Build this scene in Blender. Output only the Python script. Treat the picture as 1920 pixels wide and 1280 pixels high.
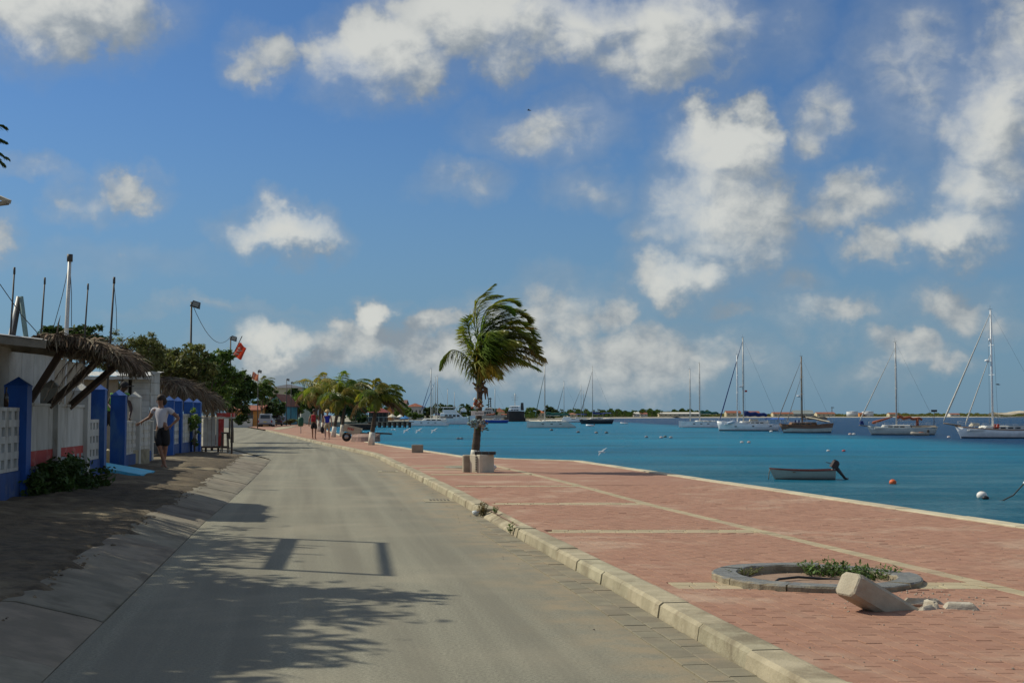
import bpy, bmesh, math, random
import numpy as np
from mathutils import Vector, Matrix, Euler

for o in list(bpy.data.objects):
    bpy.data.objects.remove(o)
SC = bpy.context.scene
COL = SC.collection
rng = random.Random(7)
R = math.radians

# ------------------------------------------------------------------ camera
FPX, HY, CZ = 2500.0, 778.5, 1.5
PITCH = math.atan((HY - 640) / FPX)
cam_d = bpy.data.cameras.new('camera')
cam = bpy.data.objects.new('camera', cam_d)
COL.objects.link(cam)
cam.location = (0, 0, CZ)
cam.rotation_euler = (math.pi / 2 + PITCH, 0, 0)
cam_d.sensor_width = 36
cam_d.lens = FPX * 36 / 1920
cam_d.clip_end = 20000
SC.camera = cam
_f = Vector((0, math.cos(PITCH), math.sin(PITCH)))
_u = Vector((0, -math.sin(PITCH), math.cos(PITCH)))


def ray(px, py):
    return Vector((1, 0, 0)) * ((px - 960) / FPX) + _u * ((640 - py) / FPX) + _f


def G(px, py, z=0.0):
    """where the sight line through a pixel meets the level z"""
    d = ray(px, py)
    t = (z - CZ) / d.z
    return Vector((d.x * t, d.y * t, z))


def D(px, py, y):
    """where the sight line through a pixel meets the plane at depth y"""
    d = ray(px, py)
    t = y / d.y
    return Vector((d.x * t, y, CZ + d.z * t))


# ------------------------------------------------------------------ light
SUN_EL, SUN_AZ = R(43), R(67)          # azimuth from +Y towards -X
sdir = Vector((-math.sin(SUN_AZ) * math.cos(SUN_EL), math.cos(SUN_AZ) * math.cos(SUN_EL), math.sin(SUN_EL)))
sun_d = bpy.data.lights.new('sun', 'SUN')
sun_d.energy = 4.1
sun_d.angle = R(0.55)
sun_d.color = (1.0, 0.93, 0.76)
sun = bpy.data.objects.new('sun', sun_d)
COL.objects.link(sun)
sun.location = (-60, 30, 60)
sun.rotation_euler = sdir.to_track_quat('Z', 'Y').to_euler()

vs = SC.view_settings
vs.view_transform = 'Standard'
vs.look = 'None'
vs.gamma = 1
vs.exposure = 0.0
vs.use_curve_mapping = False
SC.render.film_transparent = False
SC.cycles.max_bounces = 5
SC.cycles.diffuse_bounces = 3
SC.cycles.glossy_bounces = 2
SC.cycles.transmission_bounces = 2

world = bpy.data.worlds.new('World')
SC.world = world
world.use_nodes = True
world.cycles.sampling_method = 'MANUAL'
world.cycles.sample_map_resolution = 256


class NT:
    """small helper for building node trees"""
    def __init__(s, tree):
        s.t = tree
        tree.nodes.clear()

    def n(s, kind, **kw):
        nd = s.t.nodes.new(kind)
        for k, v in kw.items():
            setattr(nd, k, v)
        return nd

    def put(s, sock, v):
        if isinstance(v, bpy.types.NodeSocket):
            s.t.links.new(v, sock)
        elif v is not None:
            if hasattr(sock.default_value, '__len__'):
                v = tuple(v) if hasattr(v, '__len__') else (v,) * len(sock.default_value)
                if len(sock.default_value) == 4 and len(v) == 3:
                    v = v + (1,)
            sock.default_value = v

    def m(s, op, a, b=None, c=None, clamp=False):
        nd = s.n('ShaderNodeMath', operation=op, use_clamp=clamp)
        for i, v in enumerate((a, b, c)):
            if v is not None:
                s.put(nd.inputs[i], v)
        return nd.outputs[0]

    def v(s, op, a, b=None, sc=None):
        nd = s.n('ShaderNodeVectorMath', operation=op)
        s.put(nd.inputs[0], a)
        if b is not None:
            s.put(nd.inputs[1], b)
        if sc is not None:
            s.put(nd.inputs['Scale'], sc)
        return nd.outputs['Value'] if op in ('DOT_PRODUCT', 'LENGTH', 'DISTANCE') else nd.outputs[0]

    def sep(s, a):
        nd = s.n('ShaderNodeSeparateXYZ')
        s.put(nd.inputs[0], a)
        return nd.outputs

    def comb(s, x, y, z):
        nd = s.n('ShaderNodeCombineXYZ')
        for i, v in enumerate((x, y, z)):
            s.put(nd.inputs[i], v)
        return nd.outputs[0]

    def noise(s, vec, scale, detail=4, rough=0.55, dist=0.0, col=False):
        nd = s.n('ShaderNodeTexNoise')
        s.put(nd.inputs['Vector'], vec)
        nd.inputs['Scale'].default_value = scale
        nd.inputs['Detail'].default_value = detail
        nd.inputs['Roughness'].default_value = rough
        nd.inputs['Distortion'].default_value = dist
        return nd.outputs['Color' if col else 'Fac']

    def ramp(s, fac, a, b, lo=0.0, hi=1.0, smooth=True):
        nd = s.n('ShaderNodeMapRange', interpolation_type='SMOOTHSTEP' if smooth else 'LINEAR')
        s.put(nd.inputs[0], fac)
        for i, v in enumerate((a, b, lo, hi)):
            s.put(nd.inputs[i + 1], v)
        return nd.outputs[0]

    def mix(s, fac, a, b, blend='MIX'):
        nd = s.n('ShaderNodeMix', data_type='RGBA', blend_type=blend)
        s.put(nd.inputs[0], fac)
        s.put(nd.inputs[6], a)
        s.put(nd.inputs[7], b)
        return nd.outputs[2]

    def bump(s, h, strength=0.3, dist=0.01, nrm=None):
        nd = s.n('ShaderNodeBump')
        nd.inputs['Strength'].default_value = strength
        nd.inputs['Distance'].default_value = dist
        s.put(nd.inputs['Height'], h)
        if nrm is not None:
            s.put(nd.inputs['Normal'], nrm)
        return nd.outputs[0]


# ---- sky: Nishita with cumulus in direction space
CLOUDS = [  # photo pixel centre, half width, half height, strength
    (90, 15, 175, 85, 1.0), (205, 75, 75, 38, .62), (500, 112, 58, 38, .62), (585, 105, 45, 25, .35), (715, 110, 125, 85, .95),
    (900, 35, 190, 75, .9), (1090, 40, 120, 75, .85), (1245, 70, 150, 100, .95),
    (1350, 40, 60, 60, .6), (1035, 235, 115, 58, .66), (1070, 205, 50, 40, .4), (865, 340, 66, 32, .36), (1110, 355, 68, 32, .36),
    (525, 435, 100, 46, 1.05), (510, 400, 45, 32, .7), (225, 365, 62, 34, .55), (140, 388, 45, 26, .4), (45, 336, 55, 20, .45), (0, 465, 38, 36, .6),
    (1360, 275, 100, 75, 1.0), (1425, 215, 50, 36, .75), (1370, 340, 110, 70, .95), (1375, 400, 130, 110, 1.0), (1440, 455, 75, 55, .8), (1290, 525, 85, 58, .85),
    (1235, 440, 45, 40, .45), (1545, 215, 58, 52, .5), (1600, 375, 88, 48, .58), (1715, 130, 95, 115, .5), (1720, 250, 60, 60, .3), (1470, 55, 60, 50, .3),
    (1870, 230, 95, 110, .9), (1905, 90, 60, 120, .6), (1850, 350, 90, 80, .85), (1800, 430, 105, 50, .8), (1655, 455, 48, 38, .62),
    (1550, 595, 105, 34, .55), (1490, 540, 58, 30, .42), (1800, 565, 75, 42, .45), (1370, 597, 45, 20, .42), (1890, 590, 30, 28, .4),
    (505, 640, 70, 42, .85), (715, 590, 42, 46, .95), (690, 650, 130, 52, .68), (808, 622, 42, 28, .7), (640, 612, 30, 22, .55),
    (1055, 585, 90, 52, .6), (1158, 590, 48, 40, .7), (1110, 680, 230, 66, .68), (1000, 640, 60, 60, .5),
    (560, 690, 170, 36, .50), (850, 690, 120, 48, .56), (1280, 690, 170, 46, .52), (900, 620, 60, 46, .40), (1715, 655, 70, 36, .62), (1780, 670, 60, 26, .45), (1630, 692, 62, 24, .4), (420, 575, 120, 9, .25), (230, 490, 90, 18, .18)]

grp = bpy.data.node_groups.new('cloud_field', 'ShaderNodeTree')
grp.interface.new_socket('p', in_out='INPUT', socket_type='NodeSocketVector')
grp.interface.new_socket('F', in_out='OUTPUT', socket_type='NodeSocketFloat')
g = NT(grp)
gi = g.n('NodeGroupInput')
go = g.n('NodeGroupOutput')
acc = None
for (px, py, w, h, s) in CLOUDS:
    s = s + .12 if .3 < s < .6 else s
    d = ray(px, py).normalized()
    a0, e0 = math.atan2(d.x, d.y), math.asin(d.z)
    k = 1 / FPX
    q = g.v('SUBTRACT', gi.outputs[0], (a0, e0, 0))
    q = g.v('MULTIPLY', q, (1 / (w * k * 1.36), 1 / (h * k * 1.36), 0))
    r2 = g.v('DOT_PRODUCT', q, q)
    f = g.m('MULTIPLY_ADD', r2, -s, s)
    f = g.m('MAXIMUM', f, -0.6)
    acc = f if acc is None else g.m('SMOOTH_MAX', acc, f, 0.12)
g.put(go.inputs[0], acc)
grp2 = bpy.data.node_groups.new('cloud_field_big', 'ShaderNodeTree')
grp2.interface.new_socket('p', in_out='INPUT', socket_type='NodeSocketVector')
grp2.interface.new_socket('F', in_out='OUTPUT', socket_type='NodeSocketFloat')
g = NT(grp2)
gi = g.n('NodeGroupInput')
go = g.n('NodeGroupOutput')
acc = None
for (px, py, w, h, s) in CLOUDS:
    if s < .8:
        continue
    d = ray(px, py).normalized()
    q = g.v('SUBTRACT', gi.outputs[0], (math.atan2(d.x, d.y), math.asin(d.z), 0))
    q = g.v('MULTIPLY', q, (FPX / (w * 1.25), FPX / (h * 1.25), 0))
    f = g.m('MAXIMUM', g.m('MULTIPLY_ADD', g.v('DOT_PRODUCT', q, q), -s, s), 0.0)
    acc = f if acc is None else g.m('MAXIMUM', acc, f)
g.put(go.inputs[0], acc)

w = NT(world.node_tree)
out = w.n('ShaderNodeOutputWorld')
bg = w.n('ShaderNodeBackground')
sky = w.n('ShaderNodeTexSky', sky_type='NISHITA', sun_disc=False)
sky.sun_elevation = SUN_EL
sky.sun_rotation = -SUN_AZ
sky.altitude = 0
sky.air_density = 1.0
sky.dust_density = 0.6
sky.ozone_density = 2.4
tc = w.n('ShaderNodeTexCoord')
dirv = w.v('NORMALIZE', tc.outputs['Generated'])
sx, sy, sz = w.sep(dirv)
az = w.m('ARCTAN2', sx, sy)
el = w.m('ARCSINE', sz)
big = w.noise(dirv, 9, 3, .5)
warp = w.noise(dirv, 16, 5, .6, col=True)
warp = w.v('SCALE', w.v('SUBTRACT', warp, (.5, .5, .5)), sc=0.075)
fine = w.noise(w.v('MULTIPLY', dirv, (1, 1, 1.3)), 42, 7, .56, .3)
ax, ay, _ = w.sep(warp)


def field(tree_, da, de):
    p = w.comb(w.m('ADD', w.m('ADD', az, ax), da), w.m('ADD', w.m('ADD', el, ay), de), 0.0)
    gn = w.n('ShaderNodeGroup')
    gn.node_tree = tree_
    w.put(gn.inputs[0], p)
    return gn.outputs[0]


# beyond the frame unseen cumulus, made denser to whiten the ambient light
inside = w.m('MULTIPLY', w.ramp(w.m('ABSOLUTE', az), R(22.5), R(30), 1, 0), w.ramp(el, R(17.5), R(24), 1, 0))
gen = w.ramp(w.noise(dirv, 3.6, 3, .5), .40, .60, -.5, 1.0)
mx = w.n('ShaderNodeMix', data_type='FLOAT')
w.put(mx.inputs[0], inside)
w.put(mx.inputs[2], gen)
w.put(mx.inputs[3], field(grp, 0, 0))
F0 = mx.outputs[0]
B0, B1 = field(grp2, 0, 0), field(grp2, -.020, .022)
fn = w.m('MULTIPLY_ADD', fine, .92, -.46)
dens = w.m('ADD', F0, fn)
soft = w.ramp(big, .40, .62, .62, 1.15)
alpha = w.ramp(dens, -.08, soft)
alpha = w.m('MULTIPLY', alpha, w.ramp(F0, -.30, .55, .0, 1.0))
alpha = w.m('MAXIMUM', alpha, w.ramp(w.m('MULTIPLY_ADD', fn, .35, F0), -.50, .75, 0, .40))
alpha = w.m('MULTIPLY', alpha, w.ramp(el, R(-.2), R(2.4), .45, .92))
fine2 = w.noise(w.v('ADD', w.v('MULTIPLY', dirv, (1, 1, 1.3)), (-.010, 0, .012)), 42, 5, .55, .3)
light = w.m('ADD', w.m('MULTIPLY', w.m('SUBTRACT', B0, B1), .62), w.m('MULTIPLY', w.m('SUBTRACT', fine, fine2), .85))
light = w.ramp(light, -.42, .34, 0, 1)
light = w.m('MULTIPLY', light, w.ramp(F0, .15, .85, .35, 1.0))
ccol = w.mix(light, (3.1, 3.6, 4.05), (8.0, 8.05, 7.5))
skyc = w.mix(1.0, sky.outputs[0], (.46, .70, .97), 'MULTIPLY')
# thin bluish marine air low over the sea
low = w.ramp(el, R(0), R(14), 1, 0)
skyc = w.mix(w.m('MULTIPLY', low, .75), skyc, (1.9, 3.35, 4.75))
final = w.mix(alpha, skyc, ccol)
w.put(bg.inputs['Color'], final)
bg.inputs['Strength'].default_value = 0.083
w.put(out.inputs['Surface'], bg.outputs[0])


# ------------------------------------------------------------------ materials
MATS = {}


def mat(name, c1, c2=None, scale=3.0, rough=.8, bump=0.0, bscale=40, spec=.35, metal=0.0, detail=5, stretch=(1, 1, 1),
        rnd=0.0, lo=.35, hi=.65, c3=None, s3=.6, sheen=0, trans=0.0, obj=False, bdist=.01):
    """weathered procedural surface: two-tone noise, optional large stains or painted sun patches (c3), grain and per-object shift"""
    if name in MATS:
        return MATS[name]
    m = bpy.data.materials.new(name)
    m.use_nodes = True
    t = NT(m.node_tree)
    o = t.n('ShaderNodeOutputMaterial')
    b = t.n('ShaderNodeBsdfPrincipled')
    if obj:
        pos = t.n('ShaderNodeTexCoord').outputs['Object']
    else:
        pos = t.n('ShaderNodeNewGeometry').outputs['Position']
    p = t.v('MULTIPLY', pos, stretch)
    c2 = c2 or tuple(x * .75 for x in c1)
    f = t.ramp(t.noise(p, scale, detail, .6), lo, hi)
    col = t.mix(f, c1, c2)
    if c3:
        col = t.mix(t.ramp(t.noise(p, s3, 6, .65, .4), .5, .68), col, c3)
    if rnd:
        at = t.n('ShaderNodeAttribute', attribute_name='rnd')
        oi = t.n('ShaderNodeObjectInfo')
        r = t.m('FRACT', t.m('ADD', at.outputs['Fac'], oi.outputs['Random']))
        k = t.m('MULTIPLY_ADD', r, rnd * 2, 1 - rnd)
        r2 = t.m('FRACT', t.m('MULTIPLY', r, 7.31))
        k2 = t.m('MULTIPLY_ADD', r2, rnd * .6, 1 - rnd * .3)
        col = t.mix(1.0, col, t.comb(k, t.m('MULTIPLY', k, k2), t.m('MULTIPLY', k, k2)), 'MULTIPLY')
    t.put(b.inputs['Base Color'], col)
    b.inputs['Roughness'].default_value = rough
    b.inputs['Specular IOR Level'].default_value = spec
    b.inputs['Metallic'].default_value = metal
    if bump:
        t.put(b.inputs['Normal'], t.bump(t.noise(p, bscale, 4, .6), bump, bdist))
    if trans:
        tr = t.n('ShaderNodeBsdfTranslucent')
        t.put(tr.inputs[0], t.mix(1.0, col, (1.0, 1.05, .6), 'MULTIPLY'))
        ms = t.n('ShaderNodeMixShader')
        ms.inputs[0].default_value = trans
        t.put(ms.inputs[1], b.outputs[0])
        t.put(ms.inputs[2], tr.outputs[0])
        t.put(o.inputs[0], ms.outputs[0])
    else:
        t.put(o.inputs[0], b.outputs[0])
    MATS[name] = m
    return m


# ------------------------------------------------------------------ mesh building
class MB:
    def __init__(s):
        s.v, s.f, s.sm, s.att = [], [], [], None

    def poly(s, pts, smooth=False):
        i = len(s.v)
        s.v += [tuple(p) for p in pts]
        s.f.append(tuple(range(i, i + len(pts))))
        s.sm.append(smooth)
        return s

    def add(s, vs, fs, smooth=False):
        i = len(s.v)
        s.v += [tuple(p) for p in vs]
        s.f += [tuple(j + i for j in f) for f in fs]
        s.sm += [smooth] * len(fs)
        return s

    def box(s, c, d, rz=0.0, M=None, taper=1.0, bev=0.0):
        hx, hy, hz = d[0] / 2, d[1] / 2, d[2] / 2
        if bev:
            b = min(bev, hx * .9, hy * .9, hz * .9)
            ring = lambda x, y: [(-x + b, -y), (x - b, -y), (x, -y + b), (x, y - b), (x - b, y), (-x + b, y), (-x, y - b), (-x, -y + b)]
            lv = []
            for z, k in ((-hz, 0), (hz - b, 0), (hz, b)):
                lv.append([(x * (taper if z > 0 else 1), y * (taper if z > 0 else 1), z) for x, y in ring(hx - k, hy - k)])
            vs = sum(lv, [])
            fs = [tuple(range(7, -1, -1)), tuple(range(16, 24))]
            for L in range(2):
                for i in range(8):
                    j = (i + 1) % 8
                    fs.append((L * 8 + i, L * 8 + j, L * 8 + 8 + j, L * 8 + 8 + i))
        else:
            t = taper
            vs = [(-hx, -hy, -hz), (hx, -hy, -hz), (hx, hy, -hz), (-hx, hy, -hz), (-hx * t, -hy * t, hz), (hx * t, -hy * t, hz), (hx * t, hy * t, hz), (-hx * t, hy * t, hz)]
            fs = [(3, 2, 1, 0), (4, 5, 6, 7), (0, 1, 5, 4), (1, 2, 6, 5), (2, 3, 7, 6), (3, 0, 4, 7)]
        mm = Matrix.Translation(c) @ (M.to_4x4() if M is not None else Matrix.Rotation(rz, 4, 'Z'))
        return s.add([mm @ Vector(v) for v in vs], fs)

    def bar(s, a, b, w, h=None, up=(0, 0, 1)):
        """square bar from a to b"""
        a, b = Vector(a), Vector(b)
        h = h or w
        z = (b - a)
        L = z.length
        z.normalize()
        u = Vector(up)
        x = z.cross(u)
        if x.length < 1e-4:
            x = z.cross(Vector((1, 0, 0)))
        x.normalize()
        y = x.cross(z)
        M = Matrix((x, y, z)).transposed()
        return s.box((a + b) / 2, (w, h, L), M=M)

    def tube(s, pts, r, n=6, cap=True, smooth=True):
        pts = [Vector(p) for p in pts]
        rs = r if hasattr(r, '__len__') else [r] * len(pts)
        i0 = len(s.v)
        px = None
        for i, p in enumerate(pts):
            t = (pts[min(i + 1, len(pts) - 1)] - pts[max(i - 1, 0)])
            if t.length < 1e-9:
                t = Vector((0, 0, 1))
            t.normalize()
            if px is None:
                px = t.orthogonal().normalized()
            x = (px - t * px.dot(t))
            x = x.normalized() if x.length > 1e-6 else t.orthogonal().normalized()
            px = x
            y = t.cross(x)
            for k in range(n):
                a = 2 * math.pi * k / n
                s.v.append(tuple(p + (x * math.cos(a) + y * math.sin(a)) * rs[i]))
        for i in range(len(pts) - 1):
            for k in range(n):
                a, b = i0 + i * n + k, i0 + i * n + (k + 1) % n
                s.f.append((a, b, b + n, a + n))
                s.sm.append(smooth)
        if cap:
            s.f.append(tuple(i0 + k for k in reversed(range(n))))
            s.f.append(tuple(i0 + (len(pts) - 1) * n + k for k in range(n)))
            s.sm += [False, False]
        return s

    def lathe(s, c, prof, n=16, smooth=True, ax=None):
        """profile of (radius, height) turned about z at c"""
        c = Vector(c)
        i0 = len(s.v)
        M = ax.to_track_quat('Z', 'Y').to_matrix() if ax is not None else Matrix.Identity(3)
        for (r, z) in prof:
            for k in range(n):
                a = 2 * math.pi * k / n
                s.v.append(tuple(c + M @ Vector((r * math.cos(a), r * math.sin(a), z))))
        for i in range(len(prof) - 1):
            for k in range(n):
                a, b = i0 + i * n + k, i0 + i * n + (k + 1) % n
                s.f.append((a, b, b + n, a + n))
                s.sm.append(smooth)
        s.f.append(tuple(i0 + k for k in reversed(range(n))))
        s.f.append(tuple(i0 + (len(prof) - 1) * n + k for k in range(n)))
        s.sm += [False, False]
        return s

    def ball(s, c, r, n=10, m=7, sc=(1, 1, 1), jit=0.0):
        prof = []
        i0 = len(s.v)
        for i in range(m + 1):
            t = math.pi * i / m
            prof.append((max(1e-3, math.sin(t)) * r, -math.cos(t) * r))
        s.lathe((0, 0, 0), prof, n)
        for j in range(i0, len(s.v)):
            q = s.v[j]
            k = 1 + rng.uniform(-jit, jit)
            s.v[j] = (c[0] + q[0] * sc[0] * k, c[1] + q[1] * sc[1] * k, c[2] + q[2] * sc[2] * k)
        return s

    def loft(s, rings, closed=True, smooth=True, caps=True):
        i0 = len(s.v)
        n = len(rings[0])
        for r in rings:
            s.v += [tuple(p) for p in r]
        for i in range(len(rings) - 1):
            for k in range(n if closed else n - 1):
                a, b = i0 + i * n + k, i0 + i * n + (k + 1) % n
                s.f.append((a, b, b + n, a + n))
                s.sm.append(smooth)
        if caps and closed:
            s.f.append(tuple(i0 + k for k in reversed(range(n))))
            s.f.append(tuple(i0 + (len(rings) - 1) * n + k for k in range(n)))
            s.sm += [False, False]
        return s

    def prism(s, pts, z0, z1):
        """vertical prism over a plan polygon"""
        n = len(pts)
        vs = [(p[0], p[1], z0) for p in pts] + [(p[0], p[1], z1) for p in pts]
        fs = [tuple(reversed(range(n))), tuple(range(n, 2 * n))] + [(i, (i + 1) % n, n + (i + 1) % n, n + i) for i in range(n)]
        return s.add(vs, fs)

    def extr(s, prof, origin, ax, up, out, depth):
        """profile (u,v) in the ax/up plane, extruded along out"""
        ax, up, out, o = Vector(ax), Vector(up), Vector(out), Vector(origin)
        n = len(prof)
        a = [o + ax * u + up * v for u, v in prof]
        b = [p + out * depth for p in a]
        fs = [tuple(reversed(range(n))), tuple(range(n, 2 * n))] + [(i, (i + 1) % n, n + (i + 1) % n, n + i) for i in range(n)]
        return s.add(a + b, fs)

    def mesh(s, name):
        me = bpy.data.meshes.new(name)
        me.from_pydata(s.v, [], s.f)
        if any(s.sm):
            me.polygons.foreach_set('use_smooth', s.sm)
        if s.att is not None:
            a = me.attributes.new('rnd', 'FLOAT', 'FACE')
            a.data.foreach_set('value', s.att)
        me.update()
        return me

    def fix(s, me):
        bm = bmesh.new()
        bm.from_mesh(me)
        bmesh.ops.recalc_face_normals(bm, faces=bm.faces)
        bm.to_mesh(me)
        bm.free()

    def build(s, name, m, parent=None, label=None, fix=True, kind=None, local=False):
        if parent is not None and not local:
            o = Vector(parent.get('_o', (0, 0, 0)))
            if o.length:
                s.v = [(p[0] - o.x, p[1] - o.y, p[2] - o.z) for p in s.v]
        me = s.mesh(name)
        if fix and s.att is None:
            s.fix(me)
        me.materials.append(m)
        ob = bpy.data.objects.new(name, me)
        COL.objects.link(ob)
        if parent is not None:
            ob.parent = parent
            if not local:
                ob['_o'] = parent.get('_o', (0, 0, 0))
        if label:
            ob['label'] = label
        if kind:
            ob['kind'] = kind
        return ob


def tag(o, label, cat, group=None, kind=None):
    o['label'] = label
    o['category'] = cat
    if group:
        o['group'] = group
    if kind:
        o['kind'] = kind
    return o


def thing(name, label, cat, loc=(0, 0, 0), rz=0.0, group=None, world=True):
    """an Empty at the thing's base; parts given in world coordinates when world is set, else in its own"""
    e = bpy.data.objects.new(name, None)
    COL.objects.link(e)
    e.empty_display_size = .2
    e.location = loc
    e.rotation_euler = (0, 0, rz)
    if world:
        e['_o'] = tuple(loc)
    return tag(e, label, cat, group)


def struct(o):
    o['kind'] = 'structure'
    return o


def mesh_np(name, verts, faces_n, m, parent=None, nv=4, rnd=None):
    """fast mesh from a (N*nv,3) array, every nv vertices one face"""
    o = Vector(parent.get('_o', (0, 0, 0))) if parent is not None else Vector()
    verts = np.asarray(verts, dtype=np.float32) - np.array(o, dtype=np.float32)
    me = bpy.data.meshes.new(name)
    N = len(verts) // nv
    me.vertices.add(len(verts))
    me.vertices.foreach_set('co', verts.ravel())
    me.loops.add(len(verts))
    me.loops.foreach_set('vertex_index', np.arange(len(verts), dtype=np.int32))
    me.polygons.add(N)
    me.polygons.foreach_set('loop_start', np.arange(N, dtype=np.int32) * nv)
    if rnd is not None:
        a = me.attributes.new('rnd', 'FLOAT', 'FACE')
        a.data.foreach_set('value', np.asarray(rnd, dtype=np.float32))
    me.update(calc_edges=True)
    me.validate()
    me.materials.append(m)
    ob = bpy.data.objects.new(name, me)
    COL.objects.link(ob)
    if parent is not None:
        ob.parent = parent
        ob['_o'] = parent.get('_o', (0, 0, 0))
    return ob
# ================================================================== THE SETTING
WATER_Z = -1.2
PV = 0.10                                            # promenade level
KERB = [G(*p) for p in ((1437, 1278), (1264, 1177), (1147, 1107), (1032, 1044), (957, 1001), (845, 934), (760, 886), (702, 856), (654, 844.5), (597, 832), (565, 824))]
KERB = [Vector((3.9, -9, 0)), Vector((2.6, 0, 0))] + KERB + [Vector((-17, 100, 0)), Vector((-24, 130, 0)), Vector((-34, 170, 0)), Vector((-52, 240, 0))]
KY, KX = [p.y for p in KERB], [p.x for p in KERB]
LEFT = [G(*p) for p in ((82, 1276), (220, 1142), (302, 1060), (385, 977), (430, 940), (481, 892), (509, 861))]
LEFT = [Vector((-.2, -9, 0)), Vector((-1.5, 0, 0))] + LEFT
LY, LX = [p.y for p in LEFT], [p.x for p in LEFT]
QUAY = [(13.6, -22), (10.3, -4), (6.5, 16.95), (4.97, 25.3), (2.1, 40.9), (-1.4, 44.6), (-4.9, 58.8), (-6.1, 64), (-9.2, 78), (-13, 100), (-19, 135), (-30, 200), (-45, 280)]
QY, QX = [p[1] for p in QUAY], [p[0] for p in QUAY]
kx = lambda y: float(np.interp(y, KY, KX))
lx = lambda y: float(np.interp(y, LY, LX))
qx = lambda y: float(np.interp(y, QY, QX))
WALLP = [(-4.6, 0.0), (-7.66, 20.7), (-8.53, 27.5), (-9.13, 31.0), (-10.6, 41.6), (-11.4, 48.3)]   # street wall line
wx = lambda y: float(np.interp(y, [p[1] for p in WALLP], [p[0] for p in WALLP]))

# ---- road surface
m = bpy.data.materials.new('asphalt')
m.use_nodes = True
t = NT(m.node_tree)
o_ = t.n('ShaderNodeOutputMaterial')
b_ = t.n('ShaderNodeBsdfPrincipled')
pos = t.n('ShaderNodeNewGeometry').outputs['Position']
X, Y, Z = t.sep(pos)
across = t.m('ADD', X, t.m('MULTIPLY', Y, .155))            # metres across the lane
streak = t.noise(t.comb(t.m('MULTIPLY', across, 2.2), t.m('MULTIPLY', Y, .05), 0.0), 1.0, 5, .55, .3)
agg = t.m('ADD', t.m('MULTIPLY', t.noise(pos, 150, 2, .7), .55), t.m('MULTIPLY', t.noise(pos, 48, 2, .6), .45))
patch = t.noise(pos, .55, 5, .6, .5)
col = t.mix(t.ramp(agg, .38, .62), (.140, .135, .100), (.322, .310, .236))
col = t.mix(t.ramp(streak, .30, .66, 0, .75), col, (.150, .140, .106))
col = t.mix(t.ramp(patch, .45, .75, 0, .4), col, (.33, .295, .215))
edge = t.ramp(t.m('ADD', across, t.m('MULTIPLY', t.noise(pos, 1.3, 5, .6), 1.3)), 2.15, 3.0)
dust = t.m('MULTIPLY', edge, t.ramp(t.noise(pos, 2.4, 6, .65), .32, .66))
col = t.mix(t.m('MULTIPLY', dust, .75), col, (.30, .235, .145))
oil = t.m('MULTIPLY', t.ramp(t.noise(pos, .85, 6, .7, .8), .645, .72), edge)
col = t.mix(t.m('MULTIPLY', oil, .75), col, (.10, .085, .055))
spk = t.ramp(t.noise(pos, 9, 2, .5), .76, .80)
col = t.mix(t.m('MULTIPLY', spk, .7), col, (.075, .06, .05))
t.put(b_.inputs['Base Color'], col)
b_.inputs['Roughness'].default_value = .82
b_.inputs['Specular IOR Level'].default_value = .28
t.put(b_.inputs['Normal'], t.bump(t.m('ADD', agg, t.m('MULTIPLY', t.noise(pos, 14, 3, .6), .5)), .35, .012))
t.put(o_.inputs[0], b_.outputs[0])
M_ASPH = m

mb = MB()
ys = list(np.concatenate([np.arange(-9, 60, 1.5), np.arange(60, 245, 6)]))
lfar = lambda y: float(np.interp(y, LY + [63, 103, 167, 260], LX + [-13.5, -24, -38, -66]))
rows = [[(lfar(y) + (kx(y) - lfar(y)) * k / 8, y, .0) for k in range(9)] for y in ys]
mb.loft(rows, closed=False, smooth=True)
road = struct(mb.build('road', M_ASPH, fix=False))

# ---- land and sea
M_DIRT = mat('dirt', (.058, .045, .028), (.128, .098, .060), 5, .95, 1.0, 26, c3=(.25, .205, .13), s3=.35, bdist=.03, lo=.3, hi=.7)  # the lighter c3 patches are sunlit spots put into the dirt colour
M_LAND = mat('land', (.26, .235, .18), (.33, .30, .23), .15, .95, .3, 8, c3=(.14, .15, .08), s3=.02)
shore = [(p[0], p[1]) for p in QUAY] + [(-40, 330), (-29, 365), (-22, 480), (-14, 590), (12, 600), (50, 900), (94, 1320), (213, 1570), (390, 1800), (860, 2200), (2200, 2500), (6000, 3000)]
land_poly = shore + [(9000, 9000), (-9000, 9000), (-9000, -300), (40, -300)]
from mathutils.geometry import tessellate_polygon
tri = tessellate_polygon([[Vector((x, y, 0)) for x, y in land_poly]])
mb = MB()
mb.add([(x, y, -.035) for x, y in land_poly], tri)
n = len(shore)
mb.add([(x, y, -.035) for x, y in shore] + [(x, y, -3) for x, y in shore], [(i, i + 1, n + i + 1, n + i) for i in range(n - 1)])
ground = struct(mb.build('ground', M_LAND))
mb = MB()
for i in range(len(QUAY) + 2, len(shore) - 1):
    a, b = Vector(shore[i]).to_3d(), Vector(shore[i + 1]).to_3d()
    nrm = Vector((b.y - a.y, -(b.x - a.x), 0)).normalized()
    mb.poly([a + nrm * 5 + Vector((0, 0, -1.3)), b + nrm * 5 + Vector((0, 0, -1.3)), b - nrm * 3 + Vector((0, 0, .05)), a - nrm * 3 + Vector((0, 0, .05))])
struct(mb.build('beach', mat('sand', (.62, .57, .46), (.52, .47, .37), .05, .95), fix=False))

m = bpy.data.materials.new('sea_water')
m.use_nodes = True
t = NT(m.node_tree)
o_ = t.n('ShaderNodeOutputMaterial')
b_ = t.n('ShaderNodeBsdfPrincipled')
pos = t.n('ShaderNodeNewGeometry').outputs['Position']
X, Y, Z = t.sep(pos)
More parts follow.
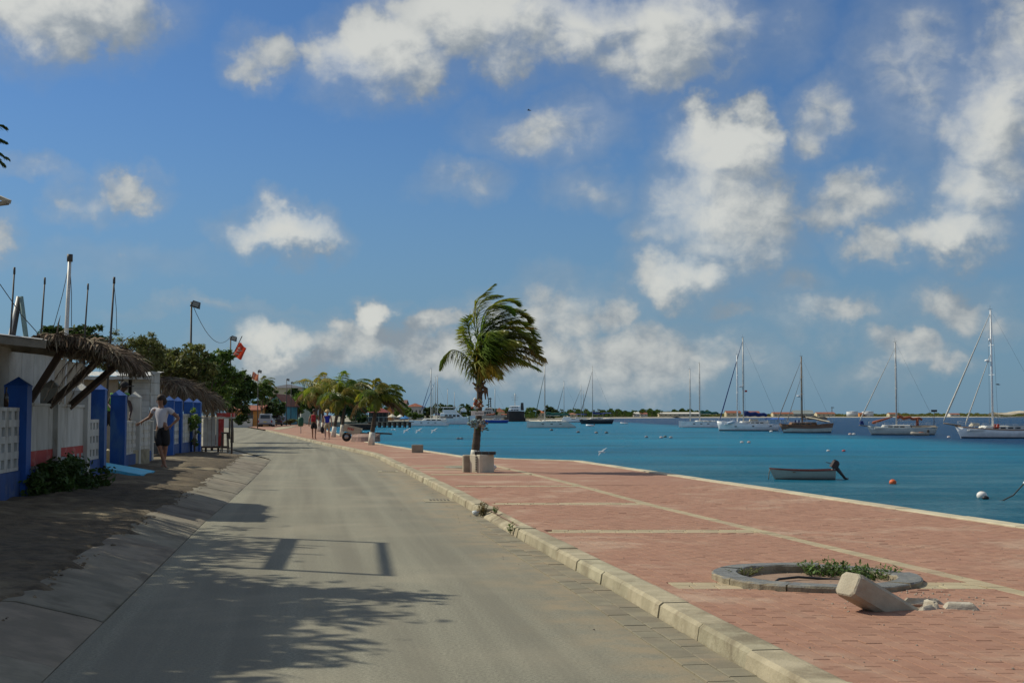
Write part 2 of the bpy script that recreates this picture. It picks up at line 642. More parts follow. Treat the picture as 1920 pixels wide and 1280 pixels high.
# sand shelf along the shore, drop-off line about 50 m out, weed patches
wob = t.noise(t.v('MULTIPLY', pos, (.02, .010, 0)), 1.0, 4, .6)
shelf = t.m('ADD', X, t.m('MULTIPLY_ADD', wob, 16, -8))
deep = t.ramp(shelf, 37, 50)
band = t.noise(t.v('MULTIPLY', pos, (.012, .055, 0)), 1.0, 5, .6, .3)
near = t.ramp(Y, 25, 120, 1, 0)
shal = t.mix(t.ramp(band, .38, .66), (.004, .120, .220), (.008, .180, .290))
nearc = t.mix(t.ramp(t.noise(t.v('MULTIPLY', pos, (.09, .22, 0)), 1.0, 5, .6, .4), .40, .66), (.007, .085, .135), (.055, .150, .195))  # paler patches imitate grey sky reflection in the water colour
shal = t.mix(near, shal, nearc)
far = t.ramp(Y, 150, 420, 0, .55)
shal = t.mix(far, shal, (.006, .150, .265))
weed = t.noise(t.v('MULTIPLY', pos, (.05, .13, 0)), 1.0, 5, .65, .5)
shal = t.mix(t.ramp(weed, .48, .68, 0, .72), shal, (.008, .085, .125))
col = t.mix(deep, shal, (.003, .042, .110))
w1 = t.noise(t.v('MULTIPLY', pos, (.55, 1.2, 1)), 1.0, 5, .62, .4)
w2 = t.noise(t.v('MULTIPLY', pos, (2.4, 4.2, 1)), 1.0, 4, .6, .2)
nrm = t.bump(t.m('ADD', w1, t.m('MULTIPLY', w2, .42)), 1.0, .60)
fr = t.n('ShaderNodeFresnel')
fr.inputs['IOR'].default_value = 1.33
t.put(fr.inputs['Normal'], nrm)
df = t.n('ShaderNodeBsdfDiffuse')
gl = t.n('ShaderNodeBsdfGlossy')
gl.inputs['Roughness'].default_value = .16
t.put(df.inputs['Color'], col)
t.put(df.inputs['Normal'], t.bump(t.m('ADD', w1, t.m('MULTIPLY', w2, .5)), 1.0, .25))
t.put(gl.inputs['Normal'], nrm)
ms = t.n('ShaderNodeMixShader')                      # choppy water mirrors far less than a flat sheet at low angles
t.put(ms.inputs[0], t.m('MINIMUM', t.m('MULTIPLY', fr.outputs[0], .95), .46))
t.put(ms.inputs[1], df.outputs[0])
t.put(ms.inputs[2], gl.outputs[0])
t.put(o_.inputs[0], ms.outputs[0])
mb = MB()
mb.poly([(-400, -400, WATER_Z), (12000, -400, WATER_Z), (12000, 12000, WATER_Z), (-400, 12000, WATER_Z)])
sea = struct(mb.build('sea', m, fix=False))

# ---- promenade: brick field with pale bands
M_MORT = mat('joint_sand', (.225, .150, .105), (.29, .20, .145), 9, .95)
M_BRICK = mat('red_paver', (.332, .186, .128), (.294, .160, .110), 5, .86, .35, 70, rnd=.06, c3=(.40, .275, .200), s3=.55, spec=.25)
M_PALE = mat('pale_paver', (.40, .335, .215), (.34, .285, .18), 4, .88, .3, 60, rnd=.10, c3=(.36, .28, .19), s3=1.2)
M_CONC = mat('concrete', (.40, .355, .245), (.30, .265, .178), 4, .9, .6, 45, c3=(.21, .175, .115), s3=1.7, rnd=.09)
M_COPE = mat('coping', (.52, .465, .335), (.42, .375, .265), 2.2, .9, .3, 40, c3=(.38, .33, .24), s3=.9, rnd=.05)
NEAR_Y = 27.0
ys = list(np.arange(-9, NEAR_Y + .01, 1.0))
kin = lambda y: kx(y) + .235                          # inner line of the kerb stones
mb = MB()
mb.loft([[(kin(y) - .1, y, PV - .018), (qx(y) - .2, y, PV - .018)] for y in ys], closed=False)
prom = struct(mb.build('promenade', M_MORT, fix=False))

m = bpy.data.materials.new('red_paving_far')
m.use_nodes = True
t = NT(m.node_tree)
o_ = t.n('ShaderNodeOutputMaterial')
b_ = t.n('ShaderNodeBsdfPrincipled')
pos = t.n('ShaderNodeNewGeometry').outputs['Position']
br = t.n('ShaderNodeTexBrick')
t.put(br.inputs['Vector'], pos)
br.inputs['Color1'].default_value = (.335, .186, .128, 1)
br.inputs['Color2'].default_value = (.300, .162, .112, 1)
br.inputs['Mortar'].default_value = (.21, .125, .09, 1)
br.inputs['Scale'].default_value = 1
br.inputs['Brick Width'].default_value = .105
br.inputs['Row Height'].default_value = .21
br.inputs['Mortar Size'].default_value = .004
col = t.mix(t.ramp(t.noise(pos, .55, 6, .65, .4), .5, .68), br.outputs[0], (.40, .275, .200))
t.put(b_.inputs['Base Color'], col)
b_.inputs['Roughness'].default_value = .86
b_.inputs['Specular IOR Level'].default_value = .25
t.put(o_.inputs[0], b_.outputs[0])
mb = MB()
ys = [NEAR_Y] + list(np.arange(28, 45, 1)) + [44.6] + list(np.arange(46, 245, 4))
mb.loft([[(kin(y) - .1, y, PV - .001), (kin(y) * .5 + qx(y) * .5, y, PV), (qx(y) - .2, y, PV)] for y in sorted(ys)], closed=False)
mb.build('far_paving', m, prom, fix=False)

RING_C, RING_R, RING_r = Vector((2.6, 11.5, 0)), .88, .665
BAND_L = [(5.7, 1.0), (4.05, 10.55), (3.07, 16.0), (2.2, 20.9), (1.46, 26.0), (.3, 33), (-1.7, 44)]
bandx = lambda y: float(np.interp(y, [p[1] for p in BAND_L], [p[0] for p in BAND_L]))
CROSS = [G(1300, py, PV).y for py in (1097, 995.5, 944, 911, 889.5)]
CROSS = [CROSS[0] - 4.95] + CROSS
BW = .42                                              # width of a pale band


def clip(poly, nx, ny, c):
    """keep the side nx*x+ny*y<=c"""
    out = []
    for i in range(len(poly)):
        a, b = poly[i], poly[(i + 1) % len(poly)]
        da, db = nx * a[0] + ny * a[1] - c, nx * b[0] + ny * b[1] - c
        if da <= 0:
            out.append(a)
        if (da < 0) != (db < 0) and abs(da - db) > 1e-9:
            k = da / (da - db)
            out.append((a[0] + (b[0] - a[0]) * k, a[1] + (b[1] - a[1]) * k))
    return out


def line_side(f, y, right):
    y0, y1 = y - .1, y + .1
    x0, x1 = f(y0), f(y1)
    nx, ny = (y1 - y0), -(x1 - x0)                    # normal to +x
    if not right:
        nx, ny = -nx, -ny
    return nx, ny, nx * x0 + ny * y0


full, cut, pale_c = [], [], []
BX, BY, GAP, SKEW = .105, .21, .005, -.155          # courses run with the kerb
corner = lambda dx, dy: (dx + SKEW * dy, dy)
v0 = 4.0
col_ = int(math.floor(-2.0 / BX))
while col_ * BX < 12:
    u = col_ * BX
    v = v0 + (BY / 2 if col_ % 2 else 0)
    while v < NEAR_Y:
        cy_ = v + BY / 2
        cx_ = u + BX / 2 + SKEW * cy_
        hx, hy = BX / 2 - GAP / 2, BY / 2 - GAP / 2
        rect = [(cx_ + corner(sx_ * hx, sy_ * hy)[0], cy_ + sy_ * hy) for sx_, sy_ in ((-1, -1), (1, -1), (1, 1), (-1, 1))]
        v += BY
        if cx_ > min(qx(cy_) - .15, .40 * cy_ + 2.2) or cx_ + .1 < kin(cy_):
            continue
        if (Vector((cx_, cy_, 0)) - RING_C).length < RING_R - .06:
            continue
        if abs(cx_ - 2.93) < .16 and abs(cy_ - 9.93) < .16:      # the hole the bollard stood in
            continue
        near_c = min(CROSS, key=lambda c: abs(cy_ - c))
        is_pale = False
        p = rect
        if abs(cy_ - near_c) < BW / 2 + BY / 2 and kin(cy_) + .13 < cx_ < bandx(cy_):   # cut straight at the pale cross band
            p = clip(rect, 0, 1, near_c - BW / 2 - .003) if cy_ < near_c else clip(rect, 0, -1, -(near_c + BW / 2 + .003))
            if len(p) < 3:
                continue
            if abs(cy_ - near_c) >= BW / 2 + BY / 2 - .003:
                p = rect
        if cx_ - .12 < kin(cy_):
            p = clip(p, *line_side(lambda q: kin(q) + .004, cy_, False))
        if len(p) > 2 and cx_ + .1 > qx(cy_) - .25:
            p = clip(p, *line_side(lambda q: qx(q) - .205, cy_, True))
        if len(p) < 3:
            continue
        if abs(cx_ - bandx(cy_)) < .20:                       # cut against the long pale band
            a = clip(p, *line_side(lambda q: bandx(q) - .09, cy_, True))
            b = clip(p, *line_side(lambda q: bandx(q) + .09, cy_, False))
            for q in (a, b):
                if len(q) > 2:
                    (pale_c if is_pale and q is a else cut).append(q)
            continue
        if is_pale:
            pale_c.append(p)
        elif p is rect:
            full.append((cx_, cy_))
        else:
            cut.append(p)
    col_ += 1
for c in CROSS:                                      # pale cross bands, two courses
    if c > NEAR_Y:
        continue
    for r_ in range(2):
        y0 = c - BW / 2 + r_ * BW / 2 + .002
        y1 = y0 + BW / 2 - .004
        x = kin(c) + .12 + (.05 if r_ else 0)
        while x < bandx(c) - .09:
            x1 = min(x + .20, bandx(c) - .092)
            if (Vector(((x + x1) / 2, c, 0)) - RING_C).length > RING_R - .02 and x1 - x > .02:
                pale_c.append([(x, y0), (x1 - .005, y0), (x1 - .005 + SKEW * (y1 - y0) * .3, y1), (x + SKEW * (y1 - y0) * .3, y1)])
            x += .205


def chunk(mb, p, z, h=.03, tilt=(0, 0)):
    cx_ = sum(q[0] for q in p) / len(p)
    cy_ = sum(q[1] for q in p) / len(p)
    n_ = len(p)
    k = .965
    zz = lambda q: z + (q[0] - cx_) * tilt[0] + (q[1] - cy_) * tilt[1]
    vs = [(q[0], q[1], z - h) for q in p] + [(q[0], q[1], zz(q) - .003) for q in p] + [(cx_ + (q[0] - cx_) * k, cy_ + (q[1] - cy_) * k, zz(q)) for q in p]
    fs = [tuple(range(2 * n_, 3 * n_))]
    for L in (0, 1):
        fs += [(L * n_ + i, L * n_ + (i + 1) % n_, (L + 1) * n_ + (i + 1) % n_, (L + 1) * n_ + i) for i in range(n_)]
    mb.add(vs, fs)
    return len(fs)


vis = lambda x, y: abs(x) < .384 * y and y > 6.95
full.sort(key=lambda q: (not vis(*q), q[1]))
proto = MB()
chunk(proto, [corner(sx_ * (BX - GAP) / 2, sy_ * (BY - GAP) / 2) for sx_, sy_ in ((-1, -1), (1, -1), (1, 1), (-1, 1))], 0)
bme = proto.mesh('brick')
bme.materials.append(M_BRICK)
sink = lambda x, y: -.004 * max(0, math.sin(x * 2.1 + y * 1.3)) + .006 * math.exp(-((x - 2.9) ** 2 + (y - 9.9) ** 2) * 5)
for (x, y) in full[:300]:
    o = bpy.data.objects.new('brick', bme)
    COL.objects.link(o)
    o.parent = prom
    o.location = (x, y, PV + rng.gauss(0, .0010) + sink(x, y))
    o.rotation_euler = (rng.gauss(0, .005), rng.gauss(0, .004), rng.gauss(0, .010))
mb = MB()
att = []
for (x, y) in full[300:]:
    a = rng.gauss(0, .012)
    hx, hy = BX / 2 - GAP / 2, BY / 2 - GAP / 2
    p = [(x + sx_ * hx + sy_ * hy * (SKEW - a), y + sy_ * hy + sx_ * hx * a) for sx_, sy_ in ((-1, -1), (1, -1), (1, 1), (-1, 1))]
    k = chunk(mb, p, PV + rng.gauss(0, .0010) + sink(x, y), tilt=(rng.gauss(0, .004), rng.gauss(0, .005)))
    att += [rng.random()] * k
for p in cut:
    k = chunk(mb, p, PV + rng.uniform(-.002, .002))
    att += [rng.random()] * k
mb.att = att
mb.build('brick_field', M_BRICK, prom, kind='stuff')
# long pale band laid in its own pavers, and the pale cross bands
y = 2.0
mb = MB()
att = []
while y < NEAR_Y:
    q = [(bandx(y) - .085, y + .003), (bandx(y) + .085, y + .003), (bandx(y + .2) + .085, y + .197), (bandx(y + .2) - .085, y + .197)]
    if .39 * y + 1 > bandx(y) and 8 < y < 18:
        o = MB()
        chunk(o, q, PV + rng.uniform(-.002, .002))
        o.build('pale_paver', M_PALE, prom)
    else:
        att += [rng.random()] * chunk(mb, q, PV + rng.uniform(-.002, .002))
    y += .2
k = 0
for p in sorted(pale_c, key=lambda p: p[0][1]):
    if 6.5 < p[0][1] < 17 and k < 200:
        o = MB()
        chunk(o, p, PV + rng.uniform(-.002, .002))
        o.build('pale_paver', M_PALE, prom)
        k += 1
    else:
        att += [rng.random()] * chunk(mb, p, PV + rng.uniform(-.002, .002))
for c in CROSS[-2:] + [G(900, 880, PV).y, G(900, 873, PV).y]:   # far cross bands
    if c > NEAR_Y:
        x0, x1 = kin(c) + .1, bandx(c)
        att += [.5] * chunk(mb, [(x0, c - .22), (x1, c - .22), (x1, c + .22), (x0, c + .22)], PV + .006)
y = NEAR_Y
while y < 43:
    att += [rng.random()] * chunk(mb, [(bandx(y) - .09, y), (bandx(y) + .09, y), (bandx(y + .6) + .09, y + .59), (bandx(y + .6) - .09, y + .59)], PV + .006)
    y += .6
mb.att = att
mb.build('pale_paving', M_PALE, prom, kind='stuff')

# kerb stones
def along(f, y0, y1, step):
    """points spaced along the line x=f(y)"""
    pts, y, acc = [Vector((f(y0), y0, 0))], y0, 0.0
    while y < y1:
        y2 = y + .05
        p = Vector((f(y2), y2, 0))
        acc += (p - Vector((f(y), y, 0))).length
        y = y2
        if acc >= step:
            pts.append(p)
            acc = 0
    return pts


def stone(mb, a, b, w, prof, gap=.006):
    """stone between a and b; prof = (offset to the right of a->b, z)"""
    t_ = (b - a).normalized()
    r_ = Vector((t_.y, -t_.x, 0))
    a, b = a + t_ * gap, b - t_ * gap
    mb.loft([[a + r_ * u + Vector((0, 0, z)) for u, z in prof], [b + r_ * u + Vector((0, 0, z)) for u, z in prof]], smooth=False)


kp = along(kx, -6, 130, 1.0)
DROP = (G(957, 1001).y, G(903, 967).y)                # dropped kerb
for i in range(len(kp) - 1):
    a, b = kp[i], kp[i + 1]
    if DROP[0] < (a.y + b.y) / 2 < DROP[1]:
        zt = .035
    else:
        zt = PV + .012 + rng.uniform(-.006, .006)
    mb = MB()
    j = rng.uniform(-.010, .010)
    zb = PV + .004 if zt < .05 else zt                # a dropped stone slopes up to the bricks
    stone(mb, a, b, .23, [(.0 + j, -.05), (.245, -.05), (.245, zb - .004), (.225, zb), (.05 + j, zt), (.022 + j, zt - .022)])
    mb.build('kerb_stone', M_CONC, prom)
# ramped ends of the dropped kerb
for y0, y1 in ((DROP[0] - .45, DROP[0] + .1), (DROP[1] - .1, DROP[1] + .45)):
    a, b = Vector((kx(y0), y0, 0)), Vector((kx(y1), y1, 0))
    za, zb = (PV + .016, .05) if y0 < DROP[0] else (.05, PV + .016)
    mb = MB()
    mb.loft([[a + Vector((u, 0, z)) for u, z in ((-.012, -.05), (.245, -.05), (.245, za), (.03, za))], [b + Vector((u, 0, z)) for u, z in ((-.012, -.05), (.245, -.05), (.245, zb), (.03, zb))]], smooth=False)
    mb.build('kerb_ramp', M_CONC, prom)

# quay coping
qp = along(qx, -4, 40.9, 1.6)
qp2 = [Vector((2.1, 40.9, 0)) + (Vector((-1.4, 44.6, 0)) - Vector((2.1, 40.9, 0))) * k / 3 for k in range(4)]
qp3 = along(qx, 44.6, 150, 3.0)
for lst in (qp, qp2, qp3):
    for i in range(len(lst) - 1):
        mb = MB()
        z = PV + .022 + rng.uniform(-.005, .005)
        stone(mb, lst[i], lst[i + 1], .24, [(-.24, -.2), (.03, -.2), (.03, z - .01), (.02, z), (-.23, z), (-.24, z - .01)], gap=.004)
        mb.build('coping_stone', M_COPE, prom)
mb = MB()
pts = QUAY
mb.loft([[(x + .012, y, -2.6) for x, y in pts], [(x + .012, y, PV - .02) for x, y in pts]], closed=False, smooth=False)
struct(mb.build('quay_wall', mat('quay_concrete', (.33, .30, .24), (.22, .21, .17), 1.2, .95, .4, 12, c3=(.10, .12, .08), s3=.8), fix=False))

# gutter pavers in two rows
M_GUT = mat('gutter_paver', (.225, .200, .140), (.185, .165, .118), 4, .9, .35, 60, rnd=.07, c3=(.27, .215, .14), s3=1.6)
ga = along(lambda y: kx(y), 3.0, 19.5, .205)
for i in range(len(ga) - 1):
    for r_, (o0, o1) in enumerate(((-.172, -.006), (-.342, -.178))):
        if ga[i].y > 17 and r_ == 1:
            continue
        sh = (ga[i + 1] - ga[i]) * (.5 if r_ else 0)
        mb = MB()
        z = .010 + rng.uniform(-.002, .002)
        a, b = ga[i] + sh, ga[i + 1] + sh
        stone(mb, a, b, 0, [(o0, -.03), (o1, -.03), (o1, z - .003), (o1 - .006, z), (o0 + .006, z), (o0, z - .003)], gap=.003)
        mb.build('gutter_paver', M_GUT, road)

# sloped kerb slabs on the landward side
M_SLAB = mat('slab_concrete', (.250, .220, .165), (.175, .155, .115), 2.6, .92, .7, 34, c3=(.125, .105, .075), s3=1.1, rnd=.12)
sp = along(lx, -6, 45.2, 1.75)
slab_off = lambda y: float(np.interp(y, [0, 14, 20, 34, 46], [.62, .60, .62, .80, .95]))
for i in range(len(sp) - 1):
    a, b = sp[i], sp[i + 1]
    mb = MB()
    oa = slab_off(a.y)
    dz = rng.uniform(-.006, .006)
    stone(mb, a, b, 0, [(-.004, -.08), (-.004, .006 + dz), (-.07, .03 + dz), (-oa, .165 + dz), (-oa - .10, .172 + dz), (-oa - .10, -.08)], gap=.005)
    mb.build('kerb_slab', M_SLAB, road)

# dirt verge up to the wall and the yard behind it
mb = MB()
ys = np.concatenate([np.arange(-9, 5, .5), np.arange(5, 30, .12), np.arange(30, 53, .3)])
nz = lambda x, y: .02 * math.sin(x * 3.1 + y * 1.7) + .015 * math.sin(x * 7.3 - y * 4.1) + .012 * math.sin(x * 1.3 + y * 5.9)
rows = []
for y in ys:
    sp_ = .05 * math.sin(y * 1.3) + .05 * math.sin(y * 3.7 + 1) + .03 * math.sin(y * 9.1) + rng.gauss(0, .018)
    a = lx(y) - slab_off(y) + .10 + sp_ if y < 45.5 else lfar(y) - 1.2
    w_ = wx(y) if y < 48 else -11.4 - (y - 48) * .16
    fade = float(np.interp(y, [45, 52], [1, 0]))
    r_ = []
    for k in range(13):
        u = k / 12
        x = a + (w_ - a) * u
        r_.append((x, y, (.150 + (.034 if k else -.075) + .10 * min(1, u * 1.2) + nz(x, y) * min(1, u * 5) * .9) * fade - .03 * (1 - fade)))
    for x in (w_ - .5, w_ - 4, w_ - 14, w_ - 40):
        r_.append((x, y, .26 * fade - .03 * (1 - fade)))
    rows.append(r_)
mb.loft(rows, closed=False, smooth=True)
verge = struct(mb.build('dirt_verge', M_DIRT, fix=False))
gz = lambda x, y: .158 + .10 * max(0, min(1, 1.2 * (lx(y) - slab_off(y) - .05 - x) / (lx(y) - slab_off(y) - .05 - wx(y)))) + nz(x, y) * .8
# ================================================================== FOLIAGE HELPERS
NPR = np.random.default_rng(11)
M_LEAF = {
    'dark': mat('leaf_dark', (.040, .075, .018), (.062, .105, .026), 1.5, .6, rnd=.45, trans=.22, spec=.3),
    'olive': mat('leaf_olive', (.120, .135, .042), (.165, .170, .060), 1.2, .65, rnd=.45, trans=.22, spec=.25),
    'mid': mat('leaf_mid', (.075, .130, .028), (.110, .175, .038), 1.2, .6, rnd=.4, trans=.25, spec=.3),
    'lime': mat('leaf_lime', (.105, .185, .030), (.140, .215, .045), 1.2, .6, rnd=.35, trans=.3, spec=.3),
    'dry': mat('leaf_dry', (.20, .135, .055), (.26, .18, .08), 2, .8, rnd=.35, trans=.15),
}
M_BARK = mat('bark', (.135, .105, .075), (.085, .065, .048), 6, .95, .8, 30, stretch=(1, 1, .4))


def leaf_cloud(name, blobs, count, size, m, parent, flat=.35, shell=.55, aspect=2.2, droop=0.0):
    """leaf-sized quads through the volume of several ellipsoids, gathered in clumps"""
    vol = np.array([b[3] * b[4] * b[5] for b in blobs]) ** .8
    pick = NPR.choice(len(blobs), size=count, p=vol / vol.sum())
    B = np.array(blobs, dtype=float)[pick]
    nc = max(12, count // 45)                       # clumps
    cb = NPR.choice(len(blobs), size=nc, p=vol / vol.sum())
    cd = NPR.normal(size=(nc, 3))
    cd /= np.linalg.norm(cd, axis=1)[:, None]
    cr = shell + (1 - shell) * NPR.random(nc) ** .6
    cpos = np.array(blobs, dtype=float)[cb][:, :3] + cd * cr[:, None] * np.array(blobs, dtype=float)[cb][:, 3:6]
    which = NPR.integers(0, nc, count)
    spread = NPR.normal(size=(count, 3)) * (np.array(blobs, dtype=float)[cb][which][:, 3:6].mean(axis=1) * .17)[:, None]
    spread[:, 2] *= .65
    P = cpos[which] + spread
    N = NPR.normal(size=(count, 3))
    N[:, 2] = np.abs(N[:, 2]) + flat
    N /= np.linalg.norm(N, axis=1)[:, None]
    A = NPR.normal(size=(count, 3))
    A[:, 2] -= droop
    A -= N * (A * N).sum(1)[:, None]
    A /= np.linalg.norm(A, axis=1)[:, None]
    C = np.cross(N, A)
    s = size * NPR.uniform(.6, 1.35, count)[:, None]
    V = np.empty((count, 4, 3))
    V[:, 0] = P - A * s
    V[:, 1] = P - A * s * .1 + C * s / aspect + N * s * .12
    V[:, 2] = P + A * s
    V[:, 3] = P - A * s * .1 - C * s / aspect + N * s * .12
    rn = (NPR.random(nc)[which] * .6 + NPR.random(count) * .4)
    return mesh_np(name, V.reshape(-1, 3), 4, m, parent, 4, rn)


def limbs(mb, base, blobs, r0, bend=.25):
    b0 = Vector(base)
    top = Vector(blobs[0][:3])
    fork = b0.lerp(top, .45) + Vector((rng.uniform(-.1, .1), rng.uniform(-.1, .1), 0))
    mb.tube([b0, b0.lerp(fork, .5) + Vector((rng.uniform(-bend, bend) * .3, 0, 0)), fork], [r0, r0 * .8, r0 * .68], 8)
    for b in blobs:
        c = Vector(b[:3])
        mid = fork.lerp(c, .5) + Vector((rng.uniform(-bend, bend), rng.uniform(-bend, bend), rng.uniform(0, bend)))
        mb.tube([fork, mid, c], [r0 * .55, r0 * .36, r0 * .15], 6)
        for _ in range(5):
            e = c + Vector((rng.uniform(-1, 1) * b[3], rng.uniform(-1, 1) * b[4], rng.uniform(-.5, 1) * b[5])) * .85
            s_ = mid.lerp(c, rng.random())
            mb.tube([s_, s_.lerp(e, .5) + Vector((0, 0, .08 * b[5])), e], [r0 * .2, r0 * .12, r0 * .04], 5)


def tree(name, label, base, blobs, count, size, key, group=None, r0=.16, **kw):
    t_ = thing(name, label, 'tree', base, group=group)
    mb = MB()
    limbs(mb, base, blobs, r0)
    mb.build('trunk', M_BARK, t_, fix=False)
    leaf_cloud('crown', blobs, count, size, M_LEAF[key], t_, **kw)
    return t_


def frond(mb, pts, leaf, n, grav=.5, wind=0.0, width=.03, r=.018, sides=(1, -1), fan=.5, curl=.6, jitter=.12):
    """palm frond: rachis along pts with two rows of drooping leaflets; returns the number of rachis faces"""
    P = [Vector(p) for p in pts]
    dense = []
    for i in range(len(P) - 1):
        p0, p1, p2, p3 = P[max(i - 1, 0)], P[i], P[i + 1], P[min(i + 2, len(P) - 1)]
        for k in range(8):
            u = k / 8
            dense.append(.5 * ((2 * p1) + (p2 - p0) * u + (2 * p0 - 5 * p1 + 4 * p2 - p3) * u * u + (3 * p1 - p0 - 3 * p2 + p3) * u ** 3))
    dense.append(P[-1])
    m_ = len(dense)
    mb.tube(dense, [r * (1 - .85 * i / m_) for i in range(m_)], 4, cap=False)
    G_ = Vector((0, 0, -1))
    W_ = Vector((1, .12, .02))
    for i in range(n):
        u = .10 + .9 * (i + rng.random() * .5) / n
        x = u * (m_ - 1)
        k = min(int(x), m_ - 2)
        p = dense[k].lerp(dense[k + 1], x - k)
        t_ = (dense[k + 1] - dense[k]).normalized()
        s_ = t_.cross(Vector((0, 0, 1)))
        if s_.length < .2:
            s_ = t_.cross(Vector((0, 1, .3)))
        s_.normalize()
        prof = (math.sin(math.pi * min(1, .18 + u * .80)) ** .6) * (1 - .35 * u)
        for sd in sides:
            L = leaf * prof * rng.uniform(.8, 1.12)
            d = s_ * sd * rng.uniform(.6, 1) + t_ * (fan + .5 * u) + G_ * grav + W_ * wind + Vector((rng.gauss(0, jitter), rng.gauss(0, jitter), rng.gauss(0, jitter)))
            d += s_.cross(t_) * rng.uniform(-.55, .40) * (1 if wind else .5)
            d.normalize()
            d2 = (d + G_ * grav * curl + W_ * wind * curl * 1.4).normalized()
            wv = d.cross(t_ + s_ * .3 * sd)
            if wv.length < .1:
                wv = d.orthogonal()
            wv = wv.normalized() * width * rng.uniform(.7, 1.1)
            a, b = p + d * L * .5, p + d * L * .5 + d2 * L * .5
            mb.add([p - wv * .4, p + wv * .4, a + wv * .5, a - wv * .5, b], [(0, 1, 2, 3), (3, 2, 4)])


M_FROND = mat('frond_green', (.105, .180, .026), (.255, .260, .044), .9, .42, rnd=.3, trans=.42, spec=.5, lo=.4, hi=.62)
M_FROND_Y = mat('frond_yellowing', (.165, .200, .034), (.40, .29, .06), 1.2, .5, rnd=.3, trans=.38, spec=.4, lo=.38, hi=.66)
M_FROND_D = mat('frond_dead', (.27, .17, .075), (.17, .11, .055), 2.5, .8, rnd=.3, trans=.1)
M_TRUNK = mat('palm_trunk', (.105, .083, .062), (.060, .047, .036), 14, .95, .8, 22, stretch=(.4, .4, 2.2))
M_WASH = mat('whitewash', (.72, .70, .62), (.60, .57, .48), 3, .9, .3, 30, c3=(.45, .40, .30), s3=2.2)

# ================================================================== NEAR THINGS ON THE PROMENADE
# ---- round tree-pit kerb with weeds
rp = thing('tree_pit', 'round concrete tree pit kerb with weeds growing in it, palm missing', 'planter', RING_C + Vector((0, 0, PV)))
M_RING = mat('ring_concrete', (.255, .25, .225), (.195, .19, .17), 3.5, .85, .5, 60, c3=(.24, .22, .18), s3=1.3, rnd=.16)
M_RING = bpy.data.materials.new('ring_kerb')
M_RING.use_nodes = True
t = NT(M_RING.node_tree)
o_ = t.n('ShaderNodeOutputMaterial')
b_ = t.n('ShaderNodeBsdfPrincipled')
ge = t.n('ShaderNodeNewGeometry')
top_ = t.ramp(t.sep(ge.outputs['True Normal'])[2], .5, .9)
wear = t.ramp(t.noise(ge.outputs['Position'], 5, 7, .7, .5), .52, .70)
lit_side = t.mix(t.ramp(t.noise(ge.outputs['Position'], 8, 5, .65), .35, .65), (.33, .285, .195), (.21, .175, .115))
grey = t.mix(t.ramp(t.noise(ge.outputs['Position'], 14, 5, .6), .35, .65), (.170, .180, .182), (.125, .130, .128))
grey = t.mix(wear, grey, (.26, .245, .20))
t.put(b_.inputs['Base Color'], t.mix(top_, lit_side, grey))          # grey top; sides coloured paler to look sunlit
b_.inputs['Roughness'].default_value = .85
t.put(b_.inputs['Normal'], t.bump(t.noise(ge.outputs['Position'], 55, 5, .65), .7, .012))
t.put(o_.inputs[0], b_.outputs[0])
cuts = [R(a) for a in (-118, -45, 12, 75, 150, 205, 242)]
for i in range(len(cuts) - 1):
    a0, a1 = cuts[i] + .006, cuts[i + 1] - .006
    rings = []
    nseg = 10
    lift = (.0, .006, -.004, .004, 0, -.003)[i]
    for k in range(nseg + 1):
        a = a0 + (a1 - a0) * k / nseg
        c, s = math.cos(a), math.sin(a)
        zt = PV + .047 + lift - .018 * (c * .6)
        wob = 1 + .004 * math.sin(a * 9)
        prof = [(RING_r, PV - .16), (RING_R * wob, PV - .06), (RING_R * wob, zt - .012), (RING_R * wob - .012, zt), (RING_r + .012, zt), (RING_r, zt - .012)]
        rings.append([RING_C + Vector((c * r + rng.gauss(0, .0025), s * r + rng.gauss(0, .0025), z + rng.gauss(0, .002))) for r, z in prof])
    MB().loft(rings, smooth=False).build('kerb_segment', M_RING, rp)
mb = MB()
rings = []
for r in (.02, .2, .4, .55, .672):
    rings.append([RING_C + Vector((math.cos(a) * r, math.sin(a) * r, PV - .085 + .02 * math.sin(a * 3 + r * 9) + .03 * (r > .5) * math.sin(a))) for a in np.linspace(0, 2 * math.pi, 28, endpoint=False)])
mb.loft(rings, caps=False)
soil = mb.build('soil', mat('pit_soil', (.27, .20, .115), (.17, .125, .075), 12, .95, .9, 60, bdist=.03), rp, fix=False)
mb = MB()
for _ in range(700):
    a, r = rng.uniform(0, 6.28), .62 * math.sqrt(rng.random())
    s = rng.uniform(.006, .018)
    mb.box(RING_C + Vector((math.cos(a) * r, math.sin(a) * r, PV - .065 + rng.uniform(-.012, .02))), (s, s * .8, s * .7), rz=rng.uniform(0, 3), taper=.7)
mb.build('gravel', mat('pebbles', (.45, .38, .27), (.34, .27, .18), 30, .9), rp, kind='stuff')
hose = [RING_C + Vector((math.cos(a) * r, math.sin(a) * r * .8 - .1, PV - .02 + .03 * math.sin(k))) for k, (a, r) in enumerate(((3.6, .5), (2.8, .34), (2.0, .30), (1.1, .36), (.3, .52)))]
tag(MB().tube(hose, .011, 6).build('hose', mat('black_rubber', (.02, .02, .02), (.03, .03, .03), 5, .5)), 'black irrigation hose curled inside the round tree pit', 'hose')


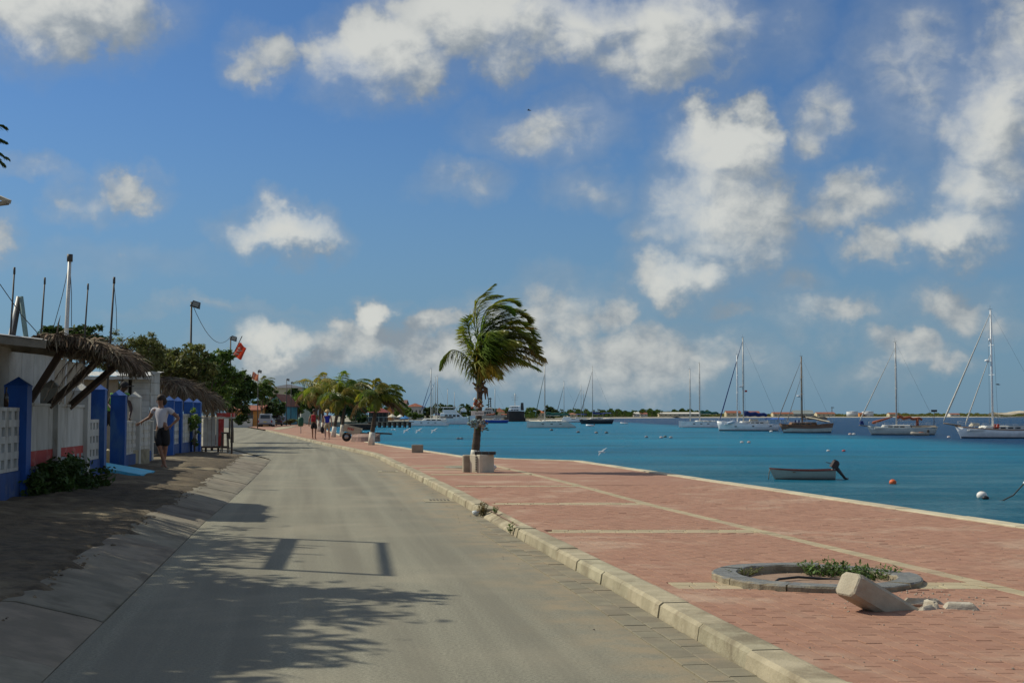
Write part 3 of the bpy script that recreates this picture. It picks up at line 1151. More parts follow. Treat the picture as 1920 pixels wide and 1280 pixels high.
def weed(c, h, n, spread, key, name, label, leaf=.05, parent=None):
    o = thing(name, label, 'plant', c)
    mb = MB()
    tips = []
    for _ in range(n):
        a, r = rng.uniform(0, 6.28), spread * math.sqrt(rng.random())
        p0 = Vector(c) + Vector((math.cos(a) * r * .6, math.sin(a) * r * .6, 0))
        p1 = p0 + Vector((math.cos(a) * r * .7 + rng.gauss(0, .02), math.sin(a) * r * .7, h * rng.uniform(.45, 1)))
        mb.tube([p0, p0.lerp(p1, .5) + Vector((0, 0, .01)), p1], [.004, .003, .0015], 4)
        tips.append((p0, p1))
    mb.build('stems', mat('weed_stem', (.10, .14, .04), (.14, .15, .06), 9, .7), o, fix=False, kind='stuff')
    V = []
    for p0, p1 in tips:
        for k in range(9):
            q = p0.lerp(p1, .2 + .8 * k / 8)
            d = Vector((rng.gauss(0, 1), rng.gauss(0, 1), .45)).normalized()
            sd = d.cross(Vector((0, 0, 1))).normalized()
            L = leaf * rng.uniform(.6, 1.3)
            V += [q, q + d * L * .5 + sd * L * .22, q + d * L, q + d * L * .5 - sd * L * .22]
    mesh_np('leaves', [tuple(v) for v in V], 4, M_LEAF[key], o, 4, NPR.random(len(V) // 4))
    return o


weed(Vector((D(1552, 1080, 12.0).x, 12.0, PV - .08)), .19, 70, .22, 'mid', 'weed', 'taller leafy green weed at the back of the round tree pit')
weed(Vector((D(1600, 1079, 12.0).x, 11.95, PV - .08)), .17, 36, .16, 'mid', 'weed', 'low green weed behind the tipped bollard in the tree pit')
weed(Vector((D(1642, 1080, 11.75).x, 11.75, PV - .08)), .16, 60, .18, 'mid', 'weed', 'green weed at the right rim of the round tree pit')
weed(D(1395, 1078, 11.65), .08, 12, .12, 'olive', 'weed', 'small dull weed at the left rim of the round tree pit', leaf=.025)

# ---- tipped concrete bollard and its hole
ax = Vector((-.80, -.36, .46)).normalized()
head = D(1590, 1094, 9.6)
base = head - ax * .60
bl = thing('bollard', 'knocked-over square concrete bollard leaning out of the brick paving', 'bollard', (base.x, base.y, PV))
x_ = ax.cross(Vector((0, 0, 1))).normalized()
y_ = x_.cross(ax)
rings = []
for k, (t_, s_) in enumerate(((-.16, .096), (0, .097), (.3, .098), (.57, .099), (.598, .095), (.607, .086))):
    c = base + ax * t_
    b_ = .03
    e = s_
    sq = [(-e + b_, -e), (e - b_, -e), (e, -e + b_), (e, e - b_), (e - b_, e), (-e + b_, e), (-e, e - b_), (-e, -e + b_)]
    rings.append([c + x_ * (u * 1.12 + rng.uniform(-.002, .002)) + y_ * (v * .92 + rng.uniform(-.002, .002)) for u, v in sq])
MB().loft(rings, smooth=False).build('post', mat('bollard_concrete', (.46, .41, .31), (.36, .32, .24), 4, .88, .6, 50, c3=(.34, .27, .19), s3=2.5), bl)
# broken footing
ft = thing('footing', 'broken concrete footing pieces beside the knocked-over bollard', 'rubble', (2.95, 9.9, PV))
M_RUB = mat('rubble_concrete', (.46, .42, .34), (.36, .32, .25), 9, .92, .8, 40)
for (cx_, cy_, dx, dy, dz, rz) in ((3.05, 10.03, .34, .07, .05, .05), (3.06, 9.82, .06, .20, .06, .15), (3.26, 9.78, .26, .15, .05, -.2), (3.0, 9.72, .14, .07, .04, .5), (2.58, 10.0, .10, .06, .03, .3)):
    mb = MB().box((cx_, cy_, PV + dz / 2 - .008), (dx, dy, dz), rz=rz, taper=.7, bev=.012)
    mb.v = [(a + rng.gauss(0, .006), b + rng.gauss(0, .006), c + rng.gauss(0, .004)) for a, b, c in mb.v]
    mb.build('chunk', M_RUB, ft)
mb = MB()
for _ in range(150):
    x, y = rng.gauss(3.0, .35), rng.gauss(10.25, .35)
    if (Vector((x, y, 0)) - RING_C).length < RING_R + .02:
        continue
    s = rng.uniform(.004, .014)
    mb.box((x, y, PV + s * .3), (s, s, s * .7), rz=rng.uniform(0, 3), taper=.7)
mb.build('crumbs', M_RUB, ft, kind='stuff')

# ---- litter and grit on the paving and the road edge
mb = MB()
for _ in range(420):
    y = rng.uniform(7, 30) ** 1.0
    x = rng.uniform(kin(y) + .05, min(qx(y) - .3, .4 * y)) if rng.random() < .7 else kx(y) - abs(rng.gauss(.25, .3))
    s = rng.uniform(.003, .011)
    z = PV if x > kin(y) else .004
    mb.box((x, y, z + s * .3), (s * 1.4, s, s * .6), rz=rng.uniform(0, 3), taper=.7)
o = mb.build('grit', mat('grit', (.40, .36, .29), (.13, .11, .09), 3, .95))
tag(o, 'loose grit scattered over the brick paving and road edge', 'grit', kind='stuff')


# ---- plants in the broken kerb
weed(G(957, 1000, .02), .15, 5, .04, 'lime', 'weed', 'bright green sprout growing in the gutter at the dropped kerb', leaf=.06)
o = weed(G(905, 966, .02), .20, 22, .07, 'dry', 'dry_grass_tuft', 'tuft of dry brown grass against the broken kerb', leaf=.05)
weed(G(929, 962, PV), .12, 8, .05, 'mid', 'weed', 'small green weed behind the dropped kerb in the bricks', leaf=.04)
p = G(893, 967, 0)
mb = MB().ball((p.x, p.y, .045), .05, 8, 6, (1.3, .8, .8), .18)
tag(mb.build('litter', mat('white_plastic', (.62, .66, .68), (.5, .54, .55), 8, .5)), 'crumpled white plastic litter by the dry grass tuft', 'litter')
# drains in the road
M_IRON = mat('cast_iron', (.12, .11, .095), (.18, .155, .12), 9, .7, .5, 60, metal=.3)
for (px, py, lab) in ((823, 938.5, 'rectangular iron drain cover in the road beside the kerb, nearest one'), (728, 884, 'small iron drain cover in the road farther up the kerb')):
    p = G(px, py)
    d = thing('drain_cover', lab, 'drain', p)
    MB().box((p.x, p.y, .002), (.52, .62, .012), rz=.13).build('surround', M_CONC, d)
    for k in range(6):
        MB().box((p.x + (k - 2.5) * .062, p.y + .1, .011), (.034, .30, .010), rz=.13).build('slat', M_IRON, d)

# ---- concrete block beside the palm, and the seat cube farther on
def cham(c, w_, h_, b_, rz):
    e = w_ / 2
    sq = [(-e + b_, -e), (e - b_, -e), (e, -e + b_), (e, e - b_), (e - b_, e), (-e + b_, e), (-e, e - b_), (-e, -e + b_)]
    Mz = Matrix.Rotation(rz, 3, 'Z')
    rr = []
    for z, k in ((0, 1), (h_ - .02, 1), (h_, .97)):
        rr.append([Vector(c) + Mz @ Vector((u * k, v * k, 0)) + Vector((0, 0, z)) for u, v in sq])
    return MB().loft(rr, smooth=False)


PB = G(903, 886, PV)
PB = Vector((PB.x, PB.y + .3, PV))
blk = thing('concrete_block', 'pale square concrete block standing in front of the windblown palm', 'block', PB)
cham(PB, .47, .44, .05, R(42)).build('block', mat('block_concrete', (.60, .55, .43), (.50, .455, .35), 3, .9, .4, 40, c3=(.40, .34, .24), s3=1.5), blk)
mb = MB()
e = PB + Vector((-.13, -.225, 0))
for k in range(9):
    mb.box((e.x, e.y, PV + .05 + k * .042), (.035, .05, .026), rz=R(-48))
mb.build('slot', mat('slot_dark', (.05, .05, .055), (.03, .03, .03), 4, .8), blk)
for k in range(3):
    MB().box((PB.x - .09 + k * .175, PB.y - .02, PV + .44 + .035), (.165, .34, .07)).build('plank', mat('black_plank', (.035, .035, .035), (.05, .048, .045), 7, .7), blk)
sb = Vector((PB.x - .38, PB.y + .22, PV))
tag(MB().box((sb.x, sb.y, PV + .21), (.20, .42, .42), rz=.1, bev=.02).build('concrete_slab', mat('brown_concrete', (.36, .31, .23), (.26, .22, .165), 4, .9, .4, 40)), 'brownish concrete slab upright behind the pale block at the palm', 'slab')
CB = G(782, 848.5, PV)
tag(cham((CB.x, CB.y + .2, PV), .42, .30, .02, .02).build('seat_cube', mat('cube_concrete', (.33, .285, .21), (.26, .225, .165), 3, .92, .4, 30)), 'low brown concrete cube alone near the quay edge', 'block')
p = G(927, 865.5, PV)
tag(MB().ball((p.x + .02, p.y - 6, PV + .07), .09, 9, 6, (1.3, .8, .8), .08).build('lamp_globe', mat('white_globe', (.72, .72, .70), (.6, .6, .58), 4, .4)), 'small white lump on the paving right of the pale block', 'stone')

# ---- the windblown memorial palm
PY = PB.y + .55
PT = D(888, 876, PY)
PT.z = PV - .02
palm = thing('palm_tree', 'windblown coconut palm with wreaths and a sign on its trunk', 'palm', PT)
tp = [PT, D(891, 850, PY), D(894, 820, PY), D(897, 790, PY), D(898.5, 760, PY), D(899.5, 735, PY), D(900, 712, PY)]
mb = MB()
fine_p, fine_r = [], []
rad = [.115, .11, .095, .085, .075, .07, .072]
for i in range(len(tp) - 1):
    for k in range(6):
        u = k / 6
        fine_p.append(tp[i].lerp(tp[i + 1], u))
        fine_r.append((rad[i] * (1 - u) + rad[i + 1] * u) * (1.06 if k % 2 else .97))
mb.tube(fine_p, fine_r, 10)
trunk = mb.build('trunk', M_TRUNK, palm, fix=False)
MB().tube([tp[0] + Vector((0, 0, .01)), tp[1], tp[1].lerp(tp[2], .22)], [.124, .12, .112], 12).build('painted_band', M_WASH, trunk, fix=False)
# sheath and dead stubs under the crown
mb = MB()
for k in range(13):
    a = k * 2.4
    h = PT.z + 2.25 + .045 * k
    c = D(899.5, 735, PY)
    c.z = D(900, 742 - k * 2.6, PY).z
    o2 = Vector((math.cos(a) * .09, math.sin(a) * .09, .12 + .05 * rng.random()))
    mb.tube([c, c + o2 * .7, c + o2 * 1.5 + Vector((math.cos(a) * .05, 0, -.04 * (k < 5)))], [.05, .045, .02], 5)
for (dx, dz) in ((.16, -.30), (.10, -.36), (-.08, -.12)):
    c = D(903, 722, PY)
    mb.tube([c, c + Vector((dx * .8, -.03, dz * .3)), c + Vector((dx, -.03, dz))], [.035, .04, .012], 5)
mb.build('sheath', mat('palm_sheath', (.17, .12, .075), (.10, .07, .045), 12, .95, .7, 30), palm, fix=False)
C0 = (900, 712)
FR = [  # (pixel path, depth offset at tip, leaf length, grav, wind, material)
    ([(897, 708), (886, 684), (868, 663), (848, 656), (834, 668), (825, 690)], -.35, .52, 1.0, .10, 0),
    ([(903, 708), (912, 676), (940, 650), (975, 648), (1003, 660), (1020, 671)], -.55, .74, 1.05, .25, 1),
    ([(900, 706), (897, 650), (889, 600), (894, 565), (910, 548), (928, 532)], -.2, .46, .12, .95, 0),
    ([(900, 706), (899, 650), (893, 600), (901, 568), (918, 556), (940, 555)], .2, .50, .15, 1.0, 3),
    ([(901, 706), (903, 650), (908, 600), (928, 568), (955, 562), (972, 572)], .5, .60, .25, 1.0, 0),
    ([(901, 706), (906, 655), (922, 605), (950, 582), (980, 590), (992, 604)], -.3, .62, .35, .95, 0),
    ([(902, 706), (912, 655), (936, 612), (968, 602), (994, 618), (1003, 640)], .6, .62, .45, .9, 0),
    ([(902, 707), (916, 665), (944, 630), (974, 626), (998, 644), (1006, 662)], -.6, .62, .55, .8, 0),
    ([(899, 706), (890, 662), (880, 626), (877, 604), (880, 592)], .5, .36, .35, -.25, 0),
    ([(899, 707), (889, 672), (875, 642), (868, 622), (866, 612)], .9, .34, .5, -.1, 0),
    ([(901, 707), (908, 672), (926, 646), (950, 636), (972, 642)], -1.0, .66, .7, .6, 0),
    ([(900, 707), (902, 668), (908, 640), (922, 622), (944, 620)], -1.15, .58, .55, .75, 0),
    ([(902, 708), (914, 684), (936, 668), (962, 668), (986, 682)], .9, .60, .9, .4, 2),
    ([(900, 708), (905, 690), (916, 682), (930, 690), (938, 706)], -.8, .48, 1.0, .25, 2),
    ([(900, 706), (900, 645), (904, 600), (918, 575), (944, 574), (962, 590)], -.7, .56, .3, 1.0, 0),
    ([(901, 706), (908, 660), (928, 622), (958, 612), (986, 630), (998, 656)], 1.1, .60, .6, .7, 0),
]
for k in range(11):                                    # the dense windward mass between them
    a0 = R(86 - k * 5.0)
    Lp = 150 - k * 3.6
    path = []
    for i in range(6):
        u = i / 5
        a = a0 + R(26) * (1 - u) - R(46) * max(0, u - .35)
        path.append((900 + math.cos(a) * Lp * u * (.55 + .45 * u), 706 - math.sin(a) * Lp * u))
    FR.append((path, rng.uniform(-.9, .9), .54, .45 + .03 * k, .55, (3, 0, 0, 1)[k % 4] if k < 9 else (0, 1)[k % 2]))
for path, dep, lf, gv, wd, mk in FR:
    pts = [D(px, py, PY + dep * (k / (len(path) - 1)) ** 1.2) for k, (px, py) in enumerate(path)]
    mb = MB()
    frond(mb, pts, lf * 1.18, 80, gv, wd, .040, .020, jitter=.2)
    ob = mb.build('frond', (M_FROND, M_FROND_Y, M_FROND_D, mat('frond_young', (.13, .19, .04), (.19, .24, .06), 1.5, .45, rnd=.2, trans=.3))[mk if mk != 2 else 1], palm, fix=False)
# wreaths and the sign
def bouquet(cpx, cpy, name, label, cols, sc):
    c = D(cpx, cpy, PY - .14)
    o = thing(name, label, 'wreath', (c.x, c.y, c.z - sc))
    for j, cc in enumerate(cols):
        mb = MB()
        for _ in range(14):
            q = c + Vector((rng.gauss(0, sc * .34) + (j - 1) * sc * .22, rng.gauss(0, .035), rng.gauss(0, sc * .34)))
            mb.ball(q, rng.uniform(.022, .045), 6, 4, (1, .8, rng.uniform(.6, 1)), .25)
        mb.build('flowers', mat('petal_%d_%d' % (int(cc[0] * 99), int(cc[2] * 99)), cc, tuple(v * .6 for v in cc), 25, .8), o, fix=False, kind='stuff')
    mb = MB()
    for _ in range(9):
        q = c + Vector((rng.gauss(0, sc * .4), rng.gauss(0.02, .03), rng.gauss(-.02, sc * .5)))
        d = Vector((rng.gauss(0, 1), rng.gauss(0, .4), rng.gauss(-.2, .8))).normalized() * .11
        s_ = d.cross(Vector((0, 1, 0))).normalized() * .018
        mb.poly([q, q + d * .5 + s_, q + d, q + d * .5 - s_])
    mb.build('leaves', M_LEAF['dark'], o, fix=False)


bouquet(896, 757, 'flower_wreath', 'upper white and red flower wreath tied to the palm trunk', [(.75, .70, .62), (.42, .10, .05), (.30, .17, .09)], .16)
bouquet(890, 792, 'flower_wreath', 'pale blue flower bundle tied to the left of the palm trunk', [(.36, .55, .58), (.25, .30, .28), (.40, .47, .46)], .17)
bouquet(905, 797, 'flower_wreath', 'cream and grey flower bundle tied to the right of the palm trunk', [(.60, .52, .40), (.22, .25, .27), (.38, .30, .25)], .15)
c = D(895.5, 774.5, PY - .12)
sg = thing('memorial_sign', 'small white sign board with two dark lines on the palm trunk', 'sign', c)
MB().box(c, (.325, .02, .115), bev=.004).build('board', mat('sign_white', (.74, .73, .68), (.66, .65, .60), 5, .6), sg)
mb = MB()
for rw in range(2):
    x = -.075
    for k in range(7):
        L = rng.uniform(.012, .03)
        mb.box((c.x + x + L / 2 + .02, c.y - .0115, c.z + .008 - rw * .027), (L, .004, .012))
        x += L + .009
mb.build('lettering', mat('sign_ink', (.05, .05, .06), (.06, .06, .07), 4, .7), sg)
# tree pit of the palm: shallow ring of soil
p = G(868, 876, PV)
o = MB().lathe((p.x + .1, p.y, PV - .01), [(.62, 0), (.60, .03), (.52, .034), (.50, .018), (.02, .02)], 22).build('palm_pit', mat('pit_edge', (.30, .30, .24), (.22, .21, .15), 5, .92, .4, 40))
tag(o, 'flat sunken soil pit left of the pale concrete block', 'planter')


# ---- the row of palms farther along the quay
def coco(label, px, pby, ty, lean, ncr, L, seed, group='palms along the far quay', gold=.5, name='palm_tree', z0=PV, base=True):
    r0 = random.Random(seed)
    b = G(px, pby, z0)
    top = D(px + lean, ty, b.y)
    t_ = thing(name, label, 'palm', b, group=group)
    k_ = b.y / 63
    mb = MB()
    pts, rs = [], []
    for k in range(15):
        u = k / 14
        q = b.lerp(top, u)
        q.x = b.x + (top.x - b.x) * (u ** 1.4)
        pts.append(q)
        rs.append((.125 - .045 * u) * (1.05 if k % 2 else .96))
    mb.tube(pts, rs, 9)
    tr = mb.build('trunk', M_TRUNK, t_, fix=False)
    if base:
        MB().tube([b.lerp(top, 0), b.lerp(pts[4], .6), pts[4]], [.165, .15, .14], 10).build('painted_band', M_WASH, tr, fix=False)
    for k in range(ncr):
        a = k * 2.399 + r0.uniform(-.2, .2)
        e0 = 1.25 - 1.25 * (k / ncr)                    # young fronds upright, old ones low
        ln = L * r0.uniform(.85, 1.1)
        d = Vector((math.cos(a), math.sin(a), 0))
        q, dirv_ = top.copy(), (d * math.cos(e0) + Vector((0, 0, math.sin(e0)))).normalized()
        path = [q.copy()]
        for s_ in range(5):
            q = q + dirv_ * ln / 5
            path.append(q.copy())
            dirv_ = (dirv_ + Vector((.15, 0, -.30 - .15 * s_ * .5))).normalized()
        mb = MB()
        frond(mb, path, L * .42, 46, .75, .35, .075, .022)
        mk = M_FROND_Y if r0.random() < gold else M_FROND
        if k > ncr - 4 and r0.random() < .6:
            mk = M_FROND_D
        mb.build('frond', mk, t_, fix=False)
    return t_


coco('palm with white painted foot at the quay edge, nearest of the far row', 696, 834, 750, 12, 19, 1.6, 3, gold=.35)
coco('yellowing palm behind the wooden cart on the quay', 641, 818, 742, 8, 19, 2.35, 5, gold=.6)
coco('leaning palm right of the woman in the straw hat', 625, 819, 750, 14, 17, 2.0, 8, gold=.7)
coco('palm directly behind the walking couple', 606, 812, 740, -2, 17, 2.5, 12, gold=.5)
coco('tall palm behind the walking couple, left of the others', 598, 809, 734, 4, 16, 2.6, 15, gold=.35)
coco('farthest palm of the quay row, at the street bend', 594, 805, 738, -2, 15, 2.8, 18, gold=.3)
# ================================================================== LEFT SIDE: WALL, SHEDS, YARD
M_BLUE = mat('blue_paint', (.012, .085, .34), (.010, .060, .24), 3.0, .6, .35, 30, c3=(.05, .13, .30), s3=2.2, spec=.35, stretch=(1, 1, .4))
M_BLUED = mat('blue_base_paint', (.022, .075, .25), (.018, .055, .18), 2.5, .7, .3, 30, c3=(.10, .13, .20), s3=1.8)
M_WHITE = mat('white_paint', (.56, .56, .52), (.44, .44, .40), 2.6, .75, .35, 25, c3=(.30, .285, .235), s3=2.4, stretch=(1, 1, .35))
M_RED = mat('red_paint', (.42, .045, .035), (.34, .035, .03), 2, .7, .25, 30, c3=(.50, .20, .17), s3=2.2)
M_PEEL = mat('peeled_plaster', (.33, .38, .38), (.25, .28, .28), 5, .9, .3, 30)
M_CYAN = mat('cyan_paint', (.10, .50, .72), (.08, .42, .62), 3, .6, .3, 30, c3=(.20, .45, .52), s3=2)


def wp(y, off=0.0, z=0.0):
    a, b = Vector((wx(y - .3), y - .3, 0)), Vector((wx(y + .3), y + .3, 0))
    t_ = (b - a).normalized()
    n_ = Vector((t_.y, -t_.x, 0))                    # to the street
    return Vector((wx(y), y, 0)) + n_ * off + Vector((0, 0, z)), t_, n_


def wseg(mb, y0, y1, z0, z1, o0, o1):
    """box of wall between two stations, offsets o0..o1 towards the street"""
    a, _, n_ = wp(y0)
    b, _, _ = wp(y1)
    ring = lambda p: [p + n_ * o0 + Vector((0, 0, z0)), p + n_ * o1 + Vector((0, 0, z0)), p + n_ * o1 + Vector((0, 0, z1)), p + n_ * o0 + Vector((0, 0, z1))]
    mb.loft([ring(a), ring(b)], smooth=False)


def pillar(par, y, w_, z1, mt, capm=None, z0=.12, peak=.16):
    c, t_, n_ = wp(y)
    e = w_ / 2
    sq = [c - t_ * e - n_ * e, c - t_ * e + n_ * e, c + t_ * e + n_ * e, c + t_ * e - n_ * e]
    zz = z1 - peak
    MB().loft([[p + Vector((0, 0, z0)) for p in sq], [p + Vector((0, 0, zz)) for p in sq]], smooth=False).build('pillar', mt, par)
    k = 1.04
    sq2 = [c + (p - c) * k for p in sq]
    mb = MB()
    mb.add([p + Vector((0, 0, zz + .002)) for p in sq2] + [p + Vector((0, 0, zz + .022)) for p in sq2] + [c + Vector((0, 0, z1))],
           [(3, 2, 1, 0), (0, 1, 5, 4), (1, 2, 6, 5), (2, 3, 7, 6), (3, 0, 4, 7), (4, 5, 8), (5, 6, 8), (6, 7, 8), (7, 4, 8)])
    mb.build('pillar_cap', capm or mt, par)


def lattice(par, y0, y1, z0, z1, pitch=.37, rows=3, hw=.55, hh=.55, th=.12):
    """breeze-block screen: real openings between mullions and rails"""
    n_ = max(1, round((y1 - y0) / pitch))
    py = (y1 - y0) / n_
    pz = (z1 - z0) / rows
    mb = MB()
    for r in range(rows + 1):
        a = z0 + r * pz - (pz * (1 - hh) / 2 if r else 0)
        b = z0 + r * pz + (pz * (1 - hh) / 2 if r < rows else 0)
        wseg(mb, y0, y1, a, b, -th / 2, th / 2)
    for r in range(rows):
        a, b = z0 + r * pz + pz * (1 - hh) / 2, z0 + (r + 1) * pz - pz * (1 - hh) / 2
        for k in range(n_ + 1):
            c0 = y0 + k * py - (py * (1 - hw) / 2 if k else 0)
            c1 = y0 + k * py + (py * (1 - hw) / 2 if k < n_ else 0)
            wseg(mb, c0, c1, a + .001, b - .001, -th / 2 + .004, th / 2 - .004)
    mb.build('breeze_block_screen', M_WHITE, par)


def panel(par, nm, mt, y0, y1, z0, z1, th=.14, off=0.0):
    mb = MB()
    wseg(mb, y0, y1, z0, z1, -th / 2 + off, th / 2 + off)
    return mb.build(nm, mt, par)


c, _, _ = wp(22)
w1 = thing('boundary_wall', 'nearest stretch of blue and white boundary wall with a red stripe', 'wall', (c.x, c.y, .2))
lattice(w1, 15.2, 20.53, .66, 1.62, .40, 4, .5, .55)
panel(w1, 'base', M_BLUED, 15.2, 20.53, .1, .655, .18)
pillar(w1, 20.7, .34, 2.10, M_BLUE)
panel(w1, 'wall_panel', M_WHITE, 20.88, 25.9, .93, 1.65, .14)
panel(w1, 'coping', M_WHITE, 20.88, 25.9, 1.652, 1.70, .19)
panel(w1, 'red_stripe', M_RED, 20.88, 25.9, .69, .928, .145)
panel(w1, 'base', M_BLUED, 20.88, 27.32, .1, .615, .18)
mb = MB()                                             # torn edge of peeled paint under the stripe
for k in range(16):
    y0 = 22.6 + k * .2
    h = .03 + .10 * abs(math.sin(k * 1.7)) * (1 if k > 4 else .5)
    wseg(mb, y0, y0 + .2, .617, .66 + h, .0735, .0765)
mb.build('peeled_patch', M_PEEL, w1)
pillar(w1, 23.05, .30, 2.12, M_WHITE)
pillar(w1, 25.75, .30, 2.12, M_WHITE)
lattice(w1, 25.92, 27.33, .62, 1.42, .35, 3, .5, .5)
pillar(w1, 27.5, .32, 2.17, M_BLUE)
c, _, _ = wp(33)
w2 = thing('boundary_wall', 'middle stretch of boundary wall where the man in white leans', 'wall', (c.x, c.y, .2))
pillar(w2, 31.0, .33, 2.10, M_BLUE)
lattice(w2, 31.18, 33.45, .56, 1.36, .30, 4, .45, .5)
panel(w2, 'base', M_BLUED, 31.18, 36.3, .1, .555, .18)
pillar(w2, 33.6, .30, 2.10, M_WHITE)
lattice(w2, 33.76, 36.15, .56, 1.38, .30, 4, .5, .5)
pillar(w2, 36.3, .24, 1.36, M_WHITE, peak=.03)
c, _, _ = wp(44)
w3 = thing('boundary_wall', 'far stretch of boundary wall with four blue pointed pillars', 'wall', (c.x, c.y, .2))
for y in (40.9, 43.0, 45.9, 48.3):
    pillar(w3, y, .30, 2.10, M_BLUE)
for a, b in ((41.06, 42.84), (43.16, 45.74), (46.06, 48.14)):
    lattice(w3, a, b, .60, 1.55, .34, 4, .5, .5)
    panel(w3, 'base', M_BLUED, a, b, .1, .595, .18)
# sunlit cyan ramp at the gate
a, b = wp(27.72)[0], wp(29.5)[0]
n_ = wp(29)[2]
mb = MB()
mb.loft([[a + n_ * u + Vector((0, 0, z)) for u, z in ((-.4, .1), (.85, .1), (.85, .27), (-.1, .46), (-.4, .46))],
         [b + n_ * u + Vector((0, 0, z)) for u, z in ((-.4, .1), (1.0, .1), (1.0, .27), (-.1, .47), (-.4, .47))]], smooth=False)
tag(mb.build('gate_ramp', M_CYAN), 'bright cyan painted concrete ramp at the gate between two blue pillars', 'ramp')
# bottle on the wall
p = wp(19.9)[0]
bt = MB().lathe((p.x, p.y, 1.625), [(.036, 0), (.036, .15), (.028, .19), (.014, .22), (.014, .28), (.016, .285), (.016, .295)], 10).build('bottle', mat('brown_glass', (.03, .018, .01), (.04, .02, .012), 3, .12, spec=.6))
tag(bt, 'dark brown bottle standing on the nearest wall screen', 'bottle')

# ---- shed behind the wall with sheet roof, thatched canopy and slanting braces
M_BOARD = mat('white_board', (.48, .475, .43), (.39, .385, .345), 2.2, .8, .2, 20, c3=(.36, .34, .29), s3=.9, rnd=.06)
M_TAN = mat('tan_board', (.36, .30, .215), (.29, .24, .17), 2.2, .85, .2, 20, rnd=.06)
M_WOOD = mat('dark_wood', (.115, .085, .065), (.075, .055, .042), 8, .9, .4, 25, stretch=(1, 1, .3), rnd=.1)
M_SHEET = mat('sheet_metal', (.52, .52, .49), (.40, .40, .37), 3, .5, .15, 10, c3=(.30, .24, .18), s3=1.0, metal=.2)
M_THATCH = mat('thatch', (.225, .180, .128), (.150, .118, .085), 3, .95, rnd=.42, spec=.2)
M_THCORE = mat('thatch_core', (.11, .085, .06), (.075, .058, .042), 6, .95, .9, 30)


def thatch(parent, corners, bulge, count, blade, fringe, seed, thick=.10, fray=1.0):
    """dry palm-leaf roof over four corners (p00,p10,p11,p01), outer edge p10-p11 frayed"""
    rr = np.random.default_rng(seed)
    p00, p10, p11, p01 = [np.array(c, float) for c in corners]
    S = lambda u, v: (p00 * (1 - u) * (1 - v) + p10 * u * (1 - v) + p11 * u * v + p01 * (1 - u) * v) + np.array([0, 0, 1.0]) * (bulge * (math.sin(math.pi * (u * .55 + .3)) * .8 + .35 * math.sin(v * 12.5 + u * 5) * u + .2 * math.sin(v * 23 + 1.3)) - bulge * .7 - .35 * bulge * max(0, u - .7) * 6)
    rows = []
    nu, nv_ = 9, 18
    for j in range(nv_ + 1):
        rows.append([tuple(S(i / nu, j / nv_)) for i in range(nu + 1)])
    mb = MB()
    mb.loft(rows, closed=False)
    low = [[(x, y, z - thick) for x, y, z in r_] for r_ in rows]
    mb.loft(low, closed=False)
    mb.build('thatch_core', M_THCORE, parent, fix=False)
    V = []
    for i in range(count):
        kind = rr.random()
        if kind < .45:
            u, v = rr.random(), rr.random()
            p = S(u, v)
            d = (p10 - p00) * .5 + (p11 - p01) * .5
            d = d / np.linalg.norm(d) + rr.normal(0, .35, 3)
            d[2] -= .15 + .5 * u
            L = blade * rr.uniform(.4, .9)
            p = p + np.array([0, 0, .02])
        elif kind < .78:
            u, v = rr.uniform(.9, 1.0), rr.random()
            p = S(u, v)
            d = (p10 - p00)
            d = d / np.linalg.norm(d) * .5 * fray + rr.normal(0, .22, 3)
            d[2] -= 1.1
            L = fringe * rr.uniform(.4, 1.0) * (1 + .4 * math.sin(v * 17))
        else:
            u = rr.random()
            v = 0.0 if rr.random() < .65 else 1.0
            p = S(u, v)
            d = (p00 - p01 if v == 0 else p01 - p00)
            d = d / np.linalg.norm(d) * .35 + rr.normal(0, .3, 3)
            d[2] -= .9
            L = fringe * rr.uniform(.3, .85)
        d /= np.linalg.norm(d)
        s = np.cross(d, rr.normal(0, 1, 3))
        s = s / np.linalg.norm(s) * rr.uniform(.008, .02)
        d2 = d + np.array([0, 0, -.45])
        d2 /= np.linalg.norm(d2)
        a = p + d * L * .55
        b = a + d2 * L * .45
        V += [p - s, p + s, a + s * .8, a - s * .8, a - s * .8, a + s * .8, b + s * .15, b - s * .15]
    o = mesh_np('thatch', np.array(V), 4, M_THATCH, parent, 4, np.repeat(rr.random(len(V) // 8), 2))
    o['kind'] = 'stuff'


def offw(y, off, z):
    return wp(y, off, z)[0]


sh = thing('shed', 'white boarded shed with a sheet roof behind the nearest wall', 'shed', offw(24, -1.6, .25))
for k in range(13):                                   # street face in upright boards
    y0 = 19.0 + k * .98
    a, b = offw(y0, -.95, .25), offw(y0 + .965, -.95, .25)
    mb = MB()
    t_ = (b - a).normalized()
    n_ = Vector((t_.y, -t_.x, 0))
    mb.loft([[q, q + n_ * .03, q + n_ * .03 + Vector((0, 0, 2.45)), q + Vector((0, 0, 2.45))] for q in (a, b)], smooth=False)
    mb.build('board', M_BOARD if k < 9 else M_TAN, sh)
a, b = offw(18.95, -3.4, .25), offw(18.95, -.98, .25)
MB().loft([[q, q + Vector((0, .04, 0)), q + Vector((0, .04, 2.6)), q + Vector((0, 0, 2.6))] for q in (a, b)], smooth=False).build('end_wall', M_BOARD, sh)
a, b = offw(31.75, -3.4, .25), offw(31.75, -.98, .25)
MB().loft([[q, q + Vector((0, .04, 0)), q + Vector((0, .04, 2.5)), q + Vector((0, 0, 2.5))] for q in (a, b)], smooth=False).build('end_wall', M_BOARD, sh)
mb = MB()                                             # corrugated roof running down to the street
rows = []
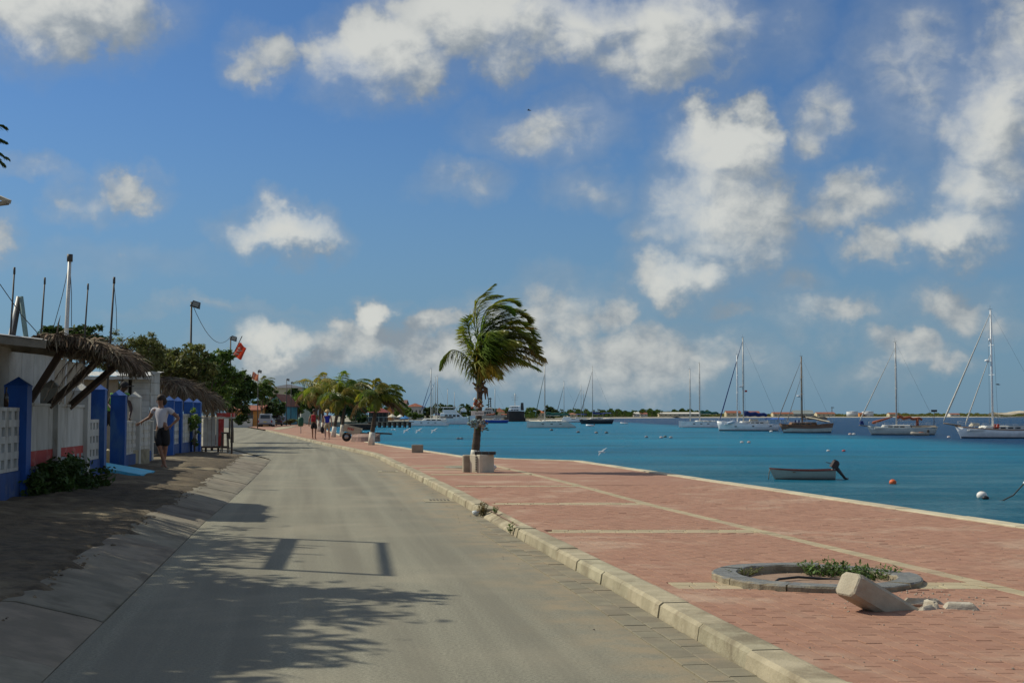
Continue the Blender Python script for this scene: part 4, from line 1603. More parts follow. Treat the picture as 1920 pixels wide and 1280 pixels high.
for k in range(90):
    y = 19.6 + k * .14
    zc = .018 * (k % 2)
    rows.append([offw(y, -3.5, 3.05 + zc), offw(y, -1.0, 2.80 + zc), offw(y, .55 if y < 24.2 else -.75, 2.62 + zc if y < 24.2 else 2.79 + zc)])
mb.loft(rows, closed=False, smooth=False)
mb.build('roof_sheet', M_SHEET, sh, fix=False)
for y in (19.66, 24.1):
    mb = MB()
    mb.bar(offw(y, -3.4, 2.96), offw(y, .6, 2.55), .06, .12)
    mb.build('rafter', mat('grey_wood', (.30, .27, .22), (.22, .20, .16), 6, .9, .3, 20), sh)
cn = thing('thatched_canopy', 'ragged dry palm-thatch canopy jutting over the nearest wall on slanting poles', 'canopy', offw(22, 1, .25))
P00, P10, P11, P01 = offw(20.3, .30, 2.70), Vector((-5.85, 19.95, 2.54)), Vector((-6.55, 23.6, 2.53)), offw(24.2, .30, 2.69)
thatch(cn, (P00, P10, P11, P01), .14, 4800, .50, .24, 5)
for (ya, za, q) in ((21.3, 1.62, D(112, 664, 21.35)), (22.7, 1.60, D(182, 678, 22.6)), (24.4, 1.60, D(212, 690, 24.0))):
    MB().bar(offw(ya, -.02, za), q + (q - offw(ya, -.02, za)) * .12, .10, .10).build('brace', M_WOOD, cn)
MB().tube([Vector((-6.05, 20.0, 2.38)), Vector((-6.70, 23.5, 2.37))], .05, 7).build('beam', M_WOOD, cn, fix=False)
MB().tube([offw(20.2, .45, 2.56), offw(24.2, .45, 2.56)], .05, 7).build('beam', M_WOOD, cn, fix=False)
for k in range(5):
    u = (k + .5) / 5
    MB().tube([P00.lerp(P01, u) - Vector((0, 0, .13)), P10.lerp(P11, u) - Vector((0, 0, .13))], .028, 5).build('rafter', M_WOOD, cn, fix=False)
mb = MB()                                             # loose hanging fronds at the near side
for k in range(4):
    s_ = D(150 + k * 14, 655 + 4 * k, 20.4)
    frond(mb, [s_, s_ + Vector((-.12, 0, -.12)), s_ + Vector((-.34, -.05, -.42)), s_ + Vector((-.52, -.05, -.78))], .22, 14, .8, 0, .02, .012)
mb.build('dead_frond', M_THATCH, cn, fix=False)

# ---- white kiosk farther along
ks = thing('kiosk', 'white lap-boarded kiosk with a low sheet roof behind the wall', 'kiosk', (-12.3, 42, .25))
XK0, XK1, YK = -14.9, -11.28, 41.6
for k in range(13):
    z = .3 + k * .185
    MB().box((XK1 - .27, YK - .012 + .0, z + .09), (.52, .03, .178)).build('lap_board', M_BOARD, ks)
    if k % 2 == 0:
        MB().box((XK1 + .015, YK + .5, z + .18), (.03, 1.0, .36)).build('lap_board', M_BOARD, ks)
for (a, b, z0, z1) in ((XK0, -12.45, .3, 2.62), (-12.45, -12.3, .3, 2.62), (-12.3, -12.12, .3, 1.85), (-12.12, -11.98, .3, 2.62), (-11.98, -11.86, .3, 1.90), (-11.86, -11.81, .3, 2.62)):
    MB().box(((a + b) / 2, YK + .03, (z0 + z1) / 2), (b - a - .004, .05, z1 - z0)).build('wall_panel', M_TAN if a < -12.3 else M_BOARD, ks)
MB().box(((-12.3 - 11.8) / 2, YK + 1.4, 2.1), (.62, .04, 1.4)).build('shade_panel', mat('interior', (.03, .03, .03), (.02, .02, .02), 2, .9), ks)  # near-black panel stands in for the shade inside the kiosk
mb = MB()
rows = []
for k in range(40):
    x = XK0 - .2 + k * .1
    z = .015 * (k % 2)
    rows.append([(x, YK - .35, 2.72 + z - .0), (x, YK + 1.4, 2.90 + z)])
mb.loft(rows, closed=False, smooth=False)
mb.build('roof_sheet', mat('pale_sheet', (.66, .66, .62), (.55, .55, .51), 3, .5, .1, 10), ks, fix=False)
MB().box(((XK0 + XK1) / 2, YK - .3, 2.66), (3.8, .05, .09)).build('fascia', M_BOARD, ks)

# ---- thatched stalls beyond the wall
def stall(label, x0, x1, y0, y1, zr, seed, cnt=2600):
    o = thing('thatched_stall', label, 'stall', ((x0 + x1) / 2, (y0 + y1) / 2, .05), group='thatched stalls')
    thatch(o, ((x0, y0, zr), (x1, y0, zr - .12), (x1, y1, zr - .12), (x0, y1, zr)), .22, cnt, .8, .8, seed, fray=.7)
    for x in (x0 + .25, x1 - .3):
        for y in (y0 + .25, y1 - .25):
            MB().tube([(x, y, -.05), (x + rng.uniform(-.05, .05), y, zr - .12)], .06, 7).build('post', M_WOOD, o, fix=False)
    MB().bar((x0 + .1, y0 + .25, zr - .2), (x1 - .15, y0 + .25, zr - .2), .08, .1).build('beam', M_WOOD, o)
    return o


stall('grey thatched stall roof just behind the far blue pillars', -14.6, -12.05, 49.2, 52, 2.92, 21)
stall('lower rounded thatched roof beside the red and white counter', -14.4, -12.75, 55, 58.4, 2.55, 23)
ct = thing('bar_counter', 'white and red boarded bar counter under the lower thatch', 'counter', (-11.5, 52, .1))
yb = 51.6
for k, (px0, px1, mt) in enumerate(((381, 388, M_BOARD), (389, 396, M_BOARD), (397, 404, M_BOARD), (405, 409, M_BOARD), (409.6, 419.5, M_RED))):
    a, b = D(px0, 820, yb), D(px1, 820, yb)
    MB().box(((a.x + b.x) / 2, yb, .85), (b.x - a.x, .04, 1.05)).build('board', mt, ct)
a, b = D(380, 820, yb), D(433, 820, yb)
MB().box(((a.x + b.x) / 2, yb + .25, 1.41), (b.x - a.x + .1, .6, .05)).build('counter_top', mat('grey_top', (.40, .40, .37), (.30, .30, .27), 4, .7), ct)
MB().box((b.x - .27, yb + .35, 1.52), (.62, .4, .16)).build('red_crate', M_RED, ct)
for x in (a.x + .06, b.x - .55, b.x - .03):
    MB().box((x, yb + .3, .66), (.07, .07, 1.42)).build('leg', M_WOOD, ct)
MB().box(((a.x + b.x) / 2 - .1, yb + .1, .28), (1.0, .3, .08)).build('footboard', M_WOOD, ct)
MB().box((b.x - .45, yb + .06, .55), (.3, .1, .4)).build('red_side', M_RED, ct)
st = thing('bar_stool', 'dark stool at the street end of the red and white counter', 'stool', (b.x - .12, yb - .5, .1))
MB().lathe((b.x - .12, yb - .5, .8), [(.16, 0), (.17, .03), (.15, .06)], 12).build('seat', M_WOOD, st, fix=False)
for dx, dy in ((-.13, -.13), (.13, -.13), (-.13, .13), (.13, .13)):
    MB().bar((b.x - .12 + dx, yb - .5 + dy, .08), (b.x - .12 + dx * .7, yb - .5 + dy * .7, .8), .03).build('leg', M_WOOD, st)
p = G(420, 838, .1)
tag(MB().tube([D(434, 836, 51.2), D(434, 775, 51.2)], .025, 6).build('thin_post', mat('dark_steel', (.06, .06, .06), (.09, .08, .07), 7, .6, metal=.4), fix=False), 'thin dark steel post at the street end of the counter', 'post')
# pale boulder at wall end
p = G(367, 846, .1)
tag(MB().ball((p.x, p.y - .4, .16), .34, 9, 6, (1.2, .8, .65), .12).build('boulder', mat('coral_rock', (.42, .37, .28), (.32, .28, .21), 4, .95, .6, 20)), 'pale rock lying at the foot of the last blue pillar', 'rock')

# ---- bushes along the wall foot
def bush(label, c, blobs, n, s, key):
    o = thing('bush', label, 'bush', c)
    mb = MB()
    for b in blobs:
        for _ in range(4):
            e = Vector(b[:3]) + Vector((rng.uniform(-1, 1) * b[3], rng.uniform(-1, 1) * b[4], rng.uniform(0, 1) * b[5])) * .8
            mb.tube([Vector((b[0], b[1], c[2] - .02)), Vector(c).lerp(e, .5) + Vector((0, 0, .1)), e], [.012, .009, .004], 4)
    mb.build('twigs', M_BARK, o, fix=False)
    leaf_cloud('foliage', blobs, n, s, M_LEAF[key], o, shell=.3)


c = offw(22.3, .45, .22)
bush('dark scrubby bush growing against the red-striped wall', c, [(c.x, c.y, .45, .35, .9, .35), (c.x + .1, c.y - 1.2, .42, .3, .7, .3), (c.x, c.y + 1.2, .38, .3, .8, .22)], 3800, .055, 'dark')
c = offw(45.5, .25, .22)
bush('leafy yellow-green creeper on the far blue pillars', (c.x, c.y, .2), [(c.x, c.y, 1.35, .15, .5, .35), (c.x, c.y + .1, .9, .12, .3, .4)], 700, .06, 'lime')
# dry leaves and stones on the verge
mb = MB()
for _ in range(6500):
    y = 6 + 38 * rng.random() ** 1.5
    a, b = lx(y) - slab_off(y) - .1, wx(y) + .15
    x = a + (b - a) * (rng.random() - .08)
    s = rng.uniform(.006, .028)
    mb.box((x, y, gz(x, y) + s * .2), (s * 1.5, s, s * .5), rz=rng.uniform(0, 3), taper=.6)
o = mb.build('verge_litter', mat('dry_leaf_litter', (.26, .20, .13), (.06, .045, .032), 9, .95))
tag(o, 'dry leaves and small stones strewn over the dirt verge', 'leaf litter', kind='stuff')

# ---- bare boat masts in the yard
M_ALU = mat('mast_white', (.58, .58, .55), (.46, .46, .43), 3, .45, .1, 10, spec=.5)
M_STEEL = mat('dark_steel', (.06, .06, .06), (.09, .08, .07), 7, .6, metal=.4)
M_WIRE = mat('wire', (.05, .05, .055), (.06, .06, .06), 4, .6)


def mast(label, x0, y0, x1, ytop, depth, r, mt, wires=(), cap=False, zb=.2):
    a, b = D(x0, y0, depth), D(x1, ytop, depth)
    foot = a + (a - b).normalized() * ((a.z - zb) / max(.2, (b - a).normalized().z))
    o = thing('boat_mast', label, 'mast', foot, group='bare masts in the yard')
    MB().tube([foot, a, b], [r * 1.15, r, r * .8], 8).build('pole', mt, o, fix=False)
    MB().tube([b - Vector((0, 0, .1)), b + Vector((0, 0, .06))], r * (1.35 if cap else 1.1), 8).build('cap', M_STEEL, o, fix=False)
    for (wxp, wyp) in wires:
        e = D(wxp, wyp, depth)
        mid = b.lerp(e, .5) + Vector((.02, 0, -.05))
        MB().tube([b - Vector((0, 0, .1)), mid, e], .008, 4).build('stay', M_WIRE, o, fix=False)
    return o


mast('thin grey mast leaning right at the far left', 20, 622, 27, 506, 30, .024, M_STEEL)
mast('thin mast between the blue-grey trestle and the thick white mast', 77, 628, 84, 525, 31, .022, M_STEEL)
mast('thick white mast with dark cap and slack lines', 124, 636, 131, 482, 29, .048, M_ALU, [(100, 615), (134, 612)], True)
mast('short thin mast right of the thick white one', 160, 612, 165, 536, 34, .022, M_STEEL)
mast('dark mast standing right behind the thatched canopy', 207, 637, 214, 524, 32, .028, M_STEEL, [(219, 625)])
tr = thing('trestle', 'tall pale A-frame trestle showing above the shed roof', 'frame', D(34, 700, 31))
for (x0, x1, mt) in ((18, 36, M_ALU), (23, 37, M_STEEL), (50, 39, mat('green_grey', (.20, .30, .28), (.15, .22, .20), 4, .7))):
    MB().tube([D(x0, 640, 31) - Vector((0, 0, 2.6)), D(x0, 640, 31), D(x1, 556, 31)], .06, 7).build('leg', mt, tr, fix=False)
o = MB().tube([D(-40, 470, 29), D(0, 533, 29), D(40, 590, 29), D(74, 628, 29)], .01, 4).build('stay_wire', M_WIRE, fix=False)
tag(o, 'thin dark wire running down across the left edge above the roof', 'wire')

# ---- trees behind the sheds
def T(label, px, py, Y, wpx, hpx, n, s, key, depth=1.0, name='tree', lumps=5, base=-.03, **kw):
    """crown given by its photo extent at depth Y"""
    c = D(px, py, Y)
    rx, rz = wpx / FPX * Y * 1.12, hpx / FPX * Y * 1.1
    bl = [(c.x, c.y, c.z, rx * .62, rx * .62 * depth, rz * .62)]
    for k in range(lumps):
        a = k * 2.4 + rng.uniform(-.3, .3)
        u = rng.uniform(.45, .72)
        bl.append((c.x + math.cos(a) * rx * u, c.y + math.sin(a * 1.7) * rx * depth * .6, c.z + math.sin(a) * rz * u, rx * rng.uniform(.3, .48), rx * .4 * depth, rz * rng.uniform(.28, .45)))
    return tree(name, label, (c.x, c.y, base), bl, n, s, key, r0=.05 * max(2, rx), **kw)


T('dark round-crowned tree behind the thick white mast', 138, 642, 45, 66, 30, 5000, .10, 'dark', name='tree', group='trees behind the sheds')
T('feathery windswept olive tree right of the thatched canopy', 262, 668, 50, 62, 44, 4200, .085, 'olive', name='tree', aspect=3.5, group='trees behind the sheds')
T('brownish olive tree in front of the floodlight pole', 335, 690, 56, 62, 44, 5200, .10, 'olive', group='trees behind the sheds')
T('dense green tree above the grey thatched stalls', 392, 706, 64, 58, 48, 6000, .11, 'mid', group='trees behind the sheds')
T('dark tree over the lower thatched roof, at the street', 436, 735, 74, 44, 54, 6000, .12, 'dark', group='trees behind the sheds')
T('olive thicket between the feathery tree and the brownish one', 305, 672, 58, 50, 34, 4000, .10, 'olive', group='trees behind the sheds')
T('green tree between the brownish olive and the street tree', 372, 690, 62, 46, 36, 4200, .11, 'mid', group='trees behind the sheds')
T('low dark thicket under the olive trees behind the kiosk', 300, 735, 60, 70, 40, 4200, .12, 'dark', group='trees behind the sheds')

# tree beside the camera: only a few leaves reach into the picture, its shadow lies on the road
tree('shade_tree', 'feathery leaves of a tree reaching in at the upper left edge', (-8.6, 12.4, .2),
     [(-7.35, 13.0, 4.9, 1.7, 1.3, .8), (-6.6, 10.2, 4.3, 1.6, 1.1, .75), (-7.6, 9.3, 4.6, 1.6, 1.1, .7), (-8.4, 8.0, 4.5, 1.6, 1.2, .7), (-8.8, 11.6, 5.2, 2.2, 2.0, 1.1), (-8.5, 12.2, 5.4, 1.3, 1.3, .6), (-9.5, 14.6, 5.2, 1.8, 1.6, .8)], 15000, .155, 'dark', r0=.17, aspect=3.2, shell=.2)
tree('shade_tree', 'unseen tree added beyond the left edge to shade the verge', (-12.2, 17.5, .2),  # out of view, added to throw shade over the left verge
     [(-11.2, 17.2, 5.6, 2.4, 2.6, 1.1), (-12.8, 15.6, 5.2, 2.2, 2.2, 1.0), (-10.6, 14.2, 5.0, 1.8, 1.8, .8), (-13, 19, 5.6, 2, 2, 1), (-10.2, 17.6, 5.9, 1.6, 1.8, .7), (-10.9, 20.0, 5.8, 1.5, 1.5, .7)], 12000, .11, 'dark', r0=.2, shell=.2)
o = thing('leafy_branch', 'small hanging spray of dark narrow leaves at the upper left edge', 'branch', D(-14, 275, 13))
mb = MB()
for (x0, y0, x1, y1) in ((-30, 262, 12, 268), (-30, 280, 18, 300), (-24, 292, 10, 312), (-20, 240, 14, 240)):
    a, b = D(x0, y0, 13), D(x1, y1, 13)
    frond(mb, [a, a.lerp(b, .5) + Vector((0, 0, .03)), b], .12, 16, .5, .1, .026, .006, fan=.9)
mb.build('leaves', M_LEAF['dark'], o, fix=False)

# tall timber frame left of the view; its shadow falls across the road
fr = thing('timber_frame', 'tall timber frame with rails at the left edge, bracket tip showing', 'frame', (-7.2, 16.6, .2))
M_GW = mat('grey_wood', (.30, .27, .22), (.22, .20, .16), 6, .9, .3, 20)
A, B = Vector((-7.27, 18.28, .1)), Vector((-6.90, 15.07, .1))
for p in (A, B):
    MB().bar(p, p + Vector((0, 0, 5.75)), .07).build('post', M_GW, fr)
U = lambda p, z: Vector((p.x, p.y, z))
MB().bar(U(A, 5.80), U(B, 5.80), .07, .07).build('top_beam', M_GW, fr)
MB().bar(U(A, 4.62), U(B, 4.62), .05, .20).build('board', M_GW, fr)
for k, u in enumerate((.22, .34, .52, .68)):
    q = A.lerp(B, u)
    MB().bar(U(q, .1), U(q, 4.5 if k % 2 else 5.1), .035).build('upright', M_GW, fr)
tip = D(18, 378.5, 17.0)
MB().bar(tip + Vector((-.75, .4, .32)), tip, .05, .05).build('bracket', M_WHITE, fr)
MB().bar(tip + Vector((-.75, .4, -.02)), tip + Vector((-.03, .015, -.01)), .05, .05).build('bracket', M_GW, fr)

# ---- floodlight poles, wire, flags
def pole(label, px, ptop, Y, base=0.0, flood=True, r=.05):
    b = D(px, ptop, Y)
    o = thing('floodlight_pole', label, 'lamp post', (b.x, Y, base), group='floodlight poles along the street')
    MB().tube([(b.x, Y, base - .05), (b.x, Y, b.z)], [r * 1.2, r * .85], 8).build('pole', M_STEEL, o, fix=False)
    MB().lathe((b.x, Y, base - .03), [(r * 2.4, 0), (r * 2.4, .05), (r * 1.5, .08)], 10).build('base_plate', M_STEEL, o, fix=False)
    if flood:
        M3 = Matrix.Rotation(R(18), 3, 'Y')
        h = MB().box((b.x + .20, Y, b.z - .12), (.40, .34, .30), M=M3, taper=.75).build('floodlight', M_STEEL, o)
        MB().box((b.x + .24, Y - .19, b.z - .12), (.26, .02, .20), M=M3).build('lens', mat('lamp_glass', (.30, .30, .27), (.24, .24, .22), 5, .2), h)
        MB().bar((b.x - .04, Y, b.z - .02), (b.x + .1, Y, b.z - .02), .05).build('bracket', M_STEEL, o)
    return b


b1 = pole('nearest floodlight pole, rising from the olive tree', 359, 566, 60)
b2 = pole('second floodlight pole, beside the slanted red flag', 432.5, 631, 85)
b3 = pole('floodlight pole by the parked pickup, with a flag', 484, 694, 147)
b4 = pole('grey floodlight pole in front of the grey-roofed building', 537.5, 710, 184)
b5 = pole('farthest floodlight pole, against the grey-roofed building', 546, 716, 200)
o = MB().tube([b1.lerp(b2, u) + Vector((0, 0, -1.6 * u * (1 - u) * 4 * .62)) for u in np.linspace(0, 1, 12)], .014, 4).build('sagging_wire', M_WIRE, fix=False)
tag(o, 'sagging wire strung between the two nearest floodlight poles', 'wire')


def flag(label, pole_a, pole_b, corners, Y, cols):
    a, b = D(*pole_a, Y), D(*pole_b, Y)
    foot = a + (a - b) * 1.6
    o = thing('flag', label, 'flag', foot, group='red flags over the trees')
    MB().tube([foot, a, b], .03, 6).build('flagpole', M_STEEL, o, fix=False)
    P = [D(x, y, Y) for x, y in corners]
    def S(u, v):
        q = P[0].lerp(P[1], u).lerp(P[3].lerp(P[2], u), v)
        return q + Vector((0, .10 * math.sin(u * 9 + v * 2), .05 * math.sin(u * 6)))
    rows = [[S(i / 14, j / 10) for i in range(15)] for j in range(11)]
    cl = MB().loft(rows, closed=False).build('cloth', cols, o, fix=False)
    return o, S, cl


M_FLAG = mat('red_flag', (.60, .075, .045), (.48, .05, .035), 3, .75, trans=.3)
M_FLAGW = mat('flag_pale', (.62, .50, .42), (.45, .35, .30), 6, .8, trans=.2)
o, S, cl = flag('red flag with pale emblem on a slanted pole above the trees', (431, 676), (454, 630), [(449, 642), (462, 652), (453, 674), (435, 667)], 83, M_FLAG)
for (u0, v0, us, vs_) in ((.15, .30, .28, .12), (.30, .48, .22, .10), (.50, .34, .2, .08), (.25, .72, .3, .09), (.06, .86, .16, .1)):
    mb = MB()
    mb.loft([[S(u0 + us * i / 6, v0 + vs_ * j / 3 + .04 * math.sin(i)) + Vector((0, -.012, 0)) for i in range(7)] for j in range(4)], closed=False)
    mb.build('emblem', M_FLAGW, cl, fix=False)
flag('small pale red flag beside the third floodlight pole', (470, 716), (474.5, 696), [(474, 697), (485, 702), (484, 714), (470.5, 711)], 146, mat('faded_flag', (.62, .22, .16), (.50, .20, .17), 2, .8, trans=.3))
# ================================================================== BOATS
def gel(nm, c, r=.3):
    return mat(nm, c, tuple(v * .86 for v in c), 1.2, r, spec=.5)


M_HW = gel('hull_white', (.84, .85, .84))
M_HG = gel('hull_grey_green', (.50, .55, .52))
M_HD = gel('hull_dark', (.020, .020, .026))
M_HB = gel('hull_blue', (.02, .07, .36))
M_ANTI = mat('antifouling', (.03, .04, .06), (.05, .05, .06), 2, .7)
M_DECK = mat('deck_white', (.66, .66, .62), (.58, .58, .54), 2, .6)
M_TEAK = mat('teak', (.22, .12, .06), (.16, .085, .045), 5, .7, stretch=(.3, 1, 1))
M_WIN = mat('boat_window', (.02, .025, .03), (.03, .035, .04), 2, .1, spec=.6)
M_NAVY = mat('navy_canvas', (.018, .040, .17), (.014, .03, .12), 3, .85)
M_GREENC = mat('green_canvas', (.015, .10, .085), (.012, .07, .06), 3, .85)
M_TANC = mat('tan_canvas', (.52, .46, .35), (.44, .38, .28), 2, .9)
M_ORC = mat('rust_canvas', (.34, .10, .05), (.27, .08, .04), 3, .9)
M_SAILW = mat('furled_sail', (.58, .56, .50), (.46, .44, .39), 5, .85)
M_SPAR = mat('spar_grey', (.50, .50, .48), (.40, .40, .38), 3, .4, spec=.5)
M_SPARW = mat('spar_white', (.74, .75, .75), (.66, .67, .67), 3, .4, spec=.5)
M_SPARB = mat('spar_brown', (.25, .20, .15), (.19, .15, .11), 3, .6)
M_REDP = mat('red_plastic', (.62, .07, .03), (.5, .05, .02), 3, .5)
M_RUBBER = mat('grey_rubber', (.30, .27, .23), (.24, .22, .19), 3, .7)


def wdepth(wl):
    return (CZ - WATER_Z) * FPX / (wl - HY)


def hull(par, x0, x1, y, beam, fb, fs, m_top, m_low=None, rake=.10, stern=.55, sheer=.3, z0=WATER_Z, stripe=None, nm='hull'):
    """displacement hull, bow at x0, stern at x1; fb/fs freeboard at bow and stern"""
    L = x1 - x0
    def sec(u):
        b = beam / 2 * (math.sin(math.pi * min(1, (u * .80 + .0)) * .62 + .0) ** .75 if u > 0 else 0)
        k = 1 if u < .6 else 1 - (1 - stern) * ((u - .6) / .4) ** 1.6
        b = max(.012 * beam, min(beam / 2, beam / 2 * (1 - (1 - u * 1.9) ** 2 if u < .52 else 1))) * k
        s = fb + (fs - fb) * u - sheer * math.sin(math.pi * u) * .35
        return b, s
    N = 14
    top, low, deck = [], [], []
    for i in range(N + 1):
        u = i / N
        b, s = sec(u)
        xr = x0 + L * u                                # at deck
        ov = rake * L * (1 - u) ** 2 + -.05 * L * u ** 3    # waterline pulled in below the overhangs
        pts = []
        for (kb, kz, ko) in ((1, 1, 0), (.97, .55, .45), (.88, .12, .95), (.80, 0, 1.0)):
            pts.append((xr + ov * ko, b * kb, s * kz))
        ring = [(px, y - pb, z0 + pz) for px, pb, pz in pts] + [(pts[-1][0], y, z0 - .35)] + [(px, y + pb, z0 + pz) for px, pb, pz in reversed(pts)]
        top.append(ring)
    h = MB().loft(top, smooth=True).build(nm, m_top, par, fix=True)
    # boot stripe just above the water
    mb = MB()
    for sd in (-1, 1):
        rows = []
        for i in range(N + 1):
            u = i / N
            b, s = sec(u)
            ov = rake * L * (1 - u) ** 2 - .05 * L * u ** 3
            rows.append([(x0 + L * u + ov * .97, y + sd * (b * .86 + .012), z0 - .05), (x0 + L * u + ov * .95, y + sd * (b * .885 + .012), z0 + s * .13)])
        mb.loft(rows, closed=False)
    mb.build('boot_stripe', m_low or M_ANTI, h, fix=False)
    mb = MB()
    rail = []
    for sd in (-1, 1):
        rows = []
        for i in range(N + 1):
            u = i / N
            b, s = sec(u)
            rows.append([(x0 + L * u, y + sd * (b + .015), z0 + s - .09), (x0 + L * u, y + sd * (b + .03), z0 + s - .02), (x0 + L * u, y + sd * (b - .05), z0 + s + .02)])
        mb.loft(rows, closed=False)
    mb.build('rub_rail', stripe or M_TEAK, h, fix=False)
    return sec


def house(par, nm, x0, x1, y, w_, z0, z1, m_, front=.35, back=.12, win=None, nwin=3):
    """deck house with raked ends and a row of windows"""
    L = x1 - x0
    h = z1 - z0
    prof = [(x0, z0), (x0 + h * front * 2.2, z1), (x1 - h * back * 2, z1), (x1, z0)]
    rings = []
    for s_, k in ((-1, 1), (-.88, 1.0), (.88, 1.0), (1, 1)):
        kk = .82 if abs(s_) == 1 else 1
        rings.append([(px, y + s_ * w_ / 2, z0 + (pz - z0) * kk) for px, pz in prof])
    o = MB().loft(rings, smooth=False).build(nm, m_, par)
    for k in range(nwin):
        u0 = x0 + L * (.22 + .62 * k / nwin)
        u1 = u0 + L * .62 / nwin * .72
        for sd in (-1, 1):
            MB().box(((u0 + u1) / 2, y + sd * (w_ / 2 + .006), z0 + h * .48), (u1 - u0, .03, h * .34)).build('window', M_WIN, o)
    return o


def rig(par, mx, mtop, zb, y, m_s, r=.09, spreaders=(.45, .7), beam=2.6):
    mb = MB()
    o = MB().tube([(mx, y, zb), (mx, y, (zb + mtop) / 2), (mx, y, mtop)], [r, r, r * .75], 8).build('mast', m_s, par, fix=False)
    H = mtop - zb
    for s_ in spreaders:
        MB().bar((mx, y - beam * .30, zb + H * s_), (mx, y + beam * .30, zb + H * s_), .05).build('spreader', m_s, o)
    mb = MB()
    for sd in (-1, 1):
        mb.tube([(mx + .15, y + sd * beam * .45, zb), (mx, y + sd * beam * .30, zb + H * spreaders[-1]), (mx, y, mtop - .2)], .012, 4)
    mb.build('shroud', M_WIRE, o, fix=False)
    MB().bar((mx - .3, y, mtop + .05), (mx + .25, y, mtop + .1), .03).build('masthead', M_STEEL, o)
    MB().tube([(mx - .05, y, mtop), (mx - .05, y, mtop + .6)], .012, 4).build('antenna', M_STEEL, o, fix=False)
    return o


def stay(par, a, b, r, m_, nm='furled_jib'):
    a, b = Vector(a), Vector(b)
    return MB().tube([a, a.lerp(b, .06), a.lerp(b, .35), a.lerp(b, .8), b], [r * .5, r * 1.2, r, r * .6, r * .3], 7).build(nm, m_, par, fix=False)


def boom(par, x0, x1, y, z, m_s, cover=None, r=.13):
    o = MB().tube([(x0, y, z), (x1, y, z + .06)], .07, 8).build('boom', m_s, par, fix=False)
    if cover:
        n = 8
        pts = [Vector((x0 - .05, y, z + .75))] + [Vector((x0 + (x1 - x0) * k / n, y, z + .20 + .12 * math.sin(k * 2.1) + .25 * (1 - k / n))) for k in range(n + 1)]
        MB().tube(pts[1:], [r * 1.9] + [r * (1.6 - .6 * k / n) for k in range(n)], 8).build('sail_cover', cover, o, fix=False)
    return o


def rails(par, sec, x0, x1, y, n=9, h=.6, z0=WATER_Z):
    mb = MB()
    L = x1 - x0
    for sd in (-1, 1):
        prev = None
        for k in range(n + 1):
            u = .03 + .94 * k / n
            b, s = sec(u)
            p = Vector((x0 + L * u, y + sd * (b - .06), z0 + s))
            mb.tube([p, p + Vector((0, 0, h))], .014, 4)
            if prev is not None:
                mb.tube([prev + Vector((0, 0, h)), p + Vector((0, 0, h))], .010, 4)
                mb.tube([prev + Vector((0, 0, h * .55)), p + Vector((0, 0, h * .55))], .007, 4)
            prev = p
    mb.build('guard_rail', M_SPAR, par, fix=False)


def radar(par, x, y, z):
    o = MB().lathe((x, y, z), [(.16, 0), (.30, .05), (.30, .17), (.22, .25), (.05, .28)], 12).build('radar_dome', M_HW, par, fix=False)
    MB().bar((x, y, z), (x + .35, y, z - .05), .05).build('bracket', M_SPAR, o)


def awning(par, x0, x1, y, z, w_, m_, sag=.12, slope=0.0, nm='awning'):
    rows = []
    for i in range(9):
        u = i / 8
        rows.append([(x0 + (x1 - x0) * u, y + w_ * (j / 6 - .5), z + slope * u - abs(j / 6 - .5) * .5 - sag * math.sin(u * math.pi * 3) * .5) for j in range(7)])
    a = [r_ for r_ in rows]
    low = [[(x, yy, zz - .025) for x, yy, zz in r_] for r_ in rows]
    o = MB().loft(a, closed=False).loft(low, closed=False).build(nm, m_, par, fix=False)
    for (x, yy) in ((x0 + .1, -w_ * .42), (x1 - .1, -w_ * .42), (x0 + .1, w_ * .42), (x1 - .1, w_ * .42)):
        MB().tube([(x, y + yy, z - 1.3), (x, y + yy, z - .2 + slope * (x > (x0 + x1) / 2))], .018, 5).build('stanchion', M_SPAR, o, fix=False)
    return o


def xat(px, Y):
    return (px - 960) / FPX * Y * (1 / math.cos(PITCH)) * 1.0


def X_(px, Y):
    return D(px, 780, Y).x


def Z_(py, Y):
    return D(960, py, Y).z


# ---- right-hand cutter with tan awning
Y = wdepth(821)
b1_ = thing('sailboat', 'large white cutter with bowsprit and tan awning at the right edge', 'sailboat', (X_(1880, Y), Y, WATER_Z), group='sailboats at their moorings')
x0, x1 = X_(1788, Y), X_(1978, Y)
sec = hull(b1_, x0, x1, Y, 3.6, 1.45, 1.25, M_HW, rake=.06, stern=.5, sheer=.9)
MB().box(((x0 + x1) / 2, Y, WATER_Z + .95), ((x1 - x0) * .8, 2.6, .1)).build('deck', M_DECK, b1_)
house(b1_, 'cabin', X_(1835, Y), X_(1925, Y), Y, 2.0, WATER_Z + .95, WATER_Z + 1.5, M_DECK, nwin=4)
MB().tube([(x0 + .7, Y, WATER_Z + 1.45), (X_(1766, Y), Y, Z_(793, Y))], [.11, .08], 8).build('bowsprit', M_SPARB, b1_, fix=False)
mx = X_(1860.5, Y)
rig(b1_, mx, Z_(581, Y), WATER_Z + 1.2, Y, M_SPARW, .13)
stay(b1_, (X_(1766, Y), Y, Z_(790, Y)), (mx, Y, Z_(586, Y)), .10, M_SAILW)
stay(b1_, (X_(1808, Y), Y, Z_(795, Y)), (mx, Y, Z_(660, Y)), .07, M_SAILW, 'furled_staysail')
stay(b1_, (X_(1980, Y), Y, Z_(800, Y)), (mx, Y, Z_(581, Y)), .012, M_WIRE, 'backstay')
boom(b1_, mx + .2, X_(1960, Y), Y, Z_(782, Y), M_SPARW)
awning(b1_, X_(1861, Y), X_(1965, Y), Y, Z_(772, Y), 3.0, M_TANC, .25, .05)
radar(b1_, X_(1852, Y), Y, Z_(678, Y))
